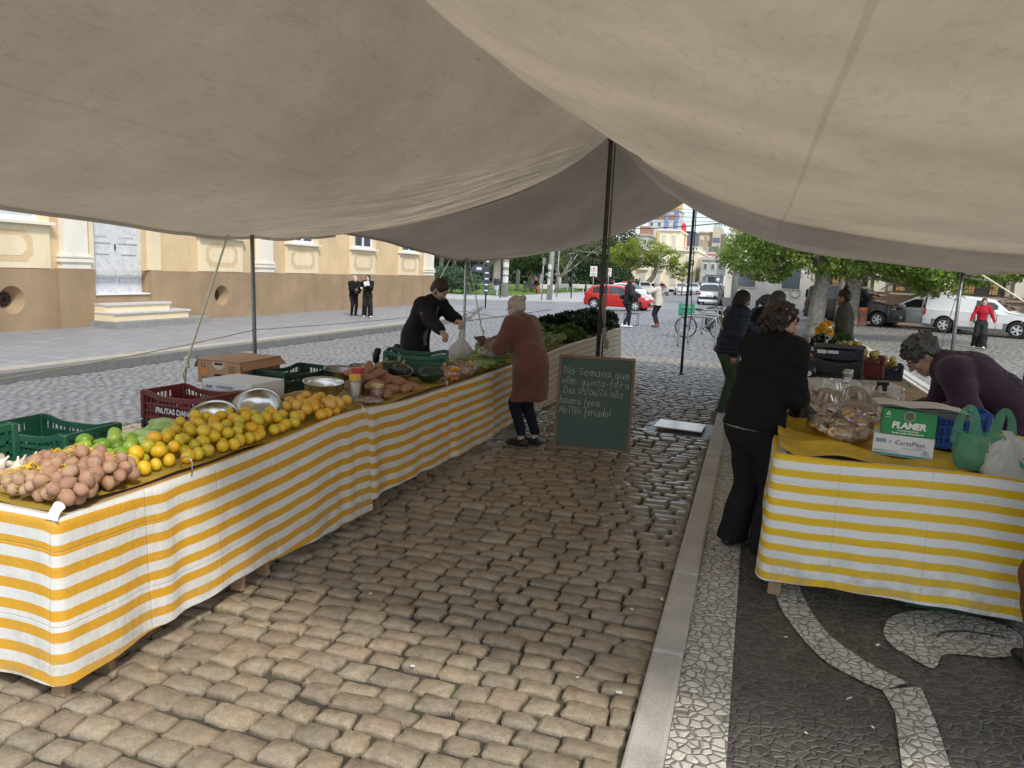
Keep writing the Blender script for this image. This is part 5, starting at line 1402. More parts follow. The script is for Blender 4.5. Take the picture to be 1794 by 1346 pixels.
tb2=tub(.52,6.74,zr_,.27,.36,.15,R(6),'smaller milky tub with yellow cloth showing behind it')
pillow((0,0,.05),(.11,.14,.04),51).build('yellow_packets',m_ycov,tb2,smooth=True)
t_=thing('spray_bottle','clear spray bottle with a black trigger beside the larger tub','spray bottle',(1.02,6.42,zr_),R(200))
b=MB();b.lathe([(.035,0),(.038,.01),(.036,.10),(.014,.135),(.014,.15)],18);b.build('bottle',glassy('bottle_clear',(.8,.82,.8),.08,.35),t_,smooth=True)
b=MB();b.rbox((0,0,.175),(.035,.028,.06),.006,2);b.rbox((.015,0,.205),(.095,.024,.03),.006,2);b.rbox((.055,0,.18),(.012,.014,.06),.004,1,rot=(0,-.35,0));b.build('trigger_head',mk('black_plastic',(.012,.012,.013),.4,.1,9,0),t_,smooth=False)
jar('jar',.90,7.80,.885,.042,.10,m_lidw,m_olive,'pickle jar with grey lid and white label on the planks, front one',.016,.85,m_wlabel,neck=.92)
jar('jar',.93,7.95,.885,.042,.105,m_lidw,m_olive,'pickle jar with grey lid just behind the other pickle jar',.016,.85,neck=.92)
t_=thing('bottle','squat black bottle with a round white label before the dark crates','bottle',(.585,8.0,.885),0)
b=MB();b.lathe([(.045,0),(.055,.012),(.055,.09),(.032,.135),(.02,.15),(.02,.165)],20);b.build('body',mk('black_glass',(.008,.008,.009),.12,.1,9,0),t_,smooth=True)
b=MB();b.lathe([(.024,.16),(.024,.19),(.0001,.192)],16);b.build('cap',mk('black_plastic',(.012,.012,.013),.4,.1,9,0),t_,auto=R(35))
b=MB();disc(b,(-.02,.05),.025,frame((0,-.0562,0),(1,0,0),(0,0,1)));b.build('label',m_wlabel,t_)
DK='dark crates on the bread stall'
crate((.46,.36,.20),m_cr_blk,(.87,8.33,.875),R(-8),'black crate standing on the planks behind the pickle jars',DK,solid=1.)
dk2=crate((.46,.36,.11),m_cr_navy,(.86,8.36,1.078),R(-6),'dark blue crate with two white stickers, upside down on the black crate',DK,solid=1.)
b=MB();Fd=frame((0,-.197,0),(1,0,0),(0,0,1));rect(b,-.20,-.11,.05,.085,Fd);rect(b,-.10,0,.055,.085,Fd);b.build('sticker',m_wlabel,dk2)
b=MB();b.rbox((0,0,.004),(.46,.36,.008),.002,1);tag(b.build('dark_board',m_cr_navy,loc=(.86,8.36,1.192),rot=(R(2),0,R(-4))),'flat dark lid lying on the stickered dark crate','lid')
crate((.30,.26,.22),m_cr_red,(1.20,8.72,.875),R(-5),'maroon crate of yellow fruit beside the dark crates',DK)
crate((.36,.28,.20),m_cr_navy,(1.40,9.0,.80),R(-5),'dark crate of yellow fruit at the plaza edge of the stall',DK)
crate((.36,.30,.15),m_cr_teal,(1.42,8.55,.68),R(-5),'teal crate set low beside the black crate',DK)
b=MB();b.rbox((1.42,8.55,.34),(.34,.28,.66),.01,1);tag(b.build('pedestal_box',m_card),'plain cardboard box carrying the teal crate','box')
b=MB();b.rbox((1.44,9.02,.40),(.30,.24,.79),.01,1);tag(b.build('pedestal_box',m_card),'plain cardboard box carrying the dark fruit crate','box')
yf=ball_mesh('fruit',m_yfruit,(.042,.042,.038),cit(2))
for(cx,cy,z,n,w,lab,grp)in[(1.20,8.72,1.02,9,.09,'yellow fruit heaped in the maroon crate','fruit in the maroon crate'),(1.40,9.0,.94,9,.11,'yellow fruit in the dark crate at the plaza edge','fruit in the dark plaza side crate')]:
 for(x,y,zz,q)in heap(n,(cx-w,cx+w,cy-w*.8,cy+w*.8),(.04,.044),lambda x,y:z,lambda x,y:.06,int(cx*50)):place(yf,(x,y,zz),'fruit',lab,'fruit',grp)
t_=thing('fruit_tray','flat yellow tray of pears on red paper beside the black bottle','tray',(.43,8.3,.88),R(4))
b=MB();b.box((0,0,.006),(.36,.40,.012));b.box((0,-.2,.03),(.36,.012,.06));b.box((0,.2,.06),(.36,.012,.12));b.box((-.18,0,.05),(.012,.40,.1));b.box((.18,0,.05),(.012,.40,.1));b.build('tray',m_ycov,t_)
b=MB();b.grid([[(-.15+.3*i/8,-.17+.30*j/8,.03+.015*math.sin(i*2+j))for j in range(9)]for i in range(9)]);b.build('red_paper',mk('red_paper',(.45,.03,.03),.5,.2,20,.2),t_)
pm=ball_mesh('pear',m_pear,(.036,.036,.044),lambda d:1-.22*max(0,d[2]))
for(x,y,zz,q)in heap(22,(.29,.57,8.14,8.44),(.038,.042),lambda x,y:.905,lambda x,y:.05,77):place(pm,(x,y,zz),'pear','green and red pear on the yellow tray','pear','pears on the yellow tray')
b=MB();b.lathe([(.06,0),(.075,.15),(.08,.152),(.08,.165),(.07,.165),(.055,.01),(.0001,.01)],22);tag(b.build('red_tub',mk('maroon_plastic',(.20,.025,.02),.4,.15,9,.05),smooth=False,loc=(.57,8.75,.88)),'small maroon tub between the pear tray and the dark crates','tub')
for(x,y,zz)in((.55,8.73,1.03),(.60,8.77,1.035),(.57,8.79,1.05)):place(or_me[0],(x,y,zz),'orange','orange sitting in the small maroon tub','orange','oranges in the maroon tub')
z2=.75
crate((.66,.42,.17),m_cr_navy,(.80,11.78,z2),R(-3),'dark low crate of white paper on the far flower table',DK,nb=22,dip=.05)
b=pillow((0,0,0),(.26,.14,.05),91,amp=.35,nu=40,nv=20);tag(b.build('crumpled_paper',mk('white_tissue',(.72,.73,.76),.6,.1,12,.4,20,.02),smooth=True,loc=(.80,11.76,z2+.10)),'crumpled white tissue paper filling the low dark crate','paper')
om=ball_mesh('onion',m_onion,(.032,.032,.036),None,12,8)
for(x,y,zz,q)in heap(30,(.56,.76,11.64,11.90,lambda x,y:(x-.66)**2+(y-11.77)**2<.011),(.03,.034),lambda x,y:z2+.125,lambda x,y:.11,55):place(om,(x,y,zz),'brown_egg','reddish brown egg piled on the white tissue','egg','reddish brown eggs on the tissue')
crate((.40,.36,.22),m_cr_navy,(1.36,11.80,z2),R(-3),'dark crate of yellowish fruit beside the herbs',DK)
for(x,y,zz,q)in heap(16,(1.20,1.52,11.66,11.92),(.042,.046),lambda x,y:z2+.155,lambda x,y:.05,66):place(yf,(x,y,zz),'fruit','yellowish fruit filling the dark crate beside the herbs','fruit','fruit in the crate beside the herbs')
jar('jar',.90,11.66,z2+.13,.042,.075,m_lidy,m_coff,'squat honey jar with a yellow lid on the white tissue',.022,.85,neck=.95)
t_=thing('bottle','small bottle of reddish sauce with a white cap by the honey jar','bottle',(1.02,11.66,z2+.13))
b=MB();b.lathe([(.03,0),(.034,.01),(.034,.09),(.018,.125),(.016,.135)],16);b.build('body',mk('tomato_sauce',(.42,.13,.07),.25,.2,9,0,coat=.5),t_,smooth=True)
b=MB();b.lathe([(.019,.13),(.019,.155),(.0001,.156)],14);b.build('cap',m_cardw,t_,auto=R(35));b=MB();rect(b,-.015,.02,.03,.06,frame((0,-.0345,0),(1,0,0),(0,0,1)));b.build('label',m_wlabel,t_)
m_herb=leaf_mat('parsley_leaf',(.02,.07,.012),(.09,.20,.03));m_petal=mk('yellow_petal',(.80,.44,.01),.5,.2,9,0)
def herb(loc,n,r,h,label,seed,mat=m_herb,name='herb_bunch'):
 rr=np.random.default_rng(seed);V=[];F=[]
 for i in range(n):
  a=rr.uniform(0,2*PI);q=r*math.sqrt(rr.uniform(0,1));z=h*(1-.6*(q/r)**2)*rr.uniform(.5,1.05)
  c=np.array([q*math.cos(a),q*math.sin(a),z]);d=rr.normal(0,1,3);d/=np.linalg.norm(d);e=np.cross(d,rr.normal(0,1,3));e/=np.linalg.norm(e)+1e-6;s=rr.uniform(.012,.03)
  k=len(V);V+=[c-d*s,c+e*s*.6,c+d*s,c-e*s*.6];F.append((k,k+1,k+2,k+3))
 t_=thing(name,label,'herbs',loc)
 obj('leaves',np_mesh('leaves',np.array(V),np.array(F),mat),t_)
 b=MB()
 for i in range(12):
  a=i*.52;b.tube([(.015*math.cos(a),.015*math.sin(a),0),(.4*r*math.cos(a),.4*r*math.sin(a),h*.5),(.75*r*math.cos(a),.75*r*math.sin(a),h*.8)],.003,4)
 b.build('stems',mat,t_)
herb((1.30,12.25,z2+.0),1500,.22,.36,'big loose bunch of parsley beside the yellow flowers',3)
herb((.98,12.3,z2+.0),800,.17,.34,'dark leafy bunch under the yellow flowers',4,m_kale)
herb((.72,12.2,z2),250,.09,.24,'small dark herb bunch between eggs and flowers',6,m_kale)
m_fc=mk('flower_centre',(.30,.13,.02),.8,.2,60,.4,90)
for i,(x,y,z,rt)in enumerate([(1.0,12.12,1.20,(R(60),0,R(10))),(1.09,12.08,1.12,(R(70),0,R(25))),(.95,12.15,1.14,(R(55),0,R(-20))),(1.06,12.2,1.24,(R(40),0,R(0)))]):
 t_=thing('yellow_flower',['yellow flower head in the middle of the posy','lowest yellow flower head on the parsley side','yellow flower head on the egg side of the posy','topmost yellow flower head of the posy'][i],'flower',(x,y,z),0,'yellow flowers on the far table');t_.rotation_euler=rt
 b=MB()
 for ring,(n,L,up)in enumerate(((22,.085,.006),(18,.065,.02),(12,.04,.03))):
  for k in range(n):
   a=2*PI*k/n+ring*.3;M=Matrix.Rotation(a,4,'Z')
   b.add([(.012,-.005,up*.3),(L*.55,-.012,up),(L,0,up*1.2-.01),(L*.55,.012,up)],[(0,1,2,3)],M)
 b.build('petals',m_petal,t_);b=MB();b.ball((0,0,.012),(.018,.018,.014),10,6);b.build('centre',m_fc,t_,smooth=True)
 b=MB();b.tube([(0,0,0),(0,0,-.12),(0,.05,-.3)],.004,5);b.build('stem',m_herb,t_)
t_=thing('folding_chair','folding chair with a green and yellow back beside the bent woman in purple','chair',(2.36,7.9,0),R(110))
m_tube=mk('white_tube',(.6,.6,.6),.4,.1,9,0);t2=NT('green_yellow_cloth');v2=t2 .co('Object')
w2=t2 .mix(t2 .mapr(t2 .noise(5,3,.5,vec=v2),.42,.6),(.02,.22,.13),(.52,.55,.04));t2 .set(Base_Color=w2,Roughness=.4)
for s in(-1,1):
 b=MB();b.tube([(s*.24,-.25,.012),(s*.24,.10,.45),(s*.24,.22,.95)],.012,8);b.build('frame',m_tube,t_,smooth=True)
 b=MB();b.tube([(s*.22,.25,.012),(s*.22,-.22,.45)],.012,8);b.build('leg',m_tube,t_,smooth=True)
b=MB();b.rbox((0,-.05,.45),(.46,.42,.02),.006,1);b.build('seat',t2 .mat,t_)
b=MB();b.rbox((0,.19,.78),(.47,.018,.34),.008,1,rot=(R(-13),0,0));b.build('backrest',t2 .mat,t_)
for i,(x,y,r_)in enumerate([(1.75,9.6,.22),(1.9,8.6,.25),(2.0,10.6,.15)]):
 b=MB();n=nz3(i+70)
 b.grid([[(r_*(u-.5)*2.2*(1+.2*n((u,w_,0))),r_*(w_-.5)*1.6*(1+.2*n((w_,u,1))),.012+.03*abs(n((u*3,w_*3,2))))for w_ in[k/9 for k in range(10)]]for u in[k/9 for k in range(10)]])
 tag(b.build('plastic_sheet',mk('clear_litter_film',(.55,.58,.62),.2,.2,12,.5,20,.02),smooth=True,loc=(x,y,0)),['crumpled clear film on the dark pavement beside the teal crate','large crumpled clear film on the pavement near the chair','small scrap of clear film on the pavement toward the herbs'][i],'plastic film')
crate(D1,m_cr_dkg,(1.25,4.78,.006),R(3),'dark green crate on the mosaic under the bread table')
m_fr=mk('chalkboard_frame_wood',(.20,.115,.065),.6,.25,6,.3,40,.004);t=NT('green_chalkboard');v=t.co('Object')
c=t.mix(t.mapr(t.noise(2.5,5,.6,vec=v),.3,.7),(.030,.066,.043),(.046,.088,.060));c=t.mix(t.mapr(t.noise(9,6,.7,vec=v),.5,.8,0,.3),c,(.09,.12,.10));t.set(Base_Color=c,Roughness=.55)
A0=Vector((-1.888,7.361,0));A1=Vector((-1.10,7.485,0));rt_=(A1-A0).normalized();wv_=(A1-A0).length
up_=Vector((0,0,1))*math.cos(R(13))+Vector((-rt_.y,rt_.x,0))*math.sin(R(13))
cb_=thing('chalkboard','green chalkboard with handwritten notice leaning before the tall dark pole','chalkboard',(A0+A1)/2)
Mb=frame((0,0,.01),rt_,up_);HB=.985
b=MB();b.box((0,HB/2,0),(wv_-.05,HB-.05,.012),M=Mb);b.build('panel',t.mat,cb_)
b=MB()
for s in(-1,1):
 b.box((s*(wv_/2-.014),HB/2,.002),(.028,HB,.026),M=Mb);b.box((0,.014 if s<0 else HB-.014,.002),(wv_-.058,.028,.026),M=Mb)
b.build('frame',m_fr,cb_)
HAND={'N':[[(0,0),(.05,1),(.55,.05),(.62,1)]],'a':[[(.5,.5),(.3,.6),(.05,.4),(.05,.1),(.25,0),(.45,.2),(.5,.55)],[(.5,.55),(.5,.1),(.6,0)]],'s':[[(.5,.55),(.25,.62),(.1,.45),(.4,.25),(.4,.05),(.1,0),(0,.1)]],'S':[[(.6,.75),(.3,.85),(.05,.65),(.3,.45),(.55,.25),(.35,0),(0,.1)]],'e':[[(.05,.3),(.45,.35),(.4,.55),(.2,.6),(.03,.35),(.1,.05),(.35,0),(.5,.12)]],'m':[[(0,.6),(.08,0)],[(.06,.3),(.2,.6),(.3,.5),(.32,0)],[(.32,.35),(.48,.6),(.6,.5),(.65,0)]],'n':[[(0,.6),(.08,0)],[(.06,.3),(.25,.6),(.42,.5),(.48,0)]],'q':[[(.45,.55),(.2,.6),(.03,.35),(.15,.05),(.4,.2),(.46,.55)],[(.46,.6),(.40,-.5),(.5,-.4)]],'u':[[(0,.6),(.02,.15),(.2,0),(.4,.2),(.45,.6)],[(.45,.6),(.47,.05),(.55,0)]],'v':[[(0,.6),(.2,0),(.45,.6)]],'V':[[(0,1),(.22,0),(.5,1)]],',':[[(.1,.1),(.05,-.15)]],'i':[[(.1,.55),(.1,.05),(.2,0)],[(.1,.8),(.12,.83)]],'t':[[(.2,.9),(.18,.1),(.3,0)],[(0,.58),(.42,.62)]],'-':[[(0,.3),(.3,.32)]],'f':[[(.45,.95),(.25,1),(.2,.6),(.15,-.35),(.05,-.3)],[(.02,.45),(.4,.5)]],'r':[[(0,.6),(.06,0)],[(.05,.35),(.2,.6),(.4,.55)]],'D':[[(.08,.95),(0,0)],[(0,.95),(.4,.85),(.55,.45),(.35,.05),(0,0)]],'0':[[(.25,.7),(.05,.5),(.05,.15),(.25,0),(.45,.2),(.42,.55),(.25,.7)]],'4':[[(.1,.8),(.05,.4),(.42,.42)],[(.42,.8),(.36,-.1)]],'/':[[(0,-.1),(.3,1)]],'6':[[(.4,.85),(.1,.5),(.03,.2),(.2,0),(.4,.15),(.32,.38),(.08,.25)]],'2':[[(.03,.7),(.25,.85),(.4,.65),(.05,.05),(.2,.1),(.5,.0)]],'o':[[(.25,.6),(.05,.4),(.08,.1),(.28,0),(.45,.25),(.4,.5),(.22,.6)]],'h':[[(.05,1.05),(.08,0)],[(.08,.3),(.28,.58),(.42,.4),(.45,0)]],'.':[[(.08,.02),(.1,.06)]],'M':[[(0,0),(.08,.9),(.32,.25),(.58,.9),(.66,0)]],'T':[[(.3,.85),(.28,0)],[(0,.85),(.6,.88)]],'I':[[(.08,.85),(.08,0)],[(-.1,.86),(.25,.88)]],'O':[[(.3,.75),(.05,.5),(.08,.12),(.32,0),(.55,.3),(.5,.6),(.28,.75)]],'d':[[(.45,.5),(.2,.55),(.03,.3),(.15,0),(.4,.15),(.46,.5)],[(.48,1.05),(.47,.05),(.55,0)]],'!':[[(.2,1.0),(.1,.25)],[(.06,.02),(.08,.05)]],' ':[]}
ACC={'ê':('e',[[(.05,.75),(.25,.98),(.42,.76)]]),'ã':('a',[[(.05,.8),(.2,.92),(.35,.8),(.52,.92)]]),'á':('a',[[(.3,.78),(.5,1.0)]])}
b=MB();rh=random.Random(3)
def ribbon(b,P,w,M):
 P=[Vector((p[0],p[1],0))for p in P]
 rows=[]
 for i,p in enumerate(P):
  d=P[min(i+1,len(P)-1)]-P[max(i-1,0)];n=Vector((-d.y,d.x,0));n=n.normalized()*w if n.length else Vector((w,0,0))
  rows.append([(p.x-n.x,p.y-n.y,0),(p.x+n.x,p.y+n.y,0)])
 b.grid(rows,M=M,flip=True)
Mt=Mb@Matrix.Translation((0,0,.0072))
for(line,x,y,sz,xe)in(('Na Semana que',-.335,.785,.085,.355),('vêm, quinta-feira',-.355,.685,.078,.36),('Dia 04/06/26 não',-.325,.585,.082,.30),('haverá feira.',-.36,.475,.08,.08),('MoTIVo feriado!',-.355,.375,.08,.18)):
 adv=0;items=[]
 for ch in line:
  base,ac=ACC.get(ch,(ch,[]));st=HAND[base]+ac
  wd=max([p[0]for s in st for p in s],default=.30)
  items.append((adv,st));adv+=wd+.16
 sx=(xe-x)/(adv*sz)
 for(a,st)in items:
  jx,jy=rh.uniform(-.03,.03),rh.uniform(-.05,.05)
  for s in st:
   P=catmull([(p[0],p[1],0)for p in s],5)if len(s)>2 else[Vector((p[0],p[1],0))for p in s]
   ribbon(b,[(x+(a+p.x+jx+.06*p.y)*sz*sx,y+(p.y+jy)*sz-.03*(a*sz*sx))for p in P],.0015,Mt)
b.build('handwriting',mk('chalk',(.60,.62,.58),.9,.3,120,0),cb_)
# ================================================================== PEOPLE
class SDF:
 def __init__(s):s.p=[]
 def cap(s,a,b,ra,rb,n=None,q=1.,k=.02,op='u'):
  s.p.append(('c',np.array(a,float),np.array(b,float),ra,rb,None if n is None else np.array(n,float)/np.linalg.norm(n),q,k,op));return s
 def ell(s,c,r,k=.02,op='u',Rm=None):
  s.p.append(('e',np.array(c,float),np.array(r,float),Rm,k,op));return s
 def plane(s,c,n,k=.004):
  s.p.append(('p',np.array(c,float),np.array(n,float)/np.linalg.norm(n),k));return s
 def mesh(s,vox,noise=None,namp=0.):
  lo=np.full(3,1e9);hi=-lo
  for p in s.p:
   if p[0]=='c' and p[8]=='u':
    r=max(p[3],p[4])*max(1,1.0);lo=np.minimum(lo,np.minimum(p[1],p[2])-r);hi=np.maximum(hi,np.maximum(p[1],p[2])+r)
   elif p[0]=='e' and p[5]=='u':
    r=max(p[2]);lo=np.minimum(lo,p[1]-r);hi=np.maximum(hi,p[1]+r)
  lo-=3*vox+namp+.01;hi+=3*vox+namp+.01
  sh=np.ceil((hi-lo)/vox).astype(int)+1
  F=np.full(sh,.3)
  ax=[lo[i]+vox*np.arange(sh[i])for i in range(3)]
  for p in s.p:
   if p[0]=='p':
    X,Y,Z=ax[0][:,None,None],ax[1][None,:,None],ax[2][None,None,:]
    d=(X-p[1][0])*p[2][0]+(Y-p[1][1])*p[2][1]+(Z-p[1][2])*p[2][2]
    F=np.maximum(F,d);continue
   if p[0]=='c':
    r=max(p[3],p[4]);l_,h_=np.minimum(p[1],p[2])-r,np.maximum(p[1],p[2])+r;k,op=p[7],p[8]
   else:
    r=max(p[2]);l_,h_=p[1]-r,p[1]+r;k,op=p[4],p[5]
   m=k+3*vox+namp+.012
   i0=np.clip(np.floor((l_-m-lo)/vox).astype(int),0,sh);i1=np.clip(np.ceil((h_+m-lo)/vox).astype(int)+1,0,sh)
   if np.any(i1<=i0):continue
   sl=tuple(slice(a,b)for a,b in zip(i0,i1))
   X,Y,Z=ax[0][sl[0]][:,None,None],ax[1][sl[1]][None,:,None],ax[2][sl[2]][None,None,:]
   if p[0]=='c':
    a,b=p[1],p[2];ab=b-a;L2=ab@ab+1e-12
    dx,dy,dz=X-a[0],Y-a[1],Z-a[2]
    t=np.clip((dx*ab[0]+dy*ab[1]+dz*ab[2])/L2,0,1)
    wx,wy,wz=dx-t*ab[0],dy-t*ab[1],dz-t*ab[2]
    if p[5]is not None:
     n,q=p[5],p[6];dn=(wx*n[0]+wy*n[1]+wz*n[2])*(1/q-1)
     wx,wy,wz=wx+n[0]*dn,wy+n[1]*dn,wz+n[2]*dn
     D=(np.sqrt(wx*wx+wy*wy+wz*wz)-(p[3]+(p[4]-p[3])*t))*(q+(1-q)*.35)
    else:D=np.sqrt(wx*wx+wy*wy+wz*wz)-(p[3]+(p[4]-p[3])*t)
   else:
    dx,dy,dz=np.broadcast_arrays(X-p[1][0],Y-p[1][1],Z-p[1][2])
    if p[3]is not None:
     M=p[3];dx,dy,dz=(M[0][0]*dx+M[1][0]*dy+M[2][0]*dz,M[0][1]*dx+M[1][1]*dy+M[2][1]*dz,M[0][2]*dx+M[1][2]*dy+M[2][2]*dz)
    r=p[2];k0=np.sqrt((dx/r[0])**2+(dy/r[1])**2+(dz/r[2])**2);k1=np.sqrt((dx/r[0]**2)**2+(dy/r[1]**2)**2+(dz/r[2]**2)**2)+1e-9
    D=k0*(k0-1)/k1
   A=F[sl]
   if op=='u':
    h=np.clip(.5+.5*(A-D)/k,0,1);F[sl]=A*(1-h)+D*h-k*h*(1-h)
   else:
    h=np.clip(.5-.5*(A+D)/k,0,1);F[sl]=A*(1-h)-D*h+k*h*(1-h)
  if noise is not None and namp:F=F+namp*noise(ax[0][:,None,None],ax[1][None,:,None],ax[2][None,None,:])
  g=openvdb.FloatGrid(.3);g.copyFromArray(np.ascontiguousarray(F))
  v,f=g.convertToQuads(0.0)
  return np.asarray(v)*vox+lo,np.asarray(f)[:,::-1]
def joinVF(L):
 V=[];F=[];o=0
 for v,f in L:V.append(v);F.append(f+o);o+=len(v)
 return np.concatenate(V),np.concatenate(F)
def folds(seed,dirv=(0,0,1),f=1.):
 r=np.random.default_rng(seed);ks=[(r.normal(0,1,3)*np.array([14,14,26])*f,r.uniform(0,6))for _ in range(5)]+[(r.normal(0,1,3)*np.array([34,34,44])*f,r.uniform(0,6))for _ in range(3)]
 def fn(X,Y,Z):
  o=0
  for i,(k,p)in enumerate(ks):o=o+np.sin(k[0]*X+k[1]*Y+k[2]*Z+p)*(.30 if i<5 else .13)
  return o
 return fn
def strands(seed):
 r=np.random.default_rng(seed);ks=[(r.uniform(60,130),r.uniform(-3,3),r.uniform(0,6))for _ in range(3)]
 def fn(X,Y,Z):
  a=np.arctan2(X,Y+1e-6);o=0
  for k,z,p in ks:o=o+np.sin(a*k*.16+Z*z*6+p)*.4
  return o+.3*np.sin(40*X+25*Z)*np.sin(33*Y+20*Z)
 return fn
def curls(seed):
 r=np.random.default_rng(seed);ks=[(r.uniform(55,110,3),r.uniform(0,6,3))for _ in range(4)]
 return lambda X,Y,Z:sum(np.sin(k[0]*X+p[0]+8*Z)*np.sin(k[1]*Y+p[1]+9*X)*np.sin(k[2]*Z+p[2]+10*Y)for k,p in ks)*.8
def fabric(name,c,rough=.85,bs=180,bump=.35,var=.25,sheen=.0,vs=7.):return mk(name,c,rough,var,vs,bump,bs,.004,spec=.25,sheen=sheen)
def skin_mat(name,c):
 if name in MATS:return MATS[name]
 t=NT(name);v=t.co('Object')
 cc=t.mix(t.mapr(t.noise(25,4,.6,vec=v),.35,.65),tuple(k*.88 for k in c),tuple(min(1,k*1.1)for k in c))
 t.set(Base_Color=cc,Roughness=.5);t.b.inputs['Subsurface Weight'].default_value=.08;t.b.inputs['Subsurface Radius'].default_value=(.01,.004,.002)
 t.bump(t.noise(220,3,.6,vec=v),.12,.002);MATS[name]=t.mat;return t.mat
def hair_mat(name,c,c2=None):
 if name in MATS:return MATS[name]
 t=NT(name);v=t.co('Object');mp=t.n('ShaderNodeMapping');mp.inputs['Scale'].default_value=(1,1,.16);t.l(v,mp.inputs['Vector'])
 n=t.noise(110,4,.7,vec=mp.outputs[0])
 t.set(Base_Color=t.mix(t.mapr(n,.3,.7),tuple(k*.6 for k in c),c2 or tuple(min(1,k*1.5)for k in c)),Roughness=.5);t.bump(n,.8,.008);MATS[name]=t.mat;return t.mat
SK=[skin_mat('skin_light',(.52,.31,.22)),skin_mat('skin_pale',(.60,.39,.30)),skin_mat('skin_tan',(.40,.22,.14))]
m_eye=mk('eye_white',(.6,.58,.55),.3,.05,9,0);m_iris=mk('eye_iris',(.03,.02,.015),.2,.1,9,0);m_lip=mk('lips',(.38,.15,.13),.45,.1,9,0);m_brow=mk('brow_hair',(.05,.035,.025),.8,.2,40,0);m_sole=mk('shoe_sole',(.05,.05,.05),.8,.2,20,.1)
def rotv(v,ax,a):return np.array(Matrix.Rotation(a,3,ax)@Vector(v))
def person(label,loc,face,H=1.66,lean=0.,curl=0.,head=(0,0,0),handL=None,handR=None,footL=(0,0),footR=(0,0),liftL=0,liftR=0,skin=0,top=None,legs=None,shoe=None,hair=None,fat=1.,vox=.012,female=False,seed=1,twist=0.,gesL=.5,gesR=.5,group=None,shoulder_drop=0.,beard=None,hidden_legs=False,vh=.0055):
 """face: direction the body faces, degrees clockwise from +Y.  Local frame: x = its right, y = forward."""
 root=thing('person',label,'person',loc,-R(face),group)
 s=H/1.68
 sw=(.168 if female else .188)*s*(.95+.05*fat);hw=.088*s
 hipz,waz,chz,shz,nkz=.87*s,1.02*s,1.24*s,1.385*s,1.43*s
 La=R(lean);pel=np.array([0,0,.90*s])
 def up(p,k=1.):
  p=np.array(p,float)-pel;a=La+R(curl)*max(0,min(1,p[2]/(.5*s)))*k
  q=rotv(p,'X',-a);q=rotv(q,'Z',R(twist)*max(0,min(1,p[2]/(.45*s))));return q+pel
 fwd=lambda z:(lambda a:np.array([0,math.cos(a),-math.sin(a)]))(La+R(curl)*max(0,min(1,(z-pel[2])/(.5*s))))
 waist,chest,shc,nk=up((0,0,waz)),up((0,.005,chz)),up((0,-.01,shz)),up((0,-.012,nkz))
 ShL,ShR=up((-sw,-.01,shz-.01-shoulder_drop)),up((sw,-.01,shz-.01-shoulder_drop))
 hy,hp,hr=[R(a)for a in head]
 Hm=Matrix.Rotation(-hy-R(0),3,'Z')@Matrix.Rotation(-hp,3,'X')@Matrix.Rotation(hr,3,'Y')
 nk_up=fwd(nkz);nkdir=np.array([0,nk_up[2]*-1*0+math.sin(La+R(curl))*.6+.22,1.0]);nkdir/=np.linalg.norm(nkdir)
 if lean+curl>40:nkdir=np.array([0,.9,.30]);nkdir/=np.linalg.norm(nkdir)
 hc=nk+nkdir*.135*s
 def hd(p):return hc+np.array(Hm@Vector(p))*s
 HR=[[Hm[i][j]for j in range(3)]for i in range(3)]
 LA,LF=.285*s,.245*s
 def arm(S,target,sx):
  if target is None:T=S+np.array([sx*.05,.03,-.50])*s
  else:T=np.array(target,float)
  d=T-S;L=np.linalg.norm(d);mx=(LA+LF)*.995
  if L>mx:T=S+d*mx/L;d=T-S;L=mx
  a=(LA**2-LF**2+L*L)/(2*L);h=math.sqrt(max(0,LA*LA-a*a));u=d/L
  hint=np.array([sx*.55,-.6,-.6]);hint-=u*(hint@u);hint/=np.linalg.norm(hint)+1e-9
  E=S+u*a+hint*h
  return E,T
 EL_,WL=arm(ShL,handL,-1);ER_,WR=arm(ShR,handR,1)
 HpL,HpR=np.array([-hw,0,hipz]),np.array([hw,0,hipz])
 AkL=np.array([-hw*1.0+footL[0],footL[1],.085*s+liftL]);AkR=np.array([hw*1.0+footR[0],footR[1],.085*s+liftR])
 def leg(Hh,A,sx):
  d=A-Hh;L=np.linalg.norm(d);T_,S_=.415*s,.405*s
  if L>(T_+S_)*.999:return(Hh+A)/2+np.array([0,.012,0])
  a=(T_**2-S_**2+L*L)/(2*L);h=math.sqrt(max(0,T_*T_-a*a));u=d/L;hint=np.array([0,1.,0]);hint-=u*(hint@u);hint/=np.linalg.norm(hint)
  return Hh+u*a+hint*h
 KL,KR=leg(HpL,AkL,-1),leg(HpR,AkR,1)
 B=SDF();f0=np.array([0,1.,0])
 B.cap(pel+[0,0,-.04*s],waist,.145*s*fat,.125*s*fat,f0,.72,.05).cap(waist,chest,.125*s*fat,.150*s,fwd(chz),.70,.05).cap(chest,shc,.150*s,.10*s,fwd(shz),.68,.05)
 B.cap(ShL,ShR,.052*s,.052*s,k=.05).cap(nk-nkdir*.06*s,nk+nkdir*.07*s,.056*s,.050*s,k=.03)
 for S,E,W in((ShL,EL_,WL),(ShR,ER_,WR)):B.cap(S,E,.050*s,.038*s,k=.03).cap(E,W,.038*s,.025*s,k=.02)
 if not hidden_legs:
  for Hh,K,A in((HpL,KL,AkL),(HpR,KR,AkR)):B.cap(Hh,K,.082*s*fat,.052*s,k=.03).cap(K,A,.052*s,.034*s,k=.02)
 parts=[B.mesh(max(.011,vox))]
 E=SDF()
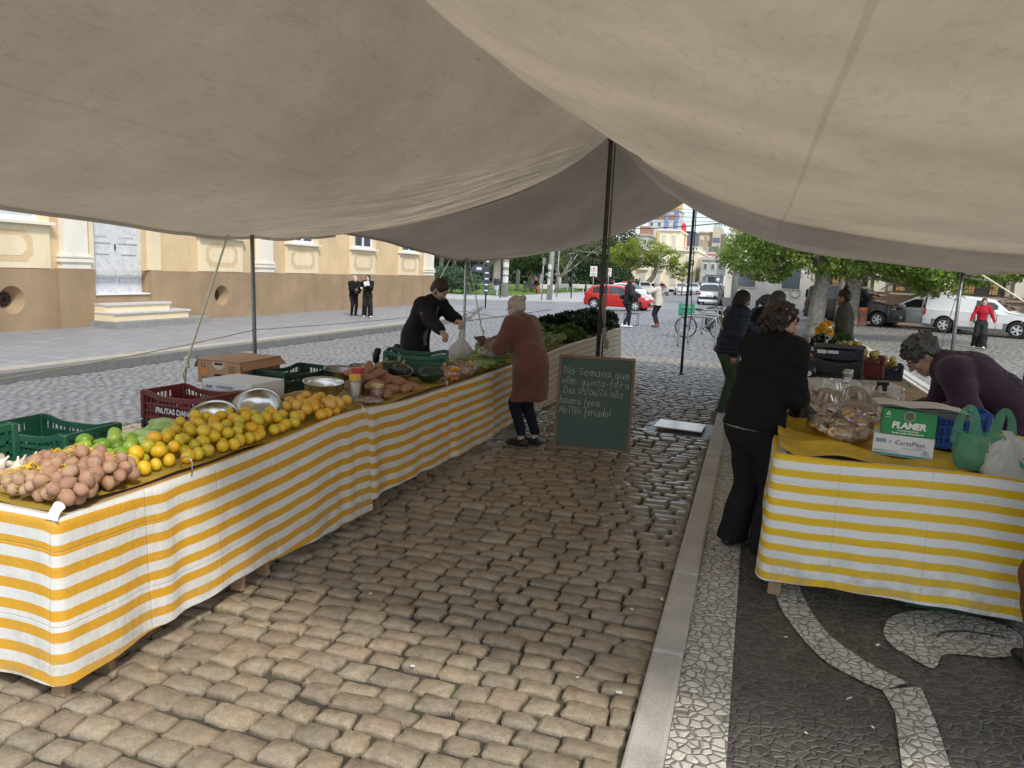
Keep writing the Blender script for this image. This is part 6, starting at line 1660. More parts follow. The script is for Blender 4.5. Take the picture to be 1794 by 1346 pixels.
 E.ell(hd((0,-.012,.038)),np.array([.073,.092,.085])*s,.02,Rm=HR).ell(hd((0,.024,-.035)),np.array([.057,.062,.078])*s,.03,Rm=HR).cap(hd((-.018,.062,-.092)),hd((.018,.062,-.092)),.022*s,.022*s,k=.03)
 E.cap(hd((-.036,.030,-.07)),hd((-.05,-.02,-.03)),.028*s,.024*s,k=.03).cap(hd((.036,.030,-.07)),hd((.05,-.02,-.03)),.028*s,.024*s,k=.03)
 E.cap(hd((-.032,.076,.030)),hd((.032,.076,.030)),.013*s,.013*s,k=.02)
 for sx in(-1,1):E.ell(hd((sx*.031,.094,.010)),np.array([.017,.014,.011])*s,.012,'s',HR)
 for sx in(-1,1):E.ell(hd((sx*.031,.074,.010)),np.array([.0135,.0135,.0125])*s,.003,Rm=HR).ell(hd((sx*.038,.060,-.025)),np.array([.024,.022,.022])*s,.025,Rm=HR)
 E.cap(hd((0,.082,.020)),hd((0,.107,-.018)),.0085*s,.0135*s,k=.012).cap(hd((-.011,.096,-.022)),hd((.011,.096,-.022)),.009*s,.009*s,k=.008)
 E.cap(hd((-.020,.081,-.055)),hd((.020,.081,-.055)),.0065*s,.0065*s,k=.008).cap(hd((-.017,.080,-.066)),hd((.017,.080,-.066)),.007*s,.007*s,k=.008)
 for sx in(-1,1):E.ell(hd((sx*.073,-.012,-.002)),np.array([.010,.021,.033])*s,.008,Rm=HR)
 E.cap(nk-nkdir*.02*s,hd((0,-.005,-.05)),.052*s,.050*s,k=.03)
 Vh,Fh=E.mesh(vh)
 parts.append((Vh,Fh))
 for W,Ej,sx,ges in((WL,EL_,-1,gesL),(WR,ER_,1,gesR)):
  D=SDF();d=(W-Ej)/np.linalg.norm(W-Ej);d=d+np.array([0,0,-.25]);d/=np.linalg.norm(d)
  side=np.cross(d,[0,0,1.])if abs(d[2])<.8 else np.array([0.,1.,0])*1
  side=side-d*(side@d);side/=np.linalg.norm(side);nrm=np.cross(d,side)*(1 if sx>0 else-1)
  if abs(d[2])<.8:
   nrm=-nrm if nrm[2]>0 else nrm
   side=np.cross(nrm,d)
   if(side[0]*-sx)<0:side=-side
  else:
   side=np.array([0.,1.,0]);side-=d*(side@d);side/=np.linalg.norm(side);nrm=np.cross(d,side);nrm=nrm if nrm[0]*-sx>0 else-nrm
  q=s*1.0
  P0=W+d*.01*q
  D.cap(W-d*.03*q,P0,.026*q,.025*q,nrm,.75,.01)
  for i,u in enumerate((-.026,-.009,.009,.025)):D.cap(P0+side*u*.6*q,P0+d*.075*q+side*u*q,.016*q,.0125*q,nrm,.85,.012)
  for i,(u,L)in enumerate(((.027,.066),(.009,.074),(-.009,.069),(-.025,.054))):
   a0=P0+d*.078*q+side*u*q;dd=d.copy();pts=[a0]
   for j,fr in enumerate((.45,.32,.23)):
    an=ges*(.55+.25*j)+.05*i;dd=dd*math.cos(an)+nrm*math.sin(an);dd/=np.linalg.norm(dd);pts.append(pts[-1]+dd*L*fr*q)
   for j in range(3):D.cap(pts[j],pts[j+1],(.0092-.0008*j)*q,(.0086-.0009*j)*q,k=.003)
  t0=P0+d*.018*q+side*.024*q;td=d*.55+side*.75+nrm*.35;td/=np.linalg.norm(td);t1=t0+td*.036*q;td2=td*.6+d*.7+nrm*.3*ges;td2/=np.linalg.norm(td2)
  D.cap(P0+side*.008*q,t0,.018*q,.014*q,k=.008).cap(t0,t1,.0125*q,.011*q,k=.005).cap(t1,t1+td2*.03*q,.0105*q,.009*q,k=.003)
  parts.append(D.mesh(.0042 if vox<.013 else .006))
 V,F=joinVF(parts)
 mi=np.zeros(len(F),int)
 n0=len(parts[0][1]);n1=n0+len(Fh)
 cen=(V[F[n0:n1]].mean(1)-hc)/s;Hi=np.array([[Hm[i][j]for j in range(3)]for i in range(3)]);loc_=cen@Hi
 x,y,z=loc_.T;ex=np.abs(x)-.031
 mi[n0:n1][(y>.07)&((ex/.0125)**2+((z-.010)/.0068)**2<1)]=1
 mi[n0:n1][(y>.07)&((ex/.0058)**2+((z-.010)/.0062)**2<1)]=2
 mi[n0:n1][(y>.07)&(np.abs(ex)<.017)&(np.abs(z-.031+.15*np.abs(ex))<.0042)]=4
 mi[n0:n1][(y>.075)&((x/.022)**2+((z+.060)/.011)**2<1)]=3
 obj('body',np_mesh('body',V,F,[SK[skin],m_eye,m_iris,m_lip,m_brow],True,mi=mi),root)
 if legs:
  P=SDF();w=legs.get('w',.012);fl=legs.get('flare',0.)
  P.cap(pel+[0,0,-.05*s],pel+[0,0,.06*s],.150*s*fat+w*.6,.140*s*fat+w*.5,f0,.76,.04)
  for Hh,K,A in((HpL,KL,AkL),(HpR,KR,AkR)):
   bot=A+np.array([0,0,legs.get('hem',-.03)])
   P.cap(Hh+[0,0,-.02],K,.090*s*fat+w,.058*s+w+fl*.5,k=.035).cap(K,bot,.058*s+w+fl*.5,.042*s+w+fl,k=.025)
  hem=AkL[2]+legs.get('hem',-.03)
  if not(liftL or liftR):P.plane((0,0,hem-.01),(0,0,-1))
  v,f=P.mesh(vox,folds(seed+3),legs.get('amp',.006))
  obj('trousers',np_mesh('trousers',v,f,legs['m'],True),root)
 if shoe:
  for A,sx,ft in((AkL,-1,footL),(AkR,1,footR)):
   P=SDF();o=np.array([A[0],A[1],A[2]-.085*s]);an=R(8)*sx;dr=np.array([math.sin(an),math.cos(an),0])
   lift=liftL if sx<0 else liftR;pit=shoe.get('pitch',0)if lift else 0;dr=dr+np.array([0,0,-math.tan(R(pit))])
   h1=shoe.get('h',.06)
   P.cap(o-dr*.05*s+[0,0,.038],o+dr*.13*s+[0,0,.034],.040*s,.042*s,np.array([0,0,1.]),.8,.02).cap(o+dr*.05*s+[0,0,.036],o+dr*.165*s+[0,0,.03],.044*s,.032*s,np.array([0,0,1.]),.75,.02)
   P.cap(o+[0,-.012,.04],o+[0,-.012,h1+.03],.042*s,.040*s,k=.02)
   if not lift:P.plane((0,0,o[2]+.004),(0,0,-1))
   v,f=P.mesh(min(vox,.008));sh_=obj('shoe',np_mesh('shoe',v,f,[shoe['m'],shoe.get('sole',m_sole)],True,mi=(v[f].mean(1)[:,2]<o[2]+.020).astype(int)if not lift else None),root)
 for g in(top or[]):
  P=SDF();w=g.get('w',.018);hem=g.get('hem',.82)*s;fwc=fwd(chz)
  chr_=.158*s+w;bl=(.150*s*fat+w)*g.get('belly',1.)
  P.cap(chest,shc-np.array([0,0,.01]),chr_,.112*s+w,fwd(shz),.74,.06).cap(waist,chest,(.132*s*fat+w)*g.get('belly',1.),chr_,fwc,.76,.06).cap(pel,waist,bl,(.132*s*fat+w)*g.get('belly',1.),f0,.78,.06)
  if hem<pel[2]-.02:
   hw2=bl+g.get('flare',.02);P.cap(pel,np.array([0,0,hem+.02]),bl,hw2,f0,.80,.05).plane((0,0,hem),(0,0,-1))
  elif lean<20:
   P.plane((0,0,hem),(0,0,-1))
  P.cap(ShL,ShR,.064*s+w*.6,.064*s+w*.6,k=.06)
  if g.get('open'):
   P.cap(shc+fwc*.15*s,chest+fwc*.17*s,.055*s,.052*s,k=.02,op='s');P.cap(chest+fwc*.17*s,waist+fwc*.18*s,.052*s,.055*s,k=.02,op='s');P.cap(waist+fwc*.18*s,np.array([0,.19*s,hem-.1]),.055*s,.06*s,k=.02,op='s')
  for S,Ee,W in((ShL,EL_,WL),(ShR,ER_,WR)):
   d=(W-Ee);L=np.linalg.norm(d);d=d/L
   cut=g.get('cuff',.02)
   P.cap(S,Ee,.060*s+w,.047*s+w,k=.05).cap(Ee,W-d*cut,.047*s+w,.034*s+w,k=.03)
  if g.get('collar'):P.cap(nk-nkdir*.05*s,nk+nkdir*g['collar']*s,.076*s,.066*s,k=.02)
  if g.get('hood'):
   hb=nk+np.array([0,-.07,-.03])*s;P.ell(hb,np.array([.125,.085,.10])*s,.04);P.cap(nk+np.array([-.085,.0,-.02])*s,nk+np.array([-.10,-.05,-.02])*s,.035*s,.04*s,k=.03).cap(nk+np.array([.085,.0,-.02])*s,nk+np.array([.10,-.05,-.02])*s,.035*s,.04*s,k=.03)
  nzf=folds(seed+g.get('seed',0))
  if g.get('quilt'):
   q0=nzf
   nzf=lambda X,Y,Z,q0=q0:.5*q0(X,Y,Z)-1.1*np.abs(np.cos(Z*PI/.055))**.6+.6
  if g.get('cable'):
   q1=nzf
   def nzf(X,Y,Z,q1=q1):
    tt=Y*.62+Z*.78;o=.7*q1(X,Y,Z)
    for ln in(-.075,.0,.075):o=o-.9*np.exp(-((np.abs(X-ln)-.024*np.abs(np.sin(PI*tt/.10)))/.008)**2)
    return o-.25*np.cos(X*420)
  v,f=P.mesh(vox,nzf,g.get('amp',.007))
  obj(g.get('name','jacket'),np_mesh(g.get('name','jacket'),v,f,g['m'],True),root)
 if hair:
  P=SDF();st=hair['style']
  P.ell(hd((0,-.018,.046)),np.array([.083,.100,.090])*s,.02,Rm=HR).ell(hd((0,-.045,.0)),np.array([.078,.068,.085])*s,.03,Rm=HR)
  if st=='crop':
   P.cap(hd((0,-.055,.02)),hd((0,-.058,-.05)),.076*s,.060*s,f0,.8,.04)
   for sx in(-1,1):P.cap(hd((sx*.066,-.015,.02)),hd((sx*.070,-.008,-.045)),.030*s,.026*s,k=.03)
  if st in('bob','long'):
   zb={'bob':-.105,'long':-.24}[st]
   for sx in(-1,1):P.cap(hd((sx*.066,-.010,.02)),hd((sx*.078,.005,zb*.85)),.032*s,.036*s,k=.04)
   P.cap(hd((0,-.06,.0)),hd((0,-.07,zb)),.070*s,.062*s,f0,.7,.04)
  if st=='curly':P.ell(hd((0,-.03,.055)),np.array([.095,.112,.090])*s,.03,Rm=HR)
  P.ell(hd((0,.085,-.035)),np.array([.062,.075,.085])*s,.02,'s',HR)
  if hair.get('part',True)and st!='curly':P.ell(hd((0,.115,.045)),np.array([.05,.05,.03])*s,.02,'s',HR)
  if st in('short','bunlow','bun','ponytail','curly'):
   for sx in(-1,1):P.ell(hd((sx*.085,.02,-.035)),np.array([.030,.045,.050])*s,.015,'s',HR)
   P.ell(hd((0,-.05,-.125)),np.array([.10,.09,.060])*s,.02,'s',HR)
  if st=='bun':P.ell(hd((0,-.045,.150)),np.array([.040,.040,.036])*s,.012,Rm=HR)
  if st=='bunlow':P.ell(hd((0,-.125,.065)),np.array([.040,.034,.036])*s,.012,Rm=HR)
  if st=='ponytail':P.cap(hd((0,-.11,.06)),hd((0,-.155,-.05)),.026*s,.034*s,k=.02).cap(hd((0,-.155,-.05)),hd((0,-.14,-.16)),.034*s,.018*s,k=.02)
  v,f=P.mesh(max(.0065,vh),(curls if st in('curly','crop')else strands)(seed),hair.get('amp',.004));obj('hair',np_mesh('hair',v,f,hair['m'],True),root)
 if beard:
  P=SDF();P.ell(hd((0,.040,-.088)),np.array([.056,.052,.040])*s,.02,Rm=HR);P.cap(hd((-.054,.015,-.05)),hd((-.062,-.002,-.01)),.016*s,.012*s,k=.02).cap(hd((.054,.015,-.05)),hd((.062,-.002,-.01)),.016*s,.012*s,k=.02);P.cap(hd((-.022,.085,-.042)),hd((.022,.085,-.042)),.009*s,.009*s,k=.01);P.ell(hd((0,.098,-.058)),np.array([.018,.014,.008])*s,.006,'s',HR)
  v,f=P.mesh(.0055,strands(seed+2),.002);obj('beard',np_mesh('beard',v,f,beard,True),root)
 root['_x']=0;del root['_x']
 return dict(root=root,hd=hd,hc=hc,WL=WL,WR=WR,EL=EL_,ER=ER_,ShL=ShL,ShR=ShR,chest=chest,waist=waist,nk=nk,pel=pel,s=s,fwd=fwd,Hm=Hm,AkL=AkL,AkR=AkR)
def glasses(p,mat):
 b=MB();s=p['s']
 for sx in(-1,1):
  b.tube([tuple(p['hd']((sx*.033+.022*math.cos(a),.100,.008+.018*math.sin(a))))for a in[2*PI*i/14 for i in range(15)]],.0018,5,False)
  b.tube([tuple(p['hd']((sx*.055,.099,.014))),tuple(p['hd']((sx*.074,.05,.014))),tuple(p['hd']((sx*.078,-.015,.012)))],.0018,5)
 b.tube([tuple(p['hd']((-.011,.103,.012))),tuple(p['hd']((.011,.103,.012)))],.0018,5)
 b.build('glasses',mat,p['root'])
def strap(p,pts,r,mat,name='strap',flat=True):
 b=MB();P=catmull(pts,6);b.tube([tuple(q)for q in P],r,6);return b.build(name,mat,p['root'],smooth=True)
def local(root,w):
 """world point -> the person's own frame"""
 a=root[3];dx,dy,dz=w[0]-root[0],w[1]-root[1],w[2]-root[2]
 c,s_=math.cos(R(a)),math.sin(R(a))
 return(dx*c-dy*s_,dx*s_+dy*c,dz)
K_=lambda n,c,**k:fabric(n,c,**k)
m_blk=K_('black_wool',(.006,.006,.007));m_blkj=K_('black_twill',(.012,.012,.015));m_blkt=K_('black_trouser',(.011,.011,.012));m_navyp=K_('navy_trouser',(.012,.014,.024));m_brownc=K_('brown_teddy_fabric',(.135,.052,.030),bs=240,bump=.9,sheen=.3,var=.3)
m_gshirt=K_('grey_knit',(.17,.165,.16));m_puff=mk('navy_quilt',(.010,.016,.038),.55,.2,9,.3,60,.006,spec=.35);m_grnt=K_('green_trouser',(.055,.098,.060));m_purple=K_('purple_cable_knit',(.050,.020,.048),bs=90,bump=1.0,var=.3,sheen=.2)
m_olivej=K_('olive_grey_shirt',(.080,.078,.058));m_apron=K_('green_apron',(.040,.050,.012));m_redt=K_('red_ribbed_top',(.42,.015,.028));m_dgt=K_('charcoal_trouser',(.022,.024,.023));m_ivory=K_('cream_jacket',(.50,.46,.40));m_brt=K_('brown_trouser',(.16,.065,.030));m_scarf=K_('red_plaid_scarf',(.17,.04,.035),vs=30,var=.8);m_darkgrey=K_('dark_grey_trouser',(.024,.023,.024))
m_wht=mk('white_shoe',(.72,.72,.70),.6,.1,9,.1);m_bks=mk('black_shoe',(.012,.012,.012),.35,.2,9,.1);m_brs=mk('brown_boot',(.16,.07,.03),.6,.2,9,.2);m_nvs=mk('navy_sneaker',(.02,.03,.05),.6,.2,9,.2)
h_brown=hair_mat('brown_hair',(.028,.015,.009));h_dark=hair_mat('dark_hair',(.014,.010,.008));h_black=hair_mat('black_hair',(.006,.006,.008));h_grey=hair_mat('grey_hair',(.30,.28,.25));h_wht=hair_mat('pale_grey_hair',(.40,.36,.29));h_salt=hair_mat('salt_pepper_hair',(.016,.014,.013),(.15,.145,.14));h_beard=hair_mat('beard_hair',(.050,.022,.012));h_lbrown=hair_mat('light_brown_hair',(.075,.040,.022))
m_gl=mk('dark_glasses_rim',(.015,.012,.012),.3,.1,9,0)
rt=(-3.92,8.25,gz(-3.92),100)
p=person('bearded vendor in an open black jacket behind the vegetable table filling a white bag',rt[:3],rt[3],1.76,10,20,(-8,40,0),local(rt,(-3.10,7.86,1.16)),local(rt,(-3.14,7.55,.98)),skin=0,fat=1.05,vox=.0095,seed=2,gesL=1.0,gesR=1.0,top=[dict(name='shirt',m=m_gshirt,w=.006,hem=.84,cuff=.2,amp=.003),dict(name='jacket',m=m_blkj,w=.030,hem=.70,amp=.009,open=True,collar=.025,cuff=.03,flare=.03)],legs=dict(m=m_blkt),shoe=dict(m=m_bks),hair=dict(style='short',m=h_brown,amp=.003),beard=h_beard)
sl=p['ShR']*.40+p['ER']*.60+np.array([.086,-.012,.0])
b=MB();b.grid([[tuple(sl+np.array([.012*-abs(q)*.5,.028*q,z]))for q in(-1,0,1)]for z in(-.02,.02)]);b.build('sleeve_patch',mk('orange_red_patch',(.55,.14,.03),.7,.4,60,0),p['root'])
rt=(-2.17,7.36,0,-72)
p=person('elderly woman in a long brown fleece coat holding a wallet',rt[:3],rt[3],1.585,5,16,(-4,26,0),local(rt,(-2.62,7.36,1.05)),local(rt,(-2.64,7.56,1.05)),(.0,.02),(-.01,-.05),skin=1,fat=1.10,vox=.0095,female=True,seed=5,gesL=.8,gesR=.8,top=[dict(name='coat',m=m_brownc,w=.042,hem=.52,amp=.008,hood=True,collar=.02,flare=.015,belly=1.06)],legs=dict(m=m_navyp,w=.010,hem=.05),shoe=dict(m=m_bks,h=.025),hair=dict(style='bunlow',m=h_wht,amp=.002))
glasses(p,m_gl)
q=(p['WL']+p['WR'])/2
b=MB();b.rbox(tuple(q+np.array([-.04,.12,.02])),(.20,.02,.11),.006,2,rot=(R(-50),0,R(8)));wl=b.build('wallet',mk('brown_leather',(.12,.05,.028),.5,.2,20,.2));wl.matrix_world=Matrix.Translation(rt[:3])@Matrix.Rotation(-R(rt[3]),4,'Z');tag(wl,'open brown wallet held by the woman in the brown coat','wallet')
rt=(.06,5.12,0,42)
p=person('customer in a loose black jacket and black trousers with brown hair at the bread table',rt[:3],rt[3],1.70,4,10,(38,20,4),local(rt,(.26,5.62,1.04)),local(rt,(.32,5.32,1.06)),(-.03,.02),(.03,.06),skin=0,fat=1.0,vox=.009,female=True,seed=7,gesL=.9,gesR=1.1,top=[dict(name='jacket',m=m_blk,w=.034,hem=.865,amp=.010,flare=.02,belly=1.08,collar=.0,cuff=.0)],legs=dict(m=m_blkt,w=.034,amp=.009,flare=.022),shoe=dict(m=m_bks,h=.085),hair=dict(style='crop',m=h_brown,amp=.015))
b=MB();rr=.205
b.tube([(rr*.98*math.sin(a),rr*.80*math.cos(a),.875)for a in[PI*(.65+.9*i/20)for i in range(21)]],.006,5);b.build('blouse_hem',mk('speckled_blouse',(.30,.27,.23),.8,.8,60,.2),p['root'])
rt=(-.30,10.45,0,62)
p=person('woman in a navy quilted jacket and green trousers with black hair and a beige strap',rt[:3],rt[3],1.70,2,10,(8,22,0),local(rt,(.25,10.95,1.0)),local(rt,(-.22,10.25,.80)),(0,.02),(0,-.04),skin=2,fat=1.08,vox=.010,female=True,seed=9,gesR=.6,top=[dict(name='jacket',m=m_puff,w=.034,hem=.84,amp=.011,quilt=True,collar=.02)],legs=dict(m=m_grnt,w=.014,amp=.007),shoe=dict(m=m_nvs,sole=m_wht,h=.055),hair=dict(style='bob',m=h_black,amp=.003))
strap(p,[tuple(p['chest']+np.array(o))for o in((-.13,-.05,.20),(-.10,-.155,.10),(.0,-.175,-.06),(.10,-.15,-.22),(.17,-.05,-.34))],.010,mk('beige_strap',(.40,.32,.22),.7,.1,20,.1))
rt=(-.05,12.35,0,60)
person('grey haired person in a dark navy top partly hidden behind the navy jacket',rt[:3],rt[3],1.66,8,15,(0,20,0),skin=1,vox=.013,seed=11,female=True,top=[dict(name='top',m=K_('dark_navy_knit',(.010,.012,.022)),w=.02,hem=.80)],legs=dict(m=m_navyp),shoe=dict(m=m_bks),hair=dict(style='ponytail',m=h_salt))
rt=(.10,11.25,0,80)
p=person('woman with long dark greying hair, glasses and a red plaid scarf at the far table',rt[:3],rt[3],1.72,6,12,(2,22,0),local(rt,(.52,11.62,1.12)),local(rt,(.50,11.30,1.24)),skin=1,vox=.011,seed=13,female=True,gesR=.3,top=[dict(name='cardigan',m=K_('maroon_print_cardigan',(.06,.028,.024),vs=30,var=.9),w=.03,hem=.72)],legs=dict(m=m_navyp),shoe=dict(m=m_bks),hair=dict(style='long',m=hair_mat('dark_greying_hair',(.012,.010,.009),(.14,.13,.12)),amp=.006))
glasses(p,m_gl)
b=MB();n_=nz3(9)
b.tube([tuple(p['nk']+np.array([.085*math.cos(a),.075*math.sin(a)+.01,.012*math.sin(3*a)]))for a in[2*PI*i/20 for i in range(21)]],[.034+.006*math.sin(i*2.1)for i in range(21)],9,False);b.tube([tuple(p['nk']+np.array(o))for o in((.06,.07,-.01),(.08,.13,-.14),(.07,.15,-.30))],[.035,.045,.035],8);b.build('scarf',m_scarf,p['root'],smooth=True)
rt=(1.42,13.2,0,-78)
p=person('young vendor with a hair bun, olive shirt and green apron behind the flowers',rt[:3],rt[3],1.76,2,4,(6,6,0),skin=2,vox=.011,seed=15,female=True,fat=.95,top=[dict(name='shirt',m=m_olivej,w=.022,hem=.80,amp=.008,collar=.015)],legs=dict(m=K_('light_denim',(.30,.34,.38)),w=.012),shoe=dict(m=m_wht),hair=dict(style='bun',m=h_dark,amp=.003))
P=SDF();s=p['s'];P.cap((0,.035,.62*s),(0,.035,1.0*s),.170,.165,np.array([0,1.,0]),.80,.04).cap((0,.04,1.0*s),(0,.045,1.30*s),.150,.115,np.array([0,1.,0]),.86,.04).plane((0,.03,0),(0,-1,0)).plane((0,0,.60*s),(0,0,-1))
v,f=P.mesh(.012);obj('apron',np_mesh('apron',v,f,m_apron,True),p['root'])
strap(p,[tuple(p['nk']+np.array(o))for o in((-.085,.10,-.10),(-.095,.02,-.01),(-.085,-.10,-.06),(.02,-.165,-.30))],.008,m_apron)
rt=(1.70,5.72,0,-82)
p=person('grey haired woman bent over in a purple cable knit sweater behind the bread table',rt[:3],rt[3],1.78,14,38,(-8,50,0),local(rt,(1.12,5.48,.98)),local(rt,(1.10,5.80,.96)),(0,.02),(0,0),skin=0,fat=1.15,vox=.007,female=True,seed=17,top=[dict(name='sweater',m=m_purple,w=.036,hem=.86,amp=.007,cable=True,collar=-.01,cuff=.0)],legs=dict(m=m_darkgrey,w=.02),shoe=dict(m=m_bks),hair=dict(style='curly',m=h_salt,amp=.016))
glasses(p,m_gl)
rt=(2.17,6.40,0,-60)
person('person in a black padded coat beside the woman in purple',rt[:3],rt[3],1.62,6,6,(0,10,0),local(rt,(1.95,6.2,.82)),None,skin=1,fat=1.15,vox=.012,seed=19,female=True,top=[dict(name='coat',m=m_blk,w=.04,hem=.62)],legs=dict(m=m_blkt),shoe=dict(m=m_bks),hair=dict(style='short',m=h_dark))
rt=(1.575,4.00,0,-20)
person('customer in a long dark coat and brown trousers at the bread table front corner',rt[:3],rt[3],1.64,4,6,(0,15,0),local(rt,(1.62,4.34,.98)),None,(0,.03),(0,-.05),skin=1,fat=1.1,vox=.012,seed=21,female=True,top=[dict(name='coat',m=K_('charcoal_coat',(.022,.021,.022)),w=.036,hem=.58)],legs=dict(m=m_brt,w=.03,flare=.02),shoe=dict(m=m_bks),hair=dict(style='bob',m=h_dark))
rt=(-4.40,26.9,gz(-4.4),50)
p=person('woman in a dark jacket with a ponytail walking on the far cobbles in white shoes',rt[:3],rt[3],1.74,4,4,(6,-4,0),local(rt,(-4.0,27.1,1.12)),local(rt,(-4.05,26.75,1.02)),(-.02,.16),(.02,-.20),0,.03,skin=2,vox=.016,vh=.008,seed=23,female=True,fat=1.05,top=[dict(name='jacket',m=K_('dark_slate_jacket',(.022,.022,.030)),w=.035,hem=.82)],legs=dict(m=m_navyp,w=.006),shoe=dict(m=m_wht),hair=dict(style='ponytail',m=h_brown))
b=MB();b.rbox(tuple(p['pel']+np.array([-.22,-.10,.16])),(.10,.22,.16),.03,2);b.build('shoulder_bag',m_bks,p['root'],smooth=True)
rt=(-3.42,27.8,0,-75)
person('grey haired woman in a cream hooded jacket and brown boots on the far cobbles',rt[:3],rt[3],1.67,2,6,(0,2,0),local(rt,(-3.68,27.72,1.42)),local(rt,(-3.70,27.9,1.38)),skin=1,vox=.016,vh=.008,seed=25,female=True,fat=1.08,top=[dict(name='jacket',m=m_ivory,w=.04,hem=.80,hood=True)],legs=dict(m=K_('dark_plum_legging',(.025,.018,.024)),w=.008,hem=.06),shoe=dict(m=m_brs,h=.12),hair=dict(style='bob',m=h_grey))
rt=(7.02,27.76,0,188)
p=person('woman in a red top and wide dark trousers walking across the plaza',rt[:3],rt[3],1.61,0,2,(0,2,0),local(rt,(7.38,27.6,.82)),local(rt,(6.66,27.65,.80)),(-.02,.12),(.02,-.08),skin=1,vox=.014,vh=.0075,seed=27,female=True,fat=.95,top=[dict(name='top',m=m_redt,w=.008,hem=.94,amp=.003)],legs=dict(m=m_dgt,w=.02,flare=.055,amp=.012),shoe=dict(m=m_wht),hair=dict(style='bunlow',m=h_dark))
b=MB();b.rbox(tuple(p['pel']+np.array([.21,-.01,.08])),(.05,.22,.26),.015,2);b.build('shoulder_bag',mk('green_bag_canvas',(.03,.16,.09),.7,.2,9,.1),p['root'],smooth=True)
strap(p,[tuple(p['pel']+np.array([.22,0,.2])),tuple(p['ShR']+np.array([.0,.07,.0])),tuple(p['ShR']+np.array([-.02,-.02,.075])),tuple(p['pel']+np.array([.22,-.06,.2]))],.014,mk('green_bag_canvas',(.03,.16,.09),.7,.2,9,.1))
rt=(-15.58,26.9,-.28,130)
p=person('elderly man in black holding a small bag on the pavement before the ochre wall',rt[:3],rt[3],1.62,4,8,(-30,8,0),local(rt,(-15.25,26.72,.86)),local(rt,(-15.35,26.62,.80)),skin=1,vox=.016,vh=.008,seed=29,top=[dict(name='jumper',m=m_blk,w=.028,hem=.82)],legs=dict(m=m_blkt),shoe=dict(m=m_bks),hair=dict(style='short',m=h_wht))
b=MB();b.rbox(tuple((p['WL']+p['WR'])/2+np.array([.0,.05,-.12])),(.26,.08,.16),.03,2);b.build('handbag',m_bks,p['root'],smooth=True)
rt=(-14.78,26.6,-.28,150)
p=person('young woman in black with long dark hair and white shoes holding a white paper',rt[:3],rt[3],1.68,0,2,(20,4,0),local(rt,(-14.62,26.35,.98)),local(rt,(-14.95,26.35,.90)),(-.03,.18),(.03,-.06),skin=1,vox=.016,vh=.008,seed=31,female=True,top=[dict(name='jumper',m=m_blk,w=.02,hem=.80)],legs=dict(m=m_blkt,w=.02,flare=.04),shoe=dict(m=m_wht),hair=dict(style='long',m=h_black))
b=MB();b.rbox(tuple(p['WL']+np.array([.06,.06,.08])),(.22,.008,.20),.002,1,rot=(R(-20),R(12),0));pp=b.build('paper_sheet',m_wp);pp.matrix_world=Matrix.Translation(rt[:3])@Matrix.Rotation(-R(rt[3]),4,'Z');tag(pp,'white paper folder held by the young woman on the pavement','paper')
rt=(-21.6,61.6,-.345,175)
person('walker in a dark top and pale loose trousers at the park edge between the poles',rt[:3],rt[3],1.66,0,4,(0,4,0),None,None,(0,.15),(0,-.12),skin=1,vox=.02,vh=.011,seed=33,female=True,top=[dict(name='top',m=K_('slate_top',(.05,.055,.07)),w=.02,hem=.82)],legs=dict(m=K_('pale_trouser',(.42,.44,.50)),w=.03,flare=.04),shoe=dict(m=m_wht),hair=dict(style='long',m=h_lbrown))
rt=(-21.0,72.6,-.33,-140)
person('stooping person in a black top and orange trousers beside the dark park bench',rt[:3],rt[3],1.66,35,15,(0,30,0),None,None,skin=2,vox=.02,vh=.011,seed=35,female=True,fat=1.1,top=[dict(name='top',m=m_blk,w=.02,hem=.9)],legs=dict(m=K_('orange_trouser',(.46,.15,.05)),w=.012),shoe=dict(m=m_bks),hair=dict(style='bob',m=h_dark))
# ================================================================== OCHRE BUILDING ON THE LEFT
def wall_mat(name,c,var=.10,dirt=.25,rough=.8,dc=(.2,.17,.13),bs=30):
 if name in MATS:return MATS[name]
 t=NT(name);v=t.co('Object');mp=t.n('ShaderNodeMapping');mp.inputs['Scale'].default_value=(1,1,.25);t.l(v,mp.inputs['Vector'])
 cc=t.mix(t.mapr(t.noise(.7,5,.6,vec=v),.3,.7),tuple(k*(1-var)for k in c),tuple(min(1,k*(1+var))for k in c))
 cc=t.mix(t.mapr(t.noise(1.3,6,.7,vec=mp.outputs[0]),.5,.8,0,dirt),cc,dc)
 t.set(Base_Color=cc,Roughness=rough);t.bump(t.noise(bs,5,.6,vec=v),.15,.01);MATS[name]=t.mat;return t.mat
m_ochre=wall_mat('ochre_wall',(.62,.46,.265),.12,.4,.8,(.34,.26,.17));m_dado=wall_mat('brown_dado',(.31,.215,.125),.16,.5,.8,(.17,.125,.08));m_creamw=wall_mat('cream_panel',(.74,.62,.41),.06);m_whitew=wall_mat('white_plaster',(.76,.71,.60),.06)
m_doorp=mk('chipped_white_door',(.60,.61,.62),.6,.08,3,.3,40,.004,dirt=((.33,.33,.36),5,.75));m_winf=mk('white_window_paint',(.72,.73,.75),.5,.06,6,.1);m_pane=mk('dark_window_glass',(.05,.055,.06),.08,.4,1.5,0,spec=.8);m_marble=mk('worn_marble_step',(.55,.54,.53),.5,.15,4,.2,30,dirt=((.3,.28,.26),6,.5));m_stone=mk('grey_stone_base',(.24,.235,.22),.8,.2,5,.4,40)
bld=thing('ochre_building','long ochre building with brown base, white pilasters and cream panels','building',(-18,24,PZ))
OX,OY,OZ=18,-24,-PZ
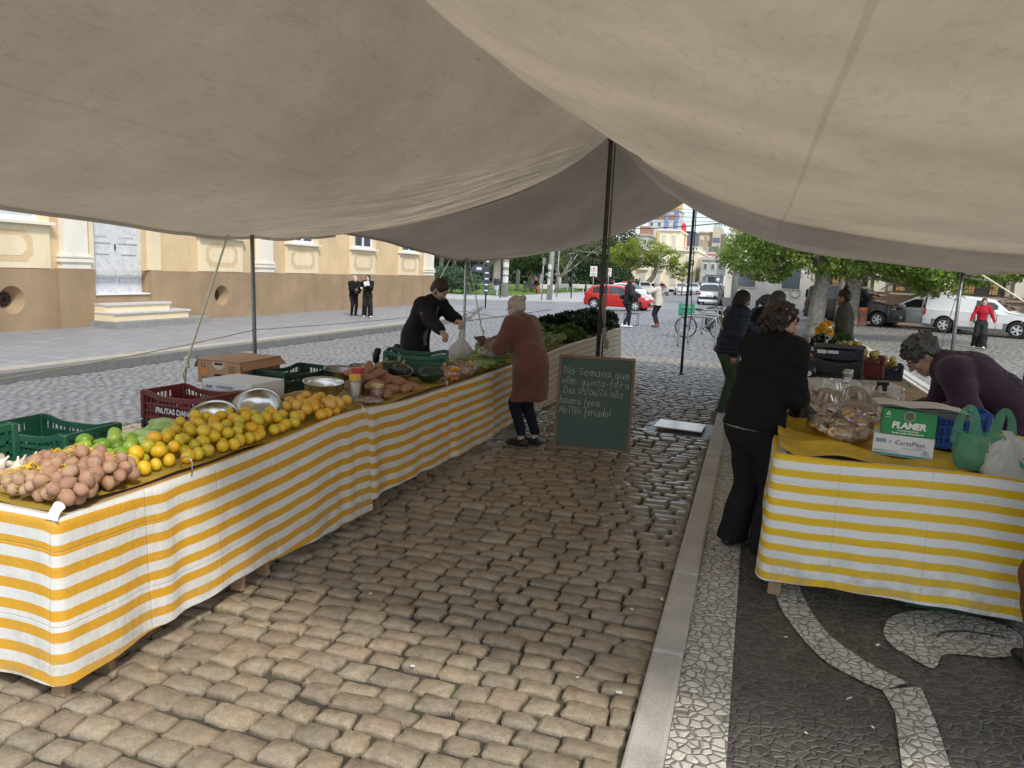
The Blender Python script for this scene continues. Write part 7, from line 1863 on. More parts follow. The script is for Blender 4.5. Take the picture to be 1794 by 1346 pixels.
def bx(name,mats,boxes,parent=bld,**kw):
 b=MB()
 for(x0,x1,y0,y1,z0,z1)in boxes:b.box(((x0+x1)/2+OX,(y0+y1)/2+OY,(z0+z1)/2+OZ),(x1-x0,y1-y0,z1-z0))
 return b.build(name,mats,parent,**kw)
DY0,DY1=16.55,18.57
bx('core',m_dado,[(-29.9,-18.3,7.1,39.8,-.28,1.31),(-18.3,-17.95,18.575,18.64,-.28,1.31),(-18.3,-17.95,16.47,16.545,-.28,1.31)])
bx('wall',m_ochre,[(-30,-18,7,DY0,1.32,9.2),(-30,-18,DY1,39.9,1.32,9.2),(-30,-18,DY0,DY1,4.1,9.2),(-30,-18.35,DY0,DY1,-.28,4.1)])
b=MB()
def circle_hole_wall(b,y0,y1,z0,z1,cy,cz,r,x):
 n=32;ring=[];out=[]
 for i in range(n):
  a=2*PI*i/n;c_,s_=math.cos(a),math.sin(a);ring.append((cy+r*c_,cz+r*s_))
  k=min(((y1-cy)/c_ if c_>1e-6 else(y0-cy)/c_ if c_<-1e-6 else 1e9),((z1-cz)/s_ if s_>1e-6 else(z0-cz)/s_ if s_<-1e-6 else 1e9));out.append((cy+k*c_,cz+k*s_))
 V=[(x+OX,p[0]+OY,p[1]+OZ)for p in ring]+[(x+OX,p[0]+OY,p[1]+OZ)for p in out]+[(x-.30+OX,p[0]*.55+cy*.45+OY,p[1]*.55+cz*.45+OZ)for p in ring]
 F=[]
 for i in range(n):j=(i+1)%n;F+=[(i,j,j+n,i+n),(i,i+2*n,j+2*n,j)]
 b.add(V,F)
 for(py,pz)in((y0,z0),(y0,z1),(y1,z0),(y1,z1)):
  near=sorted(range(n),key=lambda i:abs(out[i][0]-py)+abs(out[i][1]-pz))[:2]
  b.add([(x+OX,py+OY,pz+OZ)]+[(x+OX,out[i][0]+OY,out[i][1]+OZ)for i in near],[(0,1,2)])
vents=[(14.05,.52,.36),(21.88,.50,.36),(31.5,.5,.3)]
XD=-17.94
circle_hole_wall(b,13.3,14.8,-.28,1.32,*vents[0],XD);circle_hole_wall(b,21.1,22.7,-.28,1.32,*vents[1],XD)
for(y0,y1)in((7,13.3),(14.8,15.35),(19.12,21.1),(22.7,39.9)):b.add([(XD+OX,y0+OY,-.28+OZ),(XD+OX,y1+OY,-.28+OZ),(XD+OX,y1+OY,1.32+OZ),(XD+OX,y0+OY,1.32+OZ)],[(0,1,2,3)])
b.add([(XD+OX,7+OY,1.32+OZ),(XD+OX,39.9+OY,1.32+OZ),(-18.1+OX,39.9+OY,1.32+OZ),(-18.1+OX,7+OY,1.32+OZ)],[(0,1,2,3)])
b.add([(XD+OX,39.9+OY,-.28+OZ),(-30+OX,39.9+OY,-.28+OZ),(-30+OX,39.9+OY,1.32+OZ),(XD+OX,39.9+OY,1.32+OZ)],[(0,1,2,3)])
b.build('dado',m_dado,bld)
bx('dado_pier',m_dado,[(-18,-17.84,15.35,16.50,-.28,1.34)]);bx('dado_pier',m_dado,[(-18,-17.86,18.62,19.12,-.28,1.335)]);bx('dado_pier',m_dado,[(-18,-17.86,23.7,24.9,-.28,1.335)]);bx('dado_pier',m_dado,[(-18,-17.86,38.6,40.0,-.28,1.335)])
for(cy,cz,r)in vents[:2]:
 b=MB();n=24;xx=-18.22+OX
 for rr in(.18,.10):b.tube([(xx,cy+OY+rr*math.cos(a),cz+OZ+rr*math.sin(a))for a in[2*PI*i/n for i in range(n+1)]],.016,6,False)
 for i in range(8):a=PI*i/4;b.tube([(xx,cy+OY+.10*math.cos(a),cz+OZ+.10*math.sin(a)),(xx,cy+OY+.19*math.cos(a+.15),cz+OZ+.19*math.sin(a+.15))],.014,5)
 b.build('vent_grille',mk('rusty_iron',(.10,.06,.04),.8,.3,30,.3),bld)
 b=MB();b.add([(-18.235+OX,cy+OY+.21*math.cos(a),cz+OZ+.21*math.sin(a))for a in[2*PI*i/n for i in range(n)]],[tuple(range(n))]);b.build('vent_opening',mk('dark_hole',(.015,.012,.01),.9,.1,9,0),bld)
def pilaster(y0,y1):
 bx('pilaster',m_whitew,[(-18,-17.86,y0+.06,y1-.06,1.76,8.4),(-18,-17.845,y0,y1,1.345,1.52),(-18,-17.80,y0-.06,y1+.06,1.52,1.58),(-18,-17.83,y0-.02,y1+.02,1.58,1.65),(-18,-17.80,y0-.05,y1+.05,1.65,1.70),(-18,-17.84,y0,y1,1.70,1.76)])
for a in((15.47,16.38),(23.8,24.8),(38.7,39.9)):pilaster(*a)
bx('door_frame',m_creamw,[(-18,-17.90,18.57,19.05,1.34,4.4),(-18,-17.90,16.40,16.55,1.34,4.4),(-18,-17.90,16.40,19.05,4.4,4.8)])
dr=bx('door',m_doorp,[(-18.30,-18.22,DY0,17.55,.64,4.1),(-18.30,-18.222,17.57,DY1,.64,4.1),(-18.22,-18.19,17.50,17.60,.66,4.1)])
for y0 in(16.70,17.70):
 for(z0,z1)in((.98,1.85),(2.1,2.9),(3.1,3.9)):
  bx('door_panel',m_doorp,[(-18.22,-18.195,y0,y0+.72,z0,z0+.07),(-18.22,-18.195,y0,y0+.72,z1-.07,z1),(-18.22,-18.195,y0,y0+.07,z0+.07,z1-.07),(-18.22,-18.195,y0+.65,y0+.72,z0+.07,z1-.07),(-18.22,-18.205,y0+.16,y0+.56,z0+.18,z1-.18)],dr)
h_=bx('handle',mk('iron_handle',(.05,.05,.05),.5,.2,20,0),[(-18.19,-18.14,17.53,17.57,1.97,2.0),(-18.19,-18.175,17.53,17.57,1.90,2.08)],dr)
bx('threshold',m_dado,[(-18.35,-17.95,DY0,DY1,-.28,.60)]);bx('sill',m_winf,[(-18.35,-17.90,DY0,DY1,.60,.64)])
def step(name,mat,x1,y0,y1,z0,z1,nose=None):
 b=MB();r=.15
 poly=[(-17.94,y0),(x1,y0),(x1,y1-r),(x1-r,y1),(-17.94,y1)]
 b.prism([(p[0]+OX,p[1]+OY)for p in poly],z0+OZ,z1+OZ);b.build(name,mat,bld)
step('step_base',m_stone,-16.85,16.25,20.1,-.28,-.10);step('step',m_creamw,-17.15,16.42,19.5,-.10,.10);step('tread',m_marble,-17.10,16.40,19.55,.10,.145);step('step',m_creamw,-17.48,16.44,19.05,.145,.33);step('tread',m_marble,-17.43,16.42,19.1,.33,.375)
def octo(y0,y1,z0,z1,c,x):
 return[(x+OX,y+OY,z+OZ)for y,z in((y0+c,z0),(y1-c,z0),(y1,z0+c),(y1,z1-c),(y1-c,z1),(y0+c,z1),(y0,z1-c),(y0,z0+c))]
for(y0,y1,open_)in((11.3,15.2,0),(20.8,23.03,0),(25.72,27.97,1),(30.66,33.0,1),(35.58,37.95,1)):
 p_=bx('window_panel',m_creamw,[(-18,-17.93,y0,y1,1.335,2.46)])
 m=(y1-y0)*.13
 b=MB();b.add(octo(y0+m,y1-m,1.50,2.30,.20,-17.925),[tuple(range(8))]);b.build('panel_border',m_ochre,p_)
 b=MB();b.add(octo(y0+m+.17,y1-m-.17,1.65,2.15,.16,-17.92),[tuple(range(8))]);b.build('panel_centre',m_creamw,p_)
 bx('window_surround',m_creamw,[(-18,-17.92,y0,y0+.34,2.54,5.4)]);bx('window_surround',m_creamw,[(-18,-17.92,y1-.34,y1,2.54,5.4)])
 w_=bx('window',m_winf,[(-18,-17.97,y0+.34,y0+.44,2.54,5.2),(-18,-17.97,y1-.44,y1-.34,2.54,5.2),(-18,-17.97,y0+.44,y1-.44,2.54,2.66),(-18,-17.965,(y0+y1)/2-.08,(y0+y1)/2+.08,2.66,5.2)])
 bx('sill',m_whitew,[(-18,-17.78,y0-.06,y1+.06,2.46,2.54)],w_)
 bx('pane',m_pane if open_ else mk('curtained_glass',(.55,.57,.60),.2,.1,3,0),[(-18,-17.985,y0+.44,(y0+y1)/2-.08,2.66,5.2)],w_);bx('pane',m_pane if open_ else MATS['curtained_glass'],[(-18,-17.985,(y0+y1)/2+.08,y1-.44,2.66,5.2)],w_)
po=bx('poster',mk('blue_poster',(.03,.13,.22),.6,.4,9,0),[(-17.982,-17.975,26.95,27.5,2.72,3.6)])
b=MB()
for i,z in enumerate((2.82,2.90,3.0,3.2,3.3)):b.box((-17.972+OX,27.22+OY,z+OZ),(.002,.36-.08*(i%2),.03))
b.build('poster_print',m_wp,po)
bx('roof',wall_mat('clay_roof',(.30,.14,.09)),[(-30.5,-17.5,6.6,40.3,9.2,9.5)])
# ================================================================== PLAZA-SIDE FACADE BEHIND THE PARKED VANS
def oriented(origin,deg):
 return Matrix.Translation(origin)@Matrix.Rotation(R(deg),4,'Z')
fac=thing('stone_facade','old stone facade with pinkish base, iron balconies and lit windows behind the white pickup','building',(10.5,41.2,0),R(-12))
m_pink=wall_mat('pinkish_plinth',(.40,.29,.22),.15,.4);m_sand=wall_mat('sand_facade',(.52,.46,.36),.1,.3);m_iron=mk('black_iron',(.02,.02,.02),.5,.2,9,0);m_amber=mk('amber_lit_panel',(.50,.30,.12),.6,.2,6,.1);m_darkin=mk('dark_interior',(.05,.045,.04),.7,.3,2,0)  # m_amber: warm window light put into a plain amber colour
b=MB();b.box((3,4,.70),(22,8,1.40));b.box((3,3.97,1.44),(22.1,8.1,.10));b.build('plinth',m_pink,fac)
b=MB();b.box((3,4.1,5.2),(21.8,7.8,7.4));b.build('wall',m_sand,fac)
for i in range(7):
 xx=-6.2+3.0*i
 w_=None
 b=MB();b.box((xx,.185,3.0),(1.75,.04,2.7));w_=b.build('window',m_darkin,fac)
 b=MB();b.box((xx-.55,.15,3.0),(.42,.03,2.6));b.build('lit_panel',m_amber,w_);b=MB();b.box((xx+.45,.15,3.0),(.35,.03,2.6));b.build('lit_panel',m_amber,w_)  # flat panels coloured amber to stand in for lit window parts
 b=MB();b.box((xx-1.0,.12,3.1),(.16,.12,2.9));b.box((xx+1.0,.12,3.1),(.16,.12,2.9));b.build('window_frame',m_sand,w_)
 b=MB();b.box((xx,-.06,1.54),(2.0,.5,.08));b.build('balcony_slab',m_pink,fac)
 b=MB();b.box((xx,-.28,2.22),(2.0,.03,.04));b.box((xx,-.28,1.62),(2.0,.03,.03));b.box((xx,-.28,1.92),(2.0,.025,.025))
 for k in range(17):b.box((xx-.96+.12*k,-.28,1.9),(.018,.018,.62))
 for k in range(4):
  cx=xx-.72+.48*k;b.tube([(cx+.14*math.cos(a),-.29,1.78+.11*math.sin(a))for a in[2*PI*q/12 for q in range(13)]],.014,4,False)
 b.build('balcony_railing',m_iron,fac)
 if i<6:
  b=MB();b.box((xx+1.5,.06,4.2),(.5,.22,5.2));b.build('pilaster',m_whitew,fac)
b=MB();b.box((3,3.9,8.95),(22.4,8.4,.35));b.build('cornice',m_sand,fac)
# ================================================================== TREES
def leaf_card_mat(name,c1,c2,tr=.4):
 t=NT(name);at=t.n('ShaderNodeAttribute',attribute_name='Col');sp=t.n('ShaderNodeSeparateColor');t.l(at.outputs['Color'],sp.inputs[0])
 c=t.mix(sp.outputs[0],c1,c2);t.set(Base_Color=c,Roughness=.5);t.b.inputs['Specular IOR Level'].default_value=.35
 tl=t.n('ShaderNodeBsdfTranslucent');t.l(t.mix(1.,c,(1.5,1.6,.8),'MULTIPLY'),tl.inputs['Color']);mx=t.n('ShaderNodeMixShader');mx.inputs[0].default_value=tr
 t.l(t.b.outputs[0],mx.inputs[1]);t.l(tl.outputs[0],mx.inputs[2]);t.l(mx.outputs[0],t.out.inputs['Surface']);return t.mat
m_bark=mk('grey_bark',(.20,.17,.14),.9,.4,2.5,.8,14,.03);m_barkm=mk('mottled_bark',(.25,.225,.19),.9,.5,6,.9,18,.05,dirt=((.075,.062,.05),9,1.));m_palmb=mk('palm_bark',(.34,.31,.27),.9,.3,4,.6,20,.02)
def tree(label,loc,lobes,trunk,mat,n,leaf=(.10,.18),bark=None,group=None,seed=1,name='tree',droop=0.,limbs=True,flat=.75,cat='tree',clump=.30):
 """lobes: (x, y, z, rx, ry, rz); trunk: list of (pts, radii)"""
 r=np.random.default_rng(seed);t_=thing(name,label,cat,loc,0,group)
 L=np.array(lobes,float);vol=np.prod(L[:,3:],1)**.75;cnt=np.maximum(20,(n*vol/vol.sum())).astype(int)
 C=[];shade=[]
 for l,m in zip(L,cnt):
  nc=max(8,m//38)
  d=r.normal(0,1,(nc,3));d/=np.linalg.norm(d,axis=1)[:,None];q=r.uniform(.35,1.,nc)**.5
  cc=l[:3]+d*l[3:]*q[:,None]
  sh=r.uniform(0,1,nc)
  idx=r.integers(0,nc,m);cr=clump*np.mean(l[3:])
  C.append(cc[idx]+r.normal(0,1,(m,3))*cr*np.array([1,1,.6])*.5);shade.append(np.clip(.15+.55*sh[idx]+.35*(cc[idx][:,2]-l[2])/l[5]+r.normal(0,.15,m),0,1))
 C=np.concatenate(C);S=np.concatenate(shade);m=len(C)
 d=r.normal(0,1,(m,3));d[:,2]-=droop;d/=np.linalg.norm(d,axis=1)[:,None]
 e=np.cross(d,r.normal(0,1,(m,3)));e/=np.linalg.norm(e,axis=1)[:,None]+1e-6;s=r.uniform(*leaf,m)[:,None]
 V=np.stack([C-d*s*.5,C+e*s*.3,C+d*s*.6,C-e*s*.3],1).reshape(-1,3);F=np.arange(m*4).reshape(m,4)
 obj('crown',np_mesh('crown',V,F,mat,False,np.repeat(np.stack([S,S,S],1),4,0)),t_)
 if trunk:
  b=MB()
  for pts,rad in trunk:b.tube(pts,rad,12)
  if limbs:
   base=trunk[0][0][-1]
   for l in L:
    mid=[(base[i]*.5+l[i]*.5+r.normal(0,.25)*(i<2))for i in range(3)]
    b.tube([tuple(p)for p in catmull([base,mid,tuple(l[:3]),(l[0]+l[3]*.4,l[1],l[2]+l[5]*.3)],4)],[max(.02,trunk[0][1][-1]*.6*(1-i/14))for i in range(13)],7)
    for k in range(4):
     en=l[:3]+r.normal(0,.6,3)*l[3:];b.tube([tuple(l[:3]),tuple((l[:3]+en)/2+r.normal(0,.1,3)),tuple(en)],[.05,.035,.012],5)
  b.build('trunk',bark or m_bark,t_,smooth=True)
 return t_
m_lfR=leaf_card_mat('feathery_leaf',(.10,.16,.03),(.46,.55,.20),.55);m_lfD=leaf_card_mat('dark_leaf',(.010,.024,.008),(.045,.085,.025),.25);m_lfM=leaf_card_mat('mid_leaf',(.022,.045,.010),(.09,.145,.035),.35);m_lfY=leaf_card_mat('yellow_green_leaf',(.09,.13,.018),(.32,.36,.07),.5);m_lfJ=leaf_card_mat('juniper_leaf',(.020,.045,.025),(.085,.15,.085),.15);m_lfP=leaf_card_mat('palm_leaf',(.05,.08,.015),(.26,.28,.07),.3)
GRt='feathery trees shading the plaza'
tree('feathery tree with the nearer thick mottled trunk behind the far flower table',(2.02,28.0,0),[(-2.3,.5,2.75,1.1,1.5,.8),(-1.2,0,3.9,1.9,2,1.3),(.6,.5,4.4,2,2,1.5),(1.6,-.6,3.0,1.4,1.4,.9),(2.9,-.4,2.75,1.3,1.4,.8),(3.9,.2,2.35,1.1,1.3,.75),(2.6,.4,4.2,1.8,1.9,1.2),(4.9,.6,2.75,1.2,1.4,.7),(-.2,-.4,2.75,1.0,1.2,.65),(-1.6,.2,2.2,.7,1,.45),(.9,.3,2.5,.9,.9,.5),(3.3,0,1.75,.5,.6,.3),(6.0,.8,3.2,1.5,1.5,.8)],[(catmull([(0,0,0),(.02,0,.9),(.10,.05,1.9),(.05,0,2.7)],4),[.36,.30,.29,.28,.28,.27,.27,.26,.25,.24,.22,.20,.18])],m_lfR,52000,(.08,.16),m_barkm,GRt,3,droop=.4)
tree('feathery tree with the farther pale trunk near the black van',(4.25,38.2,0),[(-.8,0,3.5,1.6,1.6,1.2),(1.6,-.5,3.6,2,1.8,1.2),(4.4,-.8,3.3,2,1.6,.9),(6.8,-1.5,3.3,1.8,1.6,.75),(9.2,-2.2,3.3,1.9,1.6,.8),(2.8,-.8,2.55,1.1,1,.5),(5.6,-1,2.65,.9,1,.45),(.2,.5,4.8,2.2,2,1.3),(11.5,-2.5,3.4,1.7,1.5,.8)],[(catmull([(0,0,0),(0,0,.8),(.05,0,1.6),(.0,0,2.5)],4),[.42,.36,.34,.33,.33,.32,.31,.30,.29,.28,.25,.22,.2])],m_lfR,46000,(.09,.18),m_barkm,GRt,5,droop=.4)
tree('slim dark trunked tree between the two feathery trees',(3.25,33.5,0),[(0,.5,4.2,1.5,1.5,1.0),(.5,0,3.2,.8,.8,.5)],[(catmull([(0,0,0),(.04,0,1.2),(0,0,2.6)],4),[.17,.15,.14,.14,.13,.13,.12,.12,.11])],m_lfM,3000,(.08,.16),m_bark,GRt,7,droop=.3)
GPk='trees in the park across the junction'
tree('very dark tree at the left edge of the park beside the ochre building',(-41,88,-.4),[(0,0,7,5.5,4,5),(5,0,5.5,3.8,3.5,3.5),(9,-2,5.2,3.4,3,2.8),(-4,0,6,4,4,4),(3,-3,3.4,4,3,1.6)],[([(0,0,0),(0,0,2.5),(0,0,5)],[.5,.4,.3])],m_lfD,9000,(.22,.42),None,GPk,11)
tree('dark trunked tree in the park behind the juniper',(-34.5,79,-.4),[(0,0,5.6,4,4,2.6),(3,1,4.9,2.8,3,1.8),(-3,0,5,3,3,2.2)],[([(0,0,0),(0,0,2),(0,0,4)],[.34,.28,.24])],m_lfD,6000,(.20,.38),None,GPk,13)
tree('round dense green tree over the orange trousers',(-22.6,75.5,-.33),[(0,0,3.6,2.3,2.2,1.6),(-1.0,0,3.2,1.5,1.6,1.0),(1.4,0,3.3,1.5,1.6,1.1)],[([(0,0,0),(.03,0,.9),(0,0,2.2)],[.24,.2,.17])],m_lfM,6500,(.14,.28),m_bark,GPk,17)
tree('pale forked tree with thin grey foliage behind the white benches',(-21.3,82,-.33),[(-.7,0,3.9,1.5,1.5,1.4),(1.5,0,4.3,1.8,1.6,1.6),(3.4,.5,4.6,1.8,1.6,1.6)],[([(0,0,0),(.05,0,.8),(.1,0,1.7)],[.22,.18,.16]),([(.1,0,1.6),(-.5,0,2.8),(-1.0,0,4.2)],[.13,.09,.04]),([(.1,0,1.6),(.9,0,2.7),(2.0,0,4.4)],[.14,.09,.04])],leaf_card_mat('grey_leaf',(.06,.07,.04),(.16,.17,.10),.3),2600,(.10,.22),m_palmb,GPk,19)
tree('dark broad tree behind the white benches',(-24.5,98,-.35),[(0,0,5.2,3.4,3,2.8),(3.6,-1,6.0,3,3,2.8),(1.8,0,3.2,2.8,2.5,1.4)],[([(0,0,0),(0,0,2),(0,0,4)],[.34,.28,.24])],m_lfM,7000,(.2,.4),None,GPk,23)
tree('tall dark tree beside the awning peak pole in the view',(-19.5,104,-.35),[(0,0,6.0,3.2,3,3.2),(2.2,0,5.0,2.4,2.4,2.4),(-2,0,6.4,2.6,2.6,2.4),(1,0,2.8,2.4,2,1.3)],[([(0,0,0),(0,0,2),(0,0,4)],[.34,.28,.24])],m_lfD,7000,(.2,.4),None,GPk,29)
tree('wide yellow green tree with a leaning trunk before the cream palace',(-13.6,93,-.35),[(-2.2,0,4.6,2.2,2.2,1.5),(0,0,5.4,2.4,2.4,1.5),(2.4,0,4.7,2.2,2.2,1.4),(4.2,0,3.8,1.4,1.6,.9),(-.6,-.5,3.9,1.6,1.5,.9)],[(catmull([(-.2,0,0),(.3,0,1.0),(1.3,0,2.2),(1.6,0,3.4)],3),[.42,.38,.35,.33,.31,.3,.28,.26,.24,.22])],m_lfY,6500,(.14,.3),m_bark,GPk,31)
tree('low dark bushy tree under the yellow green tree',(-16.2,88,-.35),[(0,0,1.9,1.9,1.6,1.5),(1.6,0,1.6,1.4,1.3,1.1)],[([(0,0,0),(0,0,1.2)],[.2,.14])],m_lfD,3500,(.14,.28),None,GPk,37)
tree('thin sapling with yellow green leaves in front of the palace',(-8.9,95,-.3),[(0,0,3.0,1.3,1.2,.8),(-.6,0,2.2,.9,.9,.6)],[([(0,0,0),(.02,0,1.2),(0,0,2.8)],[.11,.09,.06])],m_lfY,900,(.12,.24),None,GPk,41)
tree('broad blue green juniper shrub at the park corner',(-25.2,60.0,-.35),[(0,0,1.2,2.7,1.8,.95),(-1.9,0,1.4,1.8,1.6,.95),(1.6,-.4,1.0,1.6,1.4,.75),(.2,-.6,1.65,1.9,1.3,.6)],[([(0,0,0),(0,0,.8)],[.16,.1])],m_lfJ,7000,(.10,.22),m_bark,None,43,'shrub',cat='shrub',limbs=False,clump=.22)
for i,(x,y,lab)in enumerate(((-20.2,90,'small round green bush on the lawn between park trunks'),(-27.5,92,'low green bush on the lawn near the palm trunks'))):
 tree(lab,(x,y,-.35),[(0,0,.6,1.1,.9,.6)],None,m_lfM,900,(.10,.2),None,'bushes on the lawn',51+i,'shrub',cat='shrub')
def palm(loc,h,r,seed,label,lean=(0,0),nf=13,fl=2.2):
 rr=random.Random(seed);t_=thing('palm_tree',label,'palm',loc,0,'palms in the park')
 b=MB();pts=[(lean[0]*k*k,lean[1]*k*k,h*k)for k in[i/14 for i in range(15)]];b.tube(pts,[r*(1.15-.3*i/14)*(1+.06*(i%2))for i in range(15)],12);b.build('trunk',m_palmb,t_,smooth=True)
 V=[];F=[];S=[]
 top=Vector(pts[-1])
 for i in range(nf):
  a=2*PI*i/nf+rr.uniform(-.2,.2);up=rr.uniform(-.2,.9);L=fl*rr.uniform(.8,1.1);dirh=Vector((math.cos(a),math.sin(a),0));sh=rr.random()
  for k in range(26):
   q=k/25;p=top+dirh*L*q*math.cos(up*.6)+Vector((0,0,L*(up*q-1.05*q*q)))
   side=Vector((-dirh.y,dirh.x,0))
   for s in(-1,1):
    tip=p+side*s*.36*math.sin(PI*(.12+.8*q))+dirh*.14+Vector((0,0,-.20-.15*rr.random()))
    o=dirh*.035;j=len(V);V+=[tuple(p-o),tuple(p+o),tuple(tip)];F.append((j,j+1,j+2));S+=[sh*.7+.3*rr.random()]*3
 obj('fronds',np_mesh('fronds',np.array(V),np.array(F),m_lfP,False,np.repeat(np.array(S)[:,None],3,1)),t_)
palm((-27.0,76.9,-.35),3.6,.42,1,'palm with the thick pale trunk left of the utility pole',nf=16,fl=1.9)
palm((-25.1,78.5,-.35),3.7,.22,2,'palm with yellow fronds just right of the utility pole',nf=15,fl=1.7)
palm((-24.6,86,-.35),3.6,.24,3,'thin pale palm farther back near the utility pole',(.3,0),fl=1.8)
palm((-24.0,92,-.35),3.9,.22,4,'slanting thin palm behind the round tree',(-.5,0),fl=1.8)
palm((-35.0,84,-.35),4.6,.25,5,'palm half hidden in the dark trees by the juniper',fl=2.4)
def agave(x,y,z,r,seed,label):
 rr=random.Random(seed);b=MB()
 for i in range(24):
  a=i*2.4;el=rr.uniform(.35,1.3);L=r*rr.uniform(.7,1.1);d=Vector((math.cos(a)*math.cos(el),math.sin(a)*math.cos(el),math.sin(el)));s=Vector((-math.sin(a),math.cos(a),0))*.07*r
  b.grid([[tuple(d*L*k-s*w*(1-k*.95)+Vector((0,0,-.12*L*k*k*(1.4-el))))for w in(-1,0,1)]for k in(0,.35,.7,1)])
 tag(b.build('agave',mk('agave_leaf',(.16,.22,.07),.5,.3,6,0),smooth=True,loc=(x,y,z)),label,'plant','spiky plants in the park bed')
for i,(x,y,r,lab)in enumerate(((-25.6,51.2,.85,'spiky pale plant in the bed, leftmost of three'),(-23.9,52.2,.8,'spiky pale plant in the middle of the bed'),(-22.3,53.6,.75,'spiky pale plant at the street end of the bed'))):agave(x-2.2,y+1.2,-.27,r,i,lab)
V=[];F=[];xs_=nrg.uniform(-48,-20.8,16000);ys_=xs_*.25+10+nrg.uniform(56,96,16000)
for x,y in zip(xs_,ys_):
 a=nrg.uniform(0,6.28);h=nrg.uniform(.06,.16);w_=.05;j=len(V);V+=[(x-w_*math.cos(a),y-w_*math.sin(a),-.33),(x+w_*math.cos(a),y+w_*math.sin(a),-.33),(x+.05*math.sin(a),y,-.33+h)];F.append((j,j+1,j+2))
tag(obj('lawn_grass',np_mesh('lawn_grass',np.array(V),np.array(F),mk('lawn_blade',(.14,.24,.04),.6,.35,.8,0))),kind='stuff')
# ================================================================== STREET FURNITURE
m_conc=mk('pole_concrete',(.38,.365,.34),.85,.2,3,.3,30,.01,dirt=((.2,.19,.18),2,.5));m_galv=mk('galvanised_steel',(.27,.275,.28),.45,.15,8,.05,40,metal=.6)
def upole(x,y,z0,h,r,label,lean=0.,bands=True):
 t_=thing('utility_pole',label,'utility pole',(x,y,z0),0,'concrete utility poles')
 b=MB();b.tube([(0,0,0),(lean*h,0,h)],[r,r*.62],14);b.build('shaft',m_conc,t_,smooth=True)
 if bands:
  for(z,hh)in((1.25,.5),(1.9,.35),(2.5,.4)):
   b=MB();b.lathe([(r*.97,z),(r*.96,z+hh)],14);b.build('pasted_poster',mk('pasted_poster_paper',(.55,.55,.53),.8,.35,7,.1),t_)
 b=MB();b.box((lean*h*.97,0,h-.9),(1.9,.1,.12));b.box((lean*h*.9,0,h-1.7),(1.5,.1,.1))
 for dx in(-.85,-.4,.4,.85):b.lathe([(.03,0),(.05,.04),(.03,.1),(.05,.13),(.0,.16)],8,(lean*h*.97+dx,0,h-.84))
 b.build('crossarm',m_bark,t_)
 return t_
upole(-15.80,57.9,-.42,9,.23,'concrete utility pole with pasted posters on the corner island',.015)
upole(-19.80,58.6,-.42,9,.25,'concrete utility pole with posters just behind the walker',.0)
tp=upole(-1.25,45.0,0,8.5,.19,'concrete utility pole at the plaza edge beside the feathery tree',-.01,False)
b=MB();b.lathe([(.18,0),(.20,.05),(.20,.4),(.12,.46),(.0,.47)],12,(-.28,0,3.3));b.build('junction_box',m_iron,tp)
t_=thing('lamp_post','tall pale lamp post rising beside the yellow green tree','lamp post',(-19.6,110,-.4),0);b=MB();b.tube([(0,0,0),(.10,0,9.8)],[.16,.09],10);b.build('shaft',m_conc,t_,smooth=True);b=MB();b.rbox((.5,0,9.75),(1.0,.28,.14),.04,2);b.build('lamp_head',m_galv,t_)
def signpost(x,y,z0,h,plate,label,name='parking_sign',r=.03,mat=m_galv,group=None):
 t_=thing(name,label,'sign',(x,y,z0),R(12),group);b=MB();b.tube([(0,0,0),(0,0,h)],r,8);b.build('post',mat,t_,smooth=True);plate(t_,h);return t_
m_signw=mk('white_sign_face',(.75,.75,.74),.4,.05,9,0);m_signr=mk('red_sign_print',(.55,.03,.03),.4,.05,9,0);m_signk=mk('black_sign_print',(.02,.02,.02),.5,.05,9,0)
def eplate(w,h_,sl=None):
 def f(t_,h):
  b=MB();b.rbox((0,-.045,h-h_/2),(w,.02,h_),.006,1);p_=b.build('plate',m_signw,t_)
  Fs=frame((0,-.0565,h-w*.52),(1,0,0),(0,0,1));rr=w*.38
  b=MB();n=28;P=[(rr*math.cos(a),rr*math.sin(a),0)for a in[2*PI*i/n for i in range(n+1)]];Q=[(rr*.8*math.cos(a),rr*.8*math.sin(a),0)for a in[2*PI*i/n for i in range(n+1)]];b.grid([P,Q],M=Fs);b.build('red_ring',m_signr,p_)
  b=MB();lettering(b,'E',w*.55,frame((0,-.058,h-w*.52),(1,0,0),(0,0,1)),bold=.006);b.build('letter',m_signk,p_)
  b=MB()
  for i in range(3):b.box((0,-.0565,h-h_*.70-i*.09),(w*.7,.002,.035))
  b.build('small_print',m_signk,p_)
 return f
signpost(-10.62,50,-.35,2.72,eplate(.46,.70),'white parking sign with a red ringed E, nearer the awning pole',group='red ringed E signs')
signpost(-11.50,60,-.39,2.76,eplate(.42,.68),'white parking sign with a red ringed E, the farther one right of the awning pole',group='red ringed E signs')
def eplate2(t_,h):
 b=MB();b.rbox((0,-.04,h-.25),(.34,.02,.5),.01,1);p_=b.build('plate',m_signw,t_);b=MB();lettering(b,'E.',.26,frame((0,-.0515,h-.20),(1,0,0),(0,0,1)),bold=.004);b.build('letter',m_signk,p_)
signpost(-1.40,30,0,2.52,eplate2,'plain white sign with a black E near the feathery tree')
def stopback(t_,h):
 b=MB();b.prism([(.30*math.cos(PI/8+PI/4*i),.30*math.sin(PI/8+PI/4*i))for i in range(8)],-.012,.012,Matrix.Translation((0,-.05,h-.3))@Matrix.Rotation(PI/2,4,'X'));b.build('plate',m_galv,t_)
q=signpost(-15.80,55.7,-.42,3.35,stopback,'grey back of an octagonal sign on the corner island','road_sign',.045);q.rotation_euler=(0,0,R(80))
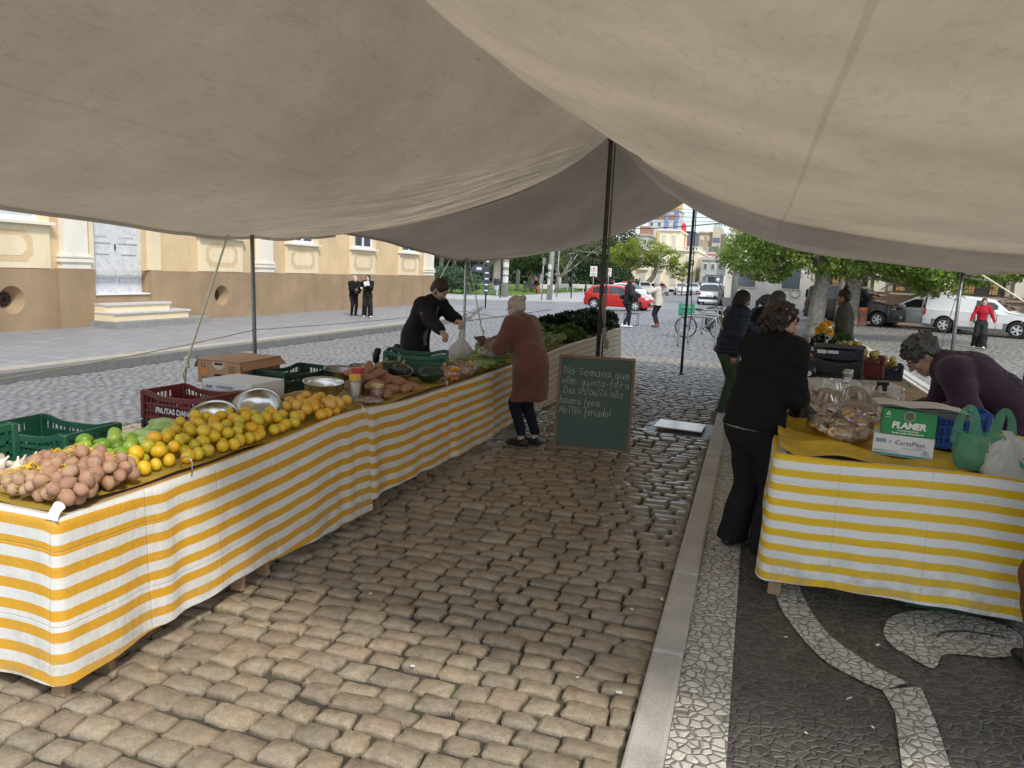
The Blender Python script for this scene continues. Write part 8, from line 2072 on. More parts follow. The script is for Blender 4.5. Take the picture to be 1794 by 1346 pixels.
t_=signpost(-17.1,65.2,-.36,4.2,lambda a,b_:None,'thin striped post on the corner island beside the poster pole','thin_post',.05);t_['category']='post'
def tourist(t_,h):
 mm=mk('indigo_sign_face',(.05,.055,.10),.5,.1,9,0)
 for i,(dx,z,w,hh,rt)in enumerate(((-.45,h-.72,.85,.48,0),(.05,h-.25,.50,.50,.3))):
  b=MB();n=24;b.prism([(w/2*math.cos(2*PI*k/n),hh/2*math.sin(2*PI*k/n))for k in range(n)],-.015,.015,Matrix.Translation((dx,-.03-.04*i,z))@Matrix.Rotation(PI/2,4,'X'));p_=b.build('oval_plate',mm,t_)
  b=MB();b.box((dx,-.052-.04*i,z),(w*.35,.004,hh*.3));b.build('emblem',m_signw,p_)
 for i in range(4):
  b=MB();b.box((.02,-.05,h-.95-.34*i),(.34,.025,.29));p_=b.build('info_plate',mm,t_);b=MB();b.box((.02,-.064,h-.95-.34*i),(.22,.004,.07));b.build('pictogram',m_signw,p_)
signpost(-15.1,41.2,-.42,3.0,tourist,'dark indigo signpost with two ovals and stacked plates at the pavement corner','direction_sign',.045,m_iron)
for i,(x,y,h,lab)in enumerate(((-19.3,56,3.9,'tall thin black post beside the indigo signpost'),(-15.6,64.5,3.6,'thin black post between poster pole and forked tree'),(-17.6,97,3.2,'thin black post near the far E sign'),(-14.8,90,3.4,'thin black post before the low dark tree'))):
 t_=thing('thin_post',lab,'post',(x,y,-.4),0,'thin black posts by the park');b=MB();b.tube([(0,0,0),(0,0,h)],.06,8);b.build('shaft',m_iron,t_);b=MB();b.lathe([(.06,0),(.13,.03),(.14,.25),(.05,.34),(0,.36)],10,(0,0,h));b.build('lantern',m_iron,t_)
def bench(loc,rz,mat,label,group):
 t_=thing('park_bench',label,'bench',loc,rz,group)
 b=MB()
 for i in range(4):b.rbox((0,-.22+.12*i,.44),(1.5,.10,.035),.008,1)
 b.build('seat',mat,t_);b=MB()
 for i in range(4):b.rbox((0,.24+.03*i,.56+.11*i),(1.5,.03,.09),.008,1)
 b.build('backrest',mat,t_)
 for s in(-1,1):
  b=MB();b.rbox((s*.62,0,.21),(.06,.46,.42),.01,1);b.rbox((s*.62,.27,.70),(.05,.05,.56),.01,1,rot=(R(-14),0,0));b.build('leg',mat,t_)
m_bw=mk('white_bench_paint',(.66,.66,.64),.5,.1,8,.1);m_bk=mk('dark_bench_wood',(.04,.035,.032),.6,.3,8,.2)
for i,(x,y,lab)in enumerate(((-21.6,84.6,'white park bench, leftmost of the three'),(-20.2,86.8,'white park bench, middle one of the three'),(-18.9,88.8,'white park bench, the one nearest the red car'))):bench((x,y,-.345),R(200),m_bw,lab,'white benches along the lawn')
bench((-21.9,73.0,-.345),R(30),m_bk,'dark park bench beside the stooping person',None);bench((-20.6,74.5,-.345),R(200),m_bw,'pale bench just right of the stooping person',None)
t_=thing('litter_bin','wooden slatted litter bin with an orange rim beside the black van','litter bin',(4.72,38.55,0));b=MB();m_bs=mk('bin_slats',(.32,.16,.10),.8,.4,3,.4,20)
for i in range(18):
 a=2*PI*i/18;b.box((.29*math.cos(a),.29*math.sin(a),.36),(.03,.088,.70),rot=(0,0,a))
b.build('slats',m_bs,t_);b=MB();b.lathe([(.30,.70),(.33,.71),(.33,.85),(.28,.86),(.26,.74)],22);b.build('rim',mk('orange_rim',(.62,.16,.05),.5,.15,8,0),t_,smooth=False)
t_=thing('metal_hoop','low dark metal hoop frame standing on the cobbles beside the white shoes','hoop frame',(-4.32,27.3,0))
for dy in(0,.45):
 b=MB();b.tube([(-.24,dy,0),(-.24,dy,.44),(.24,dy,.46),(.24,dy,.02)],.012,6);b.build('hoop',m_iron,t_)
b=MB();b.tube([(-.24,0,.44),(-.24,.45,.44)],.012,6);b.tube([(.24,0,.46),(.24,.45,.46)],.012,6);b.tube([(-.24,0,.03),(.24,0,.03)],.012,6);b.build('crossbar',m_iron,t_)
for i,(x,y,lab)in enumerate(((-1.42,20.3,'steel bike rack hoop nearest the awning'),(-1.28,21.7,'second steel bike rack hoop with the bicycle behind it'),(-1.15,25.4,'farther steel bike rack hoop past the bicycle'))):
 P=catmull([(-.48,0,0),(-.48,0,.55),(-.46,0,.76),(-.34,0,.83),(.34,0,.83),(.46,0,.76),(.48,0,.55),(.48,0,0)],4);b=MB();b.tube([tuple(p)for p in P],.028,10)
 tag(b.build('bike_rack',m_galv,smooth=True,loc=(x,y,0),rot=(0,0,R(-4))),lab,'bike rack','steel bike rack hoops')
bk_=thing('bicycle','bicycle with a pale frame carrying a green crate, parked among the rack hoops','bicycle',(-1.45,23.5,0),R(-6))
m_tyre=mk('tyre_rubber',(.022,.022,.022),.8,.2,20,.2);m_bikef=mk('pale_bike_paint',(.26,.26,.27),.4,.1,9,0)
for wx in(-.55,.52):
 b=MB();b.tube([(wx+.325*math.cos(a),0,.345+.325*math.sin(a))for a in[2*PI*i/36 for i in range(37)]],.02,7,False);w_=b.build('wheel',m_tyre,bk_,smooth=True)
 b=MB();b.tube([(wx+.30*math.cos(a),0,.345+.30*math.sin(a))for a in[2*PI*i/36 for i in range(37)]],.010,5,False)
 for i in range(14):a=2*PI*i/14;b.tube([(wx,.015*(-1)**i,.345),(wx+.30*math.cos(a),0,.345+.30*math.sin(a))],.0022,4,False)
 b.build('rim',m_galv,w_)
b=MB()
for pts in([(-.05,0,.29),(-.16,0,.86)],[(-.05,0,.29),(.38,0,.74)],[(-.15,0,.80),(.36,0,.82)],[(-.55,0,.345),(-.05,0,.29)],[(-.55,0,.345),(-.15,0,.78)],[(.35,0,.92),(.40,0,.68),(.52,0,.345)]):b.tube(pts,.018,8)
b.build('frame',m_bikef,bk_,smooth=True)
b=MB();b.tube([(.33,0,1.0),(.36,0,.92)],.014,6);b.tube([(.18,-.27,1.0),(.32,-.18,1.02),(.34,0,1.0),(.32,.18,1.02),(.18,.27,1.0)],.014,7);b.build('handlebar',m_iron,bk_,smooth=True)
b=MB();b.ball((-.19,0,.90),(.14,.075,.04),14,8);b.build('saddle',m_iron,bk_,smooth=True)
b=MB();b.tube([(-.05+.085*math.cos(a),-.04,.29+.085*math.sin(a))for a in[2*PI*i/20 for i in range(21)]],.010,5,False);b.tube([(-.05,-.05,.29),(.06,-.08,.18)],.012,5);b.tube([(-.05,.05,.29),(-.16,.08,.40)],.012,5);b.build('crankset',m_galv,bk_)
b=MB();b.box((-.56,0,.70),(.46,.16,.02));b.tube([(-.55,.06,.345),(-.66,.06,.70)],.009,5);b.tube([(-.55,-.06,.345),(-.66,-.06,.70)],.009,5);b.build('rear_rack',m_iron,bk_)
crate((.44,.32,.34),mk('bright_green_crate',(.03,.26,.14),.5,.2,5,.1),(-2.02,23.56,.725),R(-2),'bright green crate strapped on the bicycle rear rack',nb=14)
m_cable=mk('black_cable',(.015,.015,.016),.6,.2,9,0)
for i,(z0,z1,y0,y1,r_)in enumerate(((5.3,5.0,58,45,.03),(6.6,6.1,60,52,.02),(7.1,6.7,62,56,.018),(7.7,7.0,64,60,.018),(6.2,7.3,66,60,.015),(8.6,8.3,70,66,.016))):
 P=sag((-15.8,y0,z0+.2),(-1.25 if i==0 else 14,y1,z1+.2),.35);b=MB();b.tube(P,r_,5);tag(b.build('overhead_cable',m_cable),['lowest thick overhead cable crossing the street to the plaza pole','thin overhead cable crossing the street high over the far end'][min(i,1)],'cable','overhead cables' if i else None)
# ================================================================== VEHICLES
m_trim=mk('black_trim',(.018,.018,.019),.5,.2,9,.05);m_cglass=mk('car_glass',(.025,.03,.035),.05,.2,2,0,spec=.9);m_chrome=mk('alloy_rim',(.60,.60,.61),.35,.1,9,0);m_hl=mk('headlight_lens',(.62,.64,.66),.1,.1,9,0,coat=.5);m_tl=mk('tail_light_lens',(.45,.012,.012),.2,.2,9,0,coat=.5);m_plate=mk('number_plate',(.55,.55,.55),.5,.1,30,0);m_clad=mk('grey_cladding',(.20,.20,.205),.6,.1,9,.05);m_well=mk('wheel_well',(.006,.006,.006),.9,.1,9,0)
def paint(name,c,r=.25):return mk(name,c,r,.04,2,0,coat=.6)
SHAPES={'hatch':dict(top=[(-.5,.62),(-.495,.95),(-.46,1.06),(-.40,1.38),(-.28,1.48),(-.02,1.50),(.10,1.45),(.27,1.00),(.42,.86),(.485,.72),(.5,.52)],belt=[(-.5,.93),(0,.93),(.27,.93),(.5,.80)],win=(-.37,.165),pil=(-.115,),rear=(-.455,-.40),wind=(.115,.255),wh=(-.33,.32)),'sedan':dict(top=[(-.5,.62),(-.49,.96),(-.36,1.02),(-.22,1.40),(-.08,1.47),(.05,1.46),(.24,1.0),(.42,.88),(.49,.72),(.5,.52)],belt=[(-.5,.94),(0,.92),(.24,.92),(.5,.80)],win=(-.25,.15),pil=(-.04,),rear=(-.345,-.235),wind=(.07,.225),wh=(-.32,.32)),'suv':dict(top=[(-.5,.68),(-.495,1.10),(-.47,1.2),(-.43,1.55),(-.30,1.68),(.0,1.70),(.10,1.64),(.25,1.14),(.43,1.02),(.49,.86),(.5,.60)],belt=[(-.5,1.06),(0,1.06),(.25,1.05),(.5,.94)],win=(-.41,.15),pil=(-.12,),rear=(-.465,-.43),wind=(.115,.235),wh=(-.32,.33)),'van':dict(top=[(-.5,.68),(-.495,1.20),(-.48,1.70),(-.42,1.78),(-.02,1.80),(.10,1.74),(.27,1.18),(.43,1.03),(.49,.86),(.5,.60)],belt=[(-.5,1.10),(0,1.10),(.27,1.07),(.5,.94)],win=(-.44,.17),pil=(-.15,.03),rear=(-.493,-.483),wind=(.115,.26),wh=(-.31,.33)),'pickup':dict(top=[(-.5,.62),(-.498,1.02),(-.485,1.52),(-.45,1.60),(-.20,1.61),(-.06,1.585),(.02,1.54),(.10,1.50),(.24,1.02),(.42,.90),(.49,.76),(.5,.55)],belt=[(-.5,1.0),(0,.98),(.24,.96),(.5,.84)],win=(-.05,.145),pil=(),rear=(-.495,-.487),wind=(.105,.225),wh=(-.30,.315))}
def car(label,loc,rz,L,W,H,shape,pm,lower=None,group=None,cargo=None,rz_r=.315,patches=None,detail=True):
 S=SHAPES[shape];t_=thing('parked_car' if shape not in('pickup','van')else('pickup_truck' if shape=='pickup' else 'parked_van'),label,{'pickup':'pickup','van':'van'}.get(shape,'car'),loc,rz,group)
 hs=H/max(z for _,z in S['top']);tops=[(x*L,z*hs)for x,z in S['top']];belts=[(x*L,z*hs)for x,z in S['belt']]
 wh=[x*L for x in S['wh']];wr=rz_r
 xs=sorted(set([-L/2+L*i/60 for i in range(61)]+[w+(wr+.065)*math.cos(PI*i/12)for w in wh for i in range(13)]))
 def T(x):return lerp_tab(tops,x)
 def Bt(x):return min(lerp_tab(belts,x),T(x)-.015)
 def half(x):k=abs(x/(L/2));return W/2*(1-.14*k**5-.03*k)
 def zb(x):
  z=.20+.10*max(0,abs(x)/(L/2)-.75)
  for w in wh:
   d=abs(x-w);q=wr+.065
   if d<q:z=max(z,wr+math.sqrt(max(0,q*q-d*d))*.98)
  return z
 def sect(x):
  h=half(x);b0=zb(x);bt=Bt(x);tp=T(x);hd_=max(0,tp-bt);tum=min(1,hd_/(.5*hs));hr=h*(1-.20*tum);md=max(b0+.02,.60*hs*.95)
  md=min(md,bt-.02)
  return[(h*.96,b0),(h*.985,b0+(md-b0)*.35),(h,md),(h*.985,bt-.03 if bt-.03>md else md+.005),(h*.965,bt),(hr+.01,max(bt+.004,tp-.07*min(1,hd_/.2))),(hr*.90,tp-.018*min(1,hd_/.15)),(hr*.5,tp+.012),(0,tp+.018)]
 b=MB();rows=[]
 for x in xs:
  s=sect(x);rows.append([(x,-y,z)for y,z in s]+[(x,y,z)for y,z in s[-2::-1]])
 b.mi=0;b.grid(rows,flip=True)
 n_=len(rows[0])
 if lower:
  for i,f in enumerate(b.f):
   j=f[0]%n_ if False else min(v%n_ for v in f)
   if j in(0,n_-2)or(j in(1,n_-3)and(min(abs(rows[f[0]//n_][0][0]-w)for w in wh)<wr+.16)):b.m[i]=1
 for end in(0,-1):
  r=rows[end];m=len(r);b.mi=0;b.add(r,[tuple(range(m))if end==0 else tuple(range(m-1,-1,-1))])
 b.build('body',[pm,lower or pm],t_,auto=R(32))
 b=MB();b.box((0,0,.36),(L*.90,W*.86,.30));b.build('underbody',m_well,t_)
 def surf(x,k,sg,off=.006):
  s=sect(x);a,c=s[4],s[5];return(x,sg*(a[0]+(c[0]-a[0])*k+off),a[1]+(c[1]-a[1])*k)
 xa,xb=[x*L for x in S['win']];cuts=[xa]+[p*L for p in S['pil']]+[xb]
 for sg in(-1,1):
  for a,c in zip(cuts[:-1],cuts[1:]):
   g=.03;R_=[a+g+(c-a-2*g)*i/10 for i in range(11)]
   b=MB();b.grid([[surf(x,k,sg)for k in(.08,.5,.90)]for x in R_],flip=sg<0);b.build('side_window',m_cglass,t_)
 def cross(x0,x1,nm,m=.86):
  b=MB();R_=[x0*L+(x1-x0)*L*i/8 for i in range(9)]
  b.grid([[(x+(.012 if x>0 else-.012),sect(x)[6][0]*u*m,T(x)+.016+.010*(1-abs(u)))for u in(-1,-.5,0,.5,1)]for x in R_]);b.build(nm,m_cglass,t_)
 cross(*S['wind'],'windscreen');cross(*S['rear'],'rear_window')
 if shape in('van','pickup','suv'):
  b=MB();z0,z1=(1.14*hs,1.52*hs)if shape!='suv' else(1.12*hs,1.5*hs);xr=-L/2-.012;b.grid([[(xr+(.03 if z>1.3*hs and shape=='suv' else 0),y*W*.40*(1 if z<1.3 else .92),z)for y in(-1,0,1)]for z in(z0,z1)]);b.build('rear_window',m_cglass if shape!='pickup' else mk('white_canopy_glass',(.45,.46,.47),.2,.1,3,0),t_)
 for w in wh:
  for sg in(-1,1):
   y=sg*(W/2-.11);b=MB();pr=[(wr*.62,-.10),(wr*.92,-.10),(wr,-.06),(wr,.06),(wr*.92,.10),(wr*.62,.10)]
   M=Matrix.Translation((w,y,wr))@Matrix.Rotation(PI/2,4,'X');b.lathe(pr,24,M=M,cap=False);tw=b.build('wheel',m_tyre,t_,auto=R(40))
   b=MB();fz=-sg*.085
   for k in range(5):
    a=2*PI*k/5;b.rbox((wr*.34*math.cos(a),wr*.34*math.sin(a),fz),(wr*.58,wr*.24,.025),.006,1,rot=(0,0,a),M=M)
   b.lathe([(wr*.55,fz-.01),(wr*.66,fz-.012),(wr*.66,fz+.012),(wr*.55,fz+.01)],24,M=M,cap=False);b.lathe([(.0001,fz-.02),(wr*.16,fz-.018),(wr*.16,fz+.018),(.0001,fz+.02)],14,M=M);b.build('rim',m_chrome,tw)
   b=MB();b.lathe([(.0001,-.04),(wr*.62,-.04),(wr*.62,.04),(.0001,.04)],18,M=M);b.build('brake_disc',m_well,tw)
 for sg in(-1,1):
  b=MB();xh=L/2*.955;b.ball((xh-.06,sg*half(xh)*.80,.72*hs*(1.0 if shape in('hatch','sedan','pickup')else 1.12)),(.13,.17,.085),12,8);b.build('headlight',m_hl,t_,smooth=True)
  b=MB();zt=.92*hs if shape not in('van','pickup','suv')else .86*hs;b.rbox((-L/2+.06,sg*half(-L/2*.96)*.90,zt),(.16,.14,.30 if shape=='pickup' else .2),.03,2);b.build('tail_light',m_tl,t_,smooth=True)
  if detail:
   xm=S['win'][1]*L-.06;b=MB();b.rbox((xm,sg*(half(xm)+.07),Bt(xm)+.07),(.10,.17,.12),.03,2);b.build('mirror',pm if shape!='van' else m_trim,t_,smooth=True)
   b=MB()
   for p in([xa*.55,]if shape!='pickup' else[])+[xb*.1]:b.rbox((p,sg*(half(p)+.005),Bt(p)-.10),(.17,.03,.03),.008,1)
   b.build('door_handle',pm,t_)
   for p in cuts:
    b=MB();b.box((p,sg*(half(p)-.001),(.30+Bt(p))/2),(.008,.012,Bt(p)-.34));b.build('door_gap',m_trim,t_)
 b=MB();b.rbox((-L/2-.01,0,.50),(.06,W*.84,.16),.02,2);b.build('rear_bumper',lower or m_trim,t_);b=MB();b.rbox((L/2-.01,0,.42),(.05,W*.76,.18),.02,2);b.build('front_grille',m_trim,t_)
 b=MB();b.rbox((-L/2-.03,0,.66),(.02,.40,.13),.004,1);b.build('number_plate',m_plate,t_);b=MB();b.rbox((L/2+.025,0,.46),(.02,.40,.13),.004,1);b.build('number_plate',m_plate,t_)
 for(nm,mat,x0,x1,k0,k1)in(patches or[]):
  b=MB()
  for sg in(-1,1):b.grid([[(x,sg*(half(x)+.005),.30+(Bt(x)-.32)*k)for k in(k0,(k0+k1)/2,k1)]for x in[x0*L+(x1-x0)*L*i/8 for i in range(9)]],flip=sg<0)
  b.build(nm,mat,t_)
 return t_
car('bright red hatchback driving across the junction',(-7.75,44.3,gz(-7.75)),R(-9),3.95,1.70,1.46,'hatch',paint('red_car_paint',(.50,.018,.025)))
pc=car('white patrol car with blue and yellow panels behind the red hatchback',(-9.9,60.5,-.31),R(-28),4.5,1.75,1.58,'sedan',paint('white_car_paint',(.84,.84,.84)),patches=[('yellow_panel',mk('lime_yellow_panel',(.48,.60,.03),.3,.05,5,0),-.10,.08,0,1),('blue_panel',mk('blue_panel',(.03,.16,.48),.3,.05,5,0),.08,.20,0,.8)])
b=MB();b.rbox((-.15,0,1.64),(.28,1.1,.12),.03,2);b.build('roof_light_bar',m_tl,pc)
car('white compact pickup with a hard canopy and grey cladding behind the woman in red',(9.35,36.55,0),R(-29),4.45,1.70,1.62,'pickup',paint('white_car_paint',(.84,.84,.84)),m_clad,rz_r=.335)
car('white sedan facing left, between the black van and the white pickup',(7.6,40.2,0),R(158),4.3,1.72,1.46,'sedan',paint('white_car_paint',(.84,.84,.84)))
car('black van with dark windows beside the orange rimmed litter bin',(4.55,39.75,0),R(-27),4.3,1.78,1.86,'van',paint('dark_car_paint',(.012,.015,.022)),m_trim,rz_r=.34)
car('blue car peeking in at the photo edge past the white pickup',(14.6,34.4,0),R(-29),4.2,1.72,1.5,'hatch',paint('blue_car_paint',(.03,.10,.30)))
car('white car parked nose away at the right kerb of the far street',(-3.2,58,0),R(88),4.3,1.74,1.58,'suv',paint('white_car_paint',(.84,.84,.84)),group=None)
car('silver car just beyond the white car at the right kerb',(-3.9,68,0),R(89),4.3,1.74,1.5,'hatch',paint('silver_car_paint',(.42,.43,.45)),group=None)
GFc='row of cars parked at the far end of the street'
for i,(x,y,sh,pn,c,lab)in enumerate(((-13.2,92,'suv','silver_car_paint',(.42,.43,.45),'silver off-road car at the left end of the far parked row'),(-11.6,94,'hatch','grey_car_paint',(.14,.145,.15),'grey car second from the left in the far parked row'),(-9.3,98,'sedan','white_car_paint',(.66,.67,.68),'white sedan in the far parked row right of the motorcycle'),(-8.3,104,'hatch','silver_car_paint',(.42,.43,.45),'silver hatchback in the far parked row'),(-7.6,110,'suv','grey_car_paint',(.14,.145,.15),'dark grey tall car in the far parked row'),(-7.0,116,'hatch','white_car_paint',(.66,.67,.68),'white hatchback at the right end of the far parked row'))):
 car(lab,(x,y,gz(x)),R(-80 if i>1 else-70),4.1,1.72,1.5 if sh!='suv' else 1.65,sh,paint(pn,c),group=GFc,detail=False)
def motorcycle(loc,rz,label,body):
 t_=thing('motorcycle',label,'motorcycle',loc,rz)
 for wx in(-.62,.66):
  b=MB();M=Matrix.Translation((wx,0,.31))@Matrix.Rotation(PI/2,4,'X');b.lathe([(.20,-.05),(.29,-.055),(.31,0),(.29,.055),(.20,.05)],22,M=M,cap=False);w_=b.build('wheel',m_tyre,t_,smooth=True);b=MB();b.lathe([(.0001,-.03),(.20,-.03),(.20,.03),(.0001,.03)],14,M=M);b.build('rim',m_clad,w_)
 b=MB();b.rbox((.0,0,.48),(.72,.26,.34),.08,3);b.ball((.12,0,.76),(.28,.15,.13),14,9);b.build('body',body,t_,smooth=True)
 b=MB();b.rbox((-.38,0,.78),(.68,.24,.10),.04,3);b.build('seat',m_trim,t_,smooth=True)
 b=MB();b.tube([(.66,.10,.31),(.46,.10,.92)],.025,7);b.tube([(.66,-.10,.31),(.46,-.10,.92)],.025,7);b.build('fork',m_galv,t_)
 b=MB();b.tube([(.34,-.36,1.02),(.46,-.2,1.0),(.46,.2,1.0),(.34,.36,1.02)],.018,7);b.build('handlebar',m_iron,t_,smooth=True)
 b=MB();b.ball((.58,0,.86),(.09,.10,.10),12,8);b.build('headlight',m_hl,t_,smooth=True)
 b=MB();b.grid([[(.56+.10*k,y*(.20-.06*k),.90+.34*(1-k))for y in(-1,-.5,0,.5,1)]for k in(0,.5,1)]);b.grid([[(.66+.27*math.cos(a),y,.31+.36*math.sin(a))for y in(-.07,.07)]for a in[.3+1.9*i/8 for i in range(9)]]);b.build('fairing',body,t_,smooth=True)
 for s in(-1,1):
  b=MB();b.tube([(.46,s*.2,1.0),(.42,s*.34,1.22)],.008,5);b.ball((.42,s*.36,1.24),(.02,.07,.05),8,6);b.build('mirror',m_trim,t_)
 return t_
motorcycle((-1.25,27.4,0),R(-62),'dark motorcycle with a round headlight parked behind the bike racks',paint('dark_moto_paint',(.03,.028,.028)))
motorcycle((-10.15,84,gz(-10.15)),R(-85),'red motorcycle coming down the far street with its rider',paint('red_moto_paint',(.40,.03,.02)))
rt=(-10.15,84.35,gz(-10.15),175)
person('rider in dark clothes and a helmet sitting on the red motorcycle',rt[:3],rt[3],1.7,6,4,(0,0,0),local(rt,(-9.85,83.7,.85)),local(rt,(-10.45,83.7,.85)),(-.12,.22),(.12,.22),.25,.25,skin=0,vox=.022,vh=.012,seed=61,top=[dict(name='jacket',m=m_blk,w=.03,hem=.8)],legs=dict(m=m_navyp),shoe=dict(m=m_bks),hair=dict(style='short',m=m_trim))
for i,(x,y,fc,col,lab)in enumerate(((-13.9,82,160,(.35,.03,.04),'tiny far passer-by in red beside the parked patrol car'),(-18.4,100,180,(.5,.2,.08),'tiny far passer-by in orange under the dark tree'),(-29.0,99,190,(.5,.25,.2),'tiny far passer-by in salmon among the palm trunks'))):
 person(lab,(x,y,-.4),fc,1.66,0,4,(0,4,0),None,None,(0,.1),(0,-.1),skin=1,vox=.03,vh=.016,seed=70+i,top=[dict(name='top',m=K_('far_top_%s'%'abc'[i],col),w=.02,hem=.8)],legs=dict(m=m_navyp),shoe=dict(m=m_bks),hair=dict(style='short',m=h_dark))
# ================================================================== FAR BUILDINGS
m_palw=wall_mat('cream_palace_wall',(.78,.68,.48),.06,.15);m_palsh=wall_mat('palace_shaded_side',(.62,.52,.36),.1,.3);m_bwin=mk('far_window',(.10,.12,.14),.2,.3,.3,0,spec=.7);m_bwin2=mk('far_curtained_window',(.55,.50,.40),.4,.2,.5,0)  # m_palsh: palace wall with the side's shade put into its colour
m_apt=wall_mat('tan_apartment_wall',(.42,.32,.22),.08,.2);m_gry=wall_mat('pale_grey_block',(.58,.58,.56),.08,.2);m_must=wall_mat('mustard_wall',(.66,.44,.14),.06,.1);m_brk=wall_mat('brick_brown',(.36,.19,.12),.1,.2);m_conc2=wall_mat('old_concrete',(.42,.40,.36),.1,.35);m_bluep=mk('blue_panel_wall',(.20,.28,.55),.5,.1,.3,0);m_redp=mk('red_pillar_paint',(.60,.03,.05),.5,.06,.4,0);m_dark2=wall_mat('dark_grey_block',(.10,.11,.14),.1,.1)
def B3(name,mat,parent,o,boxes):
 b=MB()
 for(x0,x1,y0,y1,z0,z1)in boxes:b.box(((x0+x1)/2-o[0],(y0+y1)/2-o[1],(z0+z1)/2),(x1-x0,y1-y0,z1-z0))
 return b.build(name,mat,parent)
o=(-14,125);pal=thing('cream_palace','sunlit cream palace with a balustrade at the end of the street','building',(*o,0))
B3('wall',m_palw,pal,o,[(-27,-9.75,125,150,0,6.2)]);B3('upper_storey',m_palw,pal,o,[(-16.2,-12.9,127,140,6.2,9.5)]);B3('cornice',m_whitew,pal,o,[(-27.2,-9.6,124.7,150,6.2,6.42)]);B3('cornice',m_whitew,pal,o,[(-16.4,-12.7,126.7,140,9.5,9.75)])
b=MB()
for i in range(34):b.lathe([(.10,0),(.14,.12),(.07,.3),(.10,.42)],8,(-26.8+.52*i-o[0],.0,6.42))
for i in range(30):b.lathe([(.10,0),(.14,.12),(.07,.3),(.10,.42)],8,(-9.75-o[0],.6+.6*i,6.42))
b.build('baluster',m_whitew,pal);tag(pal.children[-1],kind='stuff')if False else None
B3('balustrade_rail',m_whitew,pal,o,[(-27,-9.6,124.85,125.15,6.84,6.98),(-9.9,-9.6,125.15,145,6.84,6.98)])
for i in range(7):
 xx=-25.5+2.45*i
 w_=B3('window',m_whitew,pal,o,[(xx-.55,xx+.55,124.90,125,3.4,5.6)]);B3('pane',m_bwin2,w_,o,[(xx-.38,xx+.38,124.86,124.9,3.55,5.4)])
 w_=B3('window',m_whitew,pal,o,[(xx-.55,xx+.55,124.90,125,.7,2.5)]);B3('pane',m_bwin2,w_,o,[(xx-.38,xx+.38,124.86,124.9,.85,2.35)])
 B3('balcony',m_whitew,pal,o,[(xx-.8,xx+.8,124.5,124.9,2.95,3.1),(xx-.8,xx+.8,124.5,124.56,3.1,3.7)])
for xx in(-15.4,-13.8):
 w_=B3('window',m_whitew,pal,o,[(xx-.5,xx+.5,126.9,127,6.9,9.0)]);B3('pane',m_bwin2,w_,o,[(xx-.33,xx+.33,126.86,126.9,7.1,8.8)])
for i in range(5):w_=B3('window',m_palsh,pal,o,[(-9.75,-9.66,127.5+3*i,128.7+3*i,3.2,5.4)]);B3('pane',m_bwin,w_,o,[(-9.66,-9.62,127.7+3*i,128.5+3*i,3.3,5.2)])
B3('banner',mk('dark_maroon_banner',(.07,.03,.05),.6,.2,2,0),pal,o,[(-10.9,-10.05,124.3,124.36,3.95,4.8)])
b=MB();lettering(b,'EM',.5,frame((-10.47-o[0],124.28-o[1],4.4),(1,0,0),(0,0,1)),bold=.02);b.build('banner_lettering',m_wp,pal)
o=(-13.2,137);rp=thing('red_pillar','tall red sign pillar rising above the palace roof','sign pillar',(*o,0));B3('pillar',m_redp,rp,o,[(-13.6,-12.8,135,135.8,0,11)]);b=MB();b.lathe([(.42,0),(.3,.3),(.0001,.5)],10,(0,-1.6,11.0));b.build('cap',m_redp,rp)
o=(-12.6,142);db=thing('dark_block','plain dark grey block right behind the red pillar','building',(*o,0));B3('wall',m_dark2,db,o,[(-13.3,-11.6,140,150,0,10.1)]);B3('roof_edge',m_trim,db,o,[(-13.35,-11.55,139.9,150.1,10.1,10.3)])
def tower(name,label,o,x0,x1,y0,y1,z1,mat,floors,cols,wmat,wx=.6,wz=.5,z0=3.,band=None):
 t_=thing(name,label,'building',(*o,0));B3('wall',mat,t_,o,[(x0,x1,y0,y1,0,z1)])
 fh=(z1-z0)/floors;cw=(x1-x0)/cols
 for i in range(floors):
  for j in range(cols):
   cx=x0+cw*(j+.5);zz=z0+fh*(i+.5)
   w_=B3('window',m_whitew,t_,o,[(cx-cw*wx/2-.08,cx+cw*wx/2+.08,y0-.08,y0,zz-fh*wz/2-.08,zz+fh*wz/2+.08)]);B3('pane',wmat,w_,o,[(cx-cw*wx/2,cx+cw*wx/2,y0-.12,y0-.08,zz-fh*wz/2,zz+fh*wz/2)])
 B3('roof_edge',mat,t_,o,[(x0-.2,x1+.2,y0-.2,y1,z1,z1+.4)])
 return t_
o=(-32,262);tt=tower('apartment_tower','tall pale tower with blue strips and a mustard top at the street end',o,-37.4,-27.1,260,275,24.2,m_gry,7,4,m_bwin,.38,.38)
B3('mustard_top',m_must,tt,o,[(-31,-27.2,259.5,270,24.6,28.4)]);B3('blue_strip',m_bluep,tt,o,[(-31.6,-30.7,259.6,260,14,27)]);B3('blue_strip',m_bluep,tt,o,[(-28.4,-27.4,259.6,260,17,24)]);B3('brown_band',m_brk,tt,o,[(-37.4,-27.1,259.75,260,21.5,23)]);B3('brown_band',m_brk,tt,o,[(-34,-31.2,259.75,270,24.6,26.3)]);B3('mustard_panel',m_must,tt,o,[(-34.2,-32.6,259.7,260,10,17.5)])
o=(-28,182);lc=tower('concrete_block','low old concrete block with a brown box on its roof, left of the tower',o,-30.2,-25.5,180,195,11.4,m_conc2,3,3,m_bwin,.4,.4);B3('roof_box',m_brk,lc,o,[(-27.9,-25.8,181,190,11.8,13.7)]);B3('chimney',m_conc2,lc,o,[(-29.4,-28.9,181,182,11.8,14.5)])
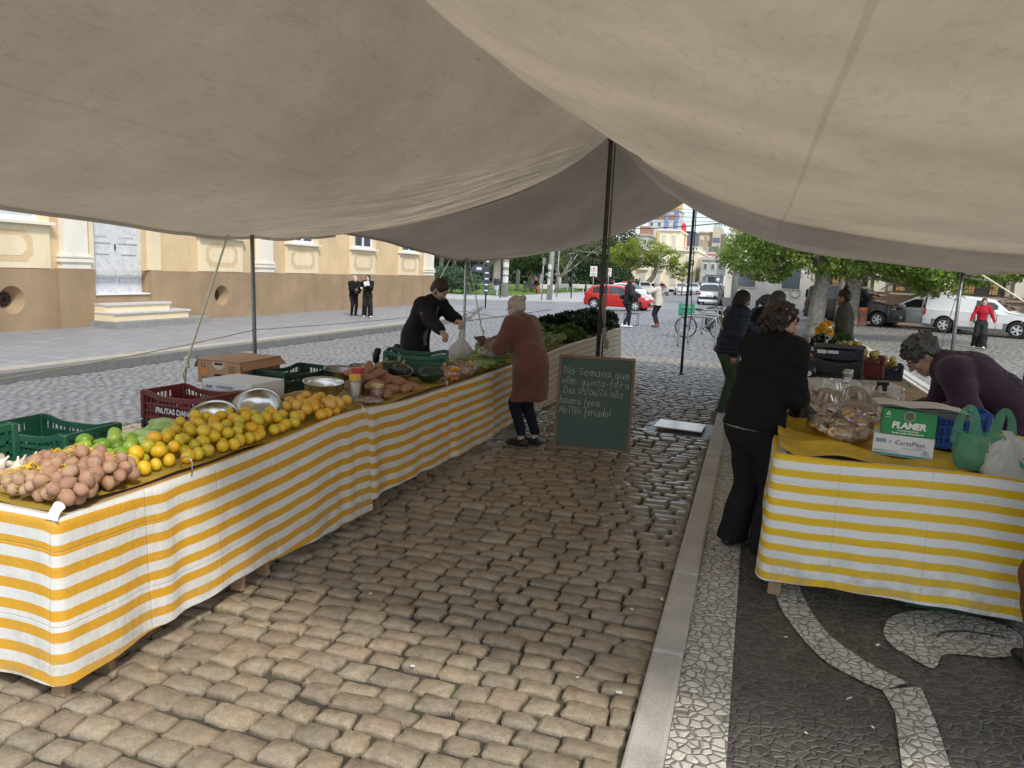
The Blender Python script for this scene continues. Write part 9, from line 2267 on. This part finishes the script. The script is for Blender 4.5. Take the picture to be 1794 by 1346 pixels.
o=(-11.6,192);ap=tower('apartment_building','tan apartment building with banded balconies and rooftop aerials',o,-14.8,-11.5,190,205,12.9,m_apt,4,2,m_bwin2,.42,.34)
B3('stair_tower',m_sand,ap,o,[(-11.45,-9.5,189,204,0,14.4)]);B3('side_wall',wall_mat('shaded_brown_side',(.20,.16,.13),.1,.2),ap,o,[(-9.48,-8.9,189.5,210,0,12.8)])
for i in range(5):B3('window_band',m_bwin,ap,o,[(-11.3,-9.65,188.9,189,2.4+2.1*i,3.5+2.1*i)])
for i in range(6):b=MB();xx=.3+.33*i;b.tube([(xx,-3,14.4),(xx,-3,15.2+.2*(i%2))],.05,5);b.tube([(xx-.16,-3,15.1),(xx+.16,-3,15.1)],.04,4);b.build('aerial',m_iron,ap)
o=(-9.4,152);tower('pink_house','small pinkish and white house front beyond the palace corner',o,-10.2,-8.7,150,160,6.7,wall_mat('pink_wall',(.60,.40,.42),.06,.1),2,1,m_bwin2,.5,.4)
o=(-8.2,120);tower('grey_house','narrow grey house front with a low roof behind the parked white cars',o,-8.6,-6.3,121,135,4.8,m_conc2,2,2,m_bwin,.45,.4,1.)
o=(-11,262);tower('pale_tower','faint pale blue tower far away beside the utility pole',o,-12.7,-10.0,260,270,12.5,mk('pale_blue_wall',(.55,.62,.72),.6,.06,.3,0),5,2,m_bwin2,.4,.4);o=(-7.5,232);tower('yellowish_block','pale yellow block far away behind the E sign',o,-9.4,-5.8,230,240,9.0,m_palw,3,2,m_bwin2,.4,.4)
o=(-4.2,76);sh_=thing('street_shelter','small dark roofed shelter with a round lamp beside the far right kerb','shelter',(*o,0));B3('roof',m_dark2,sh_,o,[(-4.9,-3.3,74.5,78,2.15,2.3)])
for(x,y)in((-4.8,74.6),(-3.4,74.6),(-4.8,77.9),(-3.4,77.9)):B3('post',m_galv,sh_,o,[(x-.06,x+.06,y-.06,y+.06,0,2.15)])
B3('glass_back',m_bwin,sh_,o,[(-4.75,-3.45,77.8,77.85,.3,2.1)]);b=MB();b.ball((.55,-1.8,1.8),.22,12,8);b.build('lamp',m_hl,sh_,smooth=True)
o=(3.5,56);tower('pale_plaza_house','pale house with round ornaments glimpsed between the feathery tree trunks',o,-2.2,6.5,55,66,7.5,wall_mat('chalky_wall',(.62,.58,.52),.08,.2),2,3,m_bwin,.4,.5,.6)
hh=bpy.data.objects.get('pale_plaza_house')
for z in(2.4,1.2):
 for x in(-.4,.9,2.2,3.5):b=MB();b.tube([(x+.32*math.cos(a)-.6,-1.05,z+.32*math.sin(a))for a in[2*PI*i/18 for i in range(19)]],.06,5,False);b.build('round_ornament',m_conc2,hh)
r_=np.random.default_rng(5);m=24000;ux=r_.uniform(0,1,m);Xc=-92+72*ux;Yc=122+18*r_.uniform(0,1,m)-8*ux;top=7.5+2.2*np.sin(Xc*.35)+1.6*np.sin(Xc*.83+1);Zc=-.4+top*r_.uniform(0,1,m)**.7
C=np.stack([Xc,Yc,Zc],1);d=r_.normal(0,1,(m,3));d/=np.linalg.norm(d,axis=1)[:,None];e=np.cross(d,r_.normal(0,1,(m,3)));e/=np.linalg.norm(e,axis=1)[:,None];s=r_.uniform(.35,.8,m)[:,None]
S=np.clip(.2+.5*(.5+.5*np.sin(Xc*1.7+Zc)*np.sin(Zc*1.3))+r_.normal(0,.15,m),0,1)
tag(obj('distant_wood',np_mesh('distant_wood',np.stack([C-d*s*.6,C+e*s*.4,C+d*s*.6,C-e*s*.4],1).reshape(-1,3),np.arange(m*4).reshape(m,4),m_lfD,False,np.repeat(np.stack([S,S,S],1),4,0))),kind='stuff')
b=MB();P=[]
for i in range(61):
 x=-700+1400*i/60;P.append([(x,640,-1),(x,660,12+14*abs(math.sin(i*.37))+8*math.sin(i*.9+1)),(x,760,6)])
b.grid(P);tag(b.build('hills',mk('hazy_hill',(.16,.22,.30),.9,.2,.01,0),smooth=True),kind='structure')
# ================================================================== CAMERA, LIGHT, SKY
cam=bpy.data.cameras.new('camera');co=bpy.data.objects.new('camera',cam);COL.objects.link(co)
cam.sensor_width=36.;cam.lens=36.*1300./1794.;cam.clip_start=.05;cam.clip_end=3000
roll,pitch,yaw=R(2.5767616),R(8.6690464),R(17.8135663)
co.matrix_world=Matrix.Translation((0,0,1.82))@Matrix.Rotation(yaw,4,'Z')@Matrix.Rotation(PI/2-pitch,4,'X')@Matrix.Rotation(roll,4,'Z')
scene.camera=co
SUN_EL,SUN_AZ=R(48),R(136)
w=bpy.data.worlds.new('World');scene.world=w;w.use_nodes=True
nt=w.node_tree
bg=nt.nodes['Background']
sky=nt.nodes.new('ShaderNodeTexSky');sky.sky_type='NISHITA';sky.sun_disc=False
sky.sun_elevation=SUN_EL;sky.sun_rotation=SUN_AZ;sky.air_density=1.2;sky.dust_density=1.5;sky.ozone_density=1.
tc=nt.nodes.new('ShaderNodeTexCoord');nz=nt.nodes.new('ShaderNodeTexNoise');nz.inputs['Scale'].default_value=3.2;nz.inputs['Detail'].default_value=6
mp=nt.nodes.new('ShaderNodeMapping');mp.inputs['Scale'].default_value=(1,1,3.5)
nt.links.new(tc.outputs['Generated'],mp.inputs['Vector']);nt.links.new(mp.outputs[0],nz.inputs['Vector'])
mr=nt.nodes.new('ShaderNodeMapRange');mr.inputs[1].default_value=.40;mr.inputs[2].default_value=.60;mr.inputs[3].default_value=.25;mr.inputs[4].default_value=.9
nt.links.new(nz.outputs[0],mr.inputs[0])
mx=nt.nodes.new('ShaderNodeMix');mx.data_type='RGBA';mx.inputs[7].default_value=(9.6,10.7,12.2,1)
nt.links.new(mr.outputs[0],mx.inputs[0]);nt.links.new(sky.outputs[0],mx.inputs[6])
nt.links.new(mx.outputs[2],bg.inputs['Color'])
bg.inputs['Strength'].default_value=.15
sl=bpy.data.lights.new('sun','SUN');sl.energy=3.2;sl.angle=R(8);sl.color=(1,.95,.87)
so=bpy.data.objects.new('sun',sl);COL.objects.link(so)
d=Vector((math.sin(SUN_AZ)*math.cos(SUN_EL),math.cos(SUN_AZ)*math.cos(SUN_EL),math.sin(SUN_EL)))
so.rotation_euler=d.to_track_quat('Z','Y').to_euler();so.location=d*60
scene.view_settings.view_transform='Standard';scene.view_settings.look='None'
scene.view_settings.exposure=0;scene.view_settings.gamma=1
scene.cycles.max_bounces=8;scene.cycles.diffuse_bounces=4;scene.cycles.transparent_max_bounces=24
scene.cycles.use_denoising=True
scene.cycles.sample_clamp_indirect=6
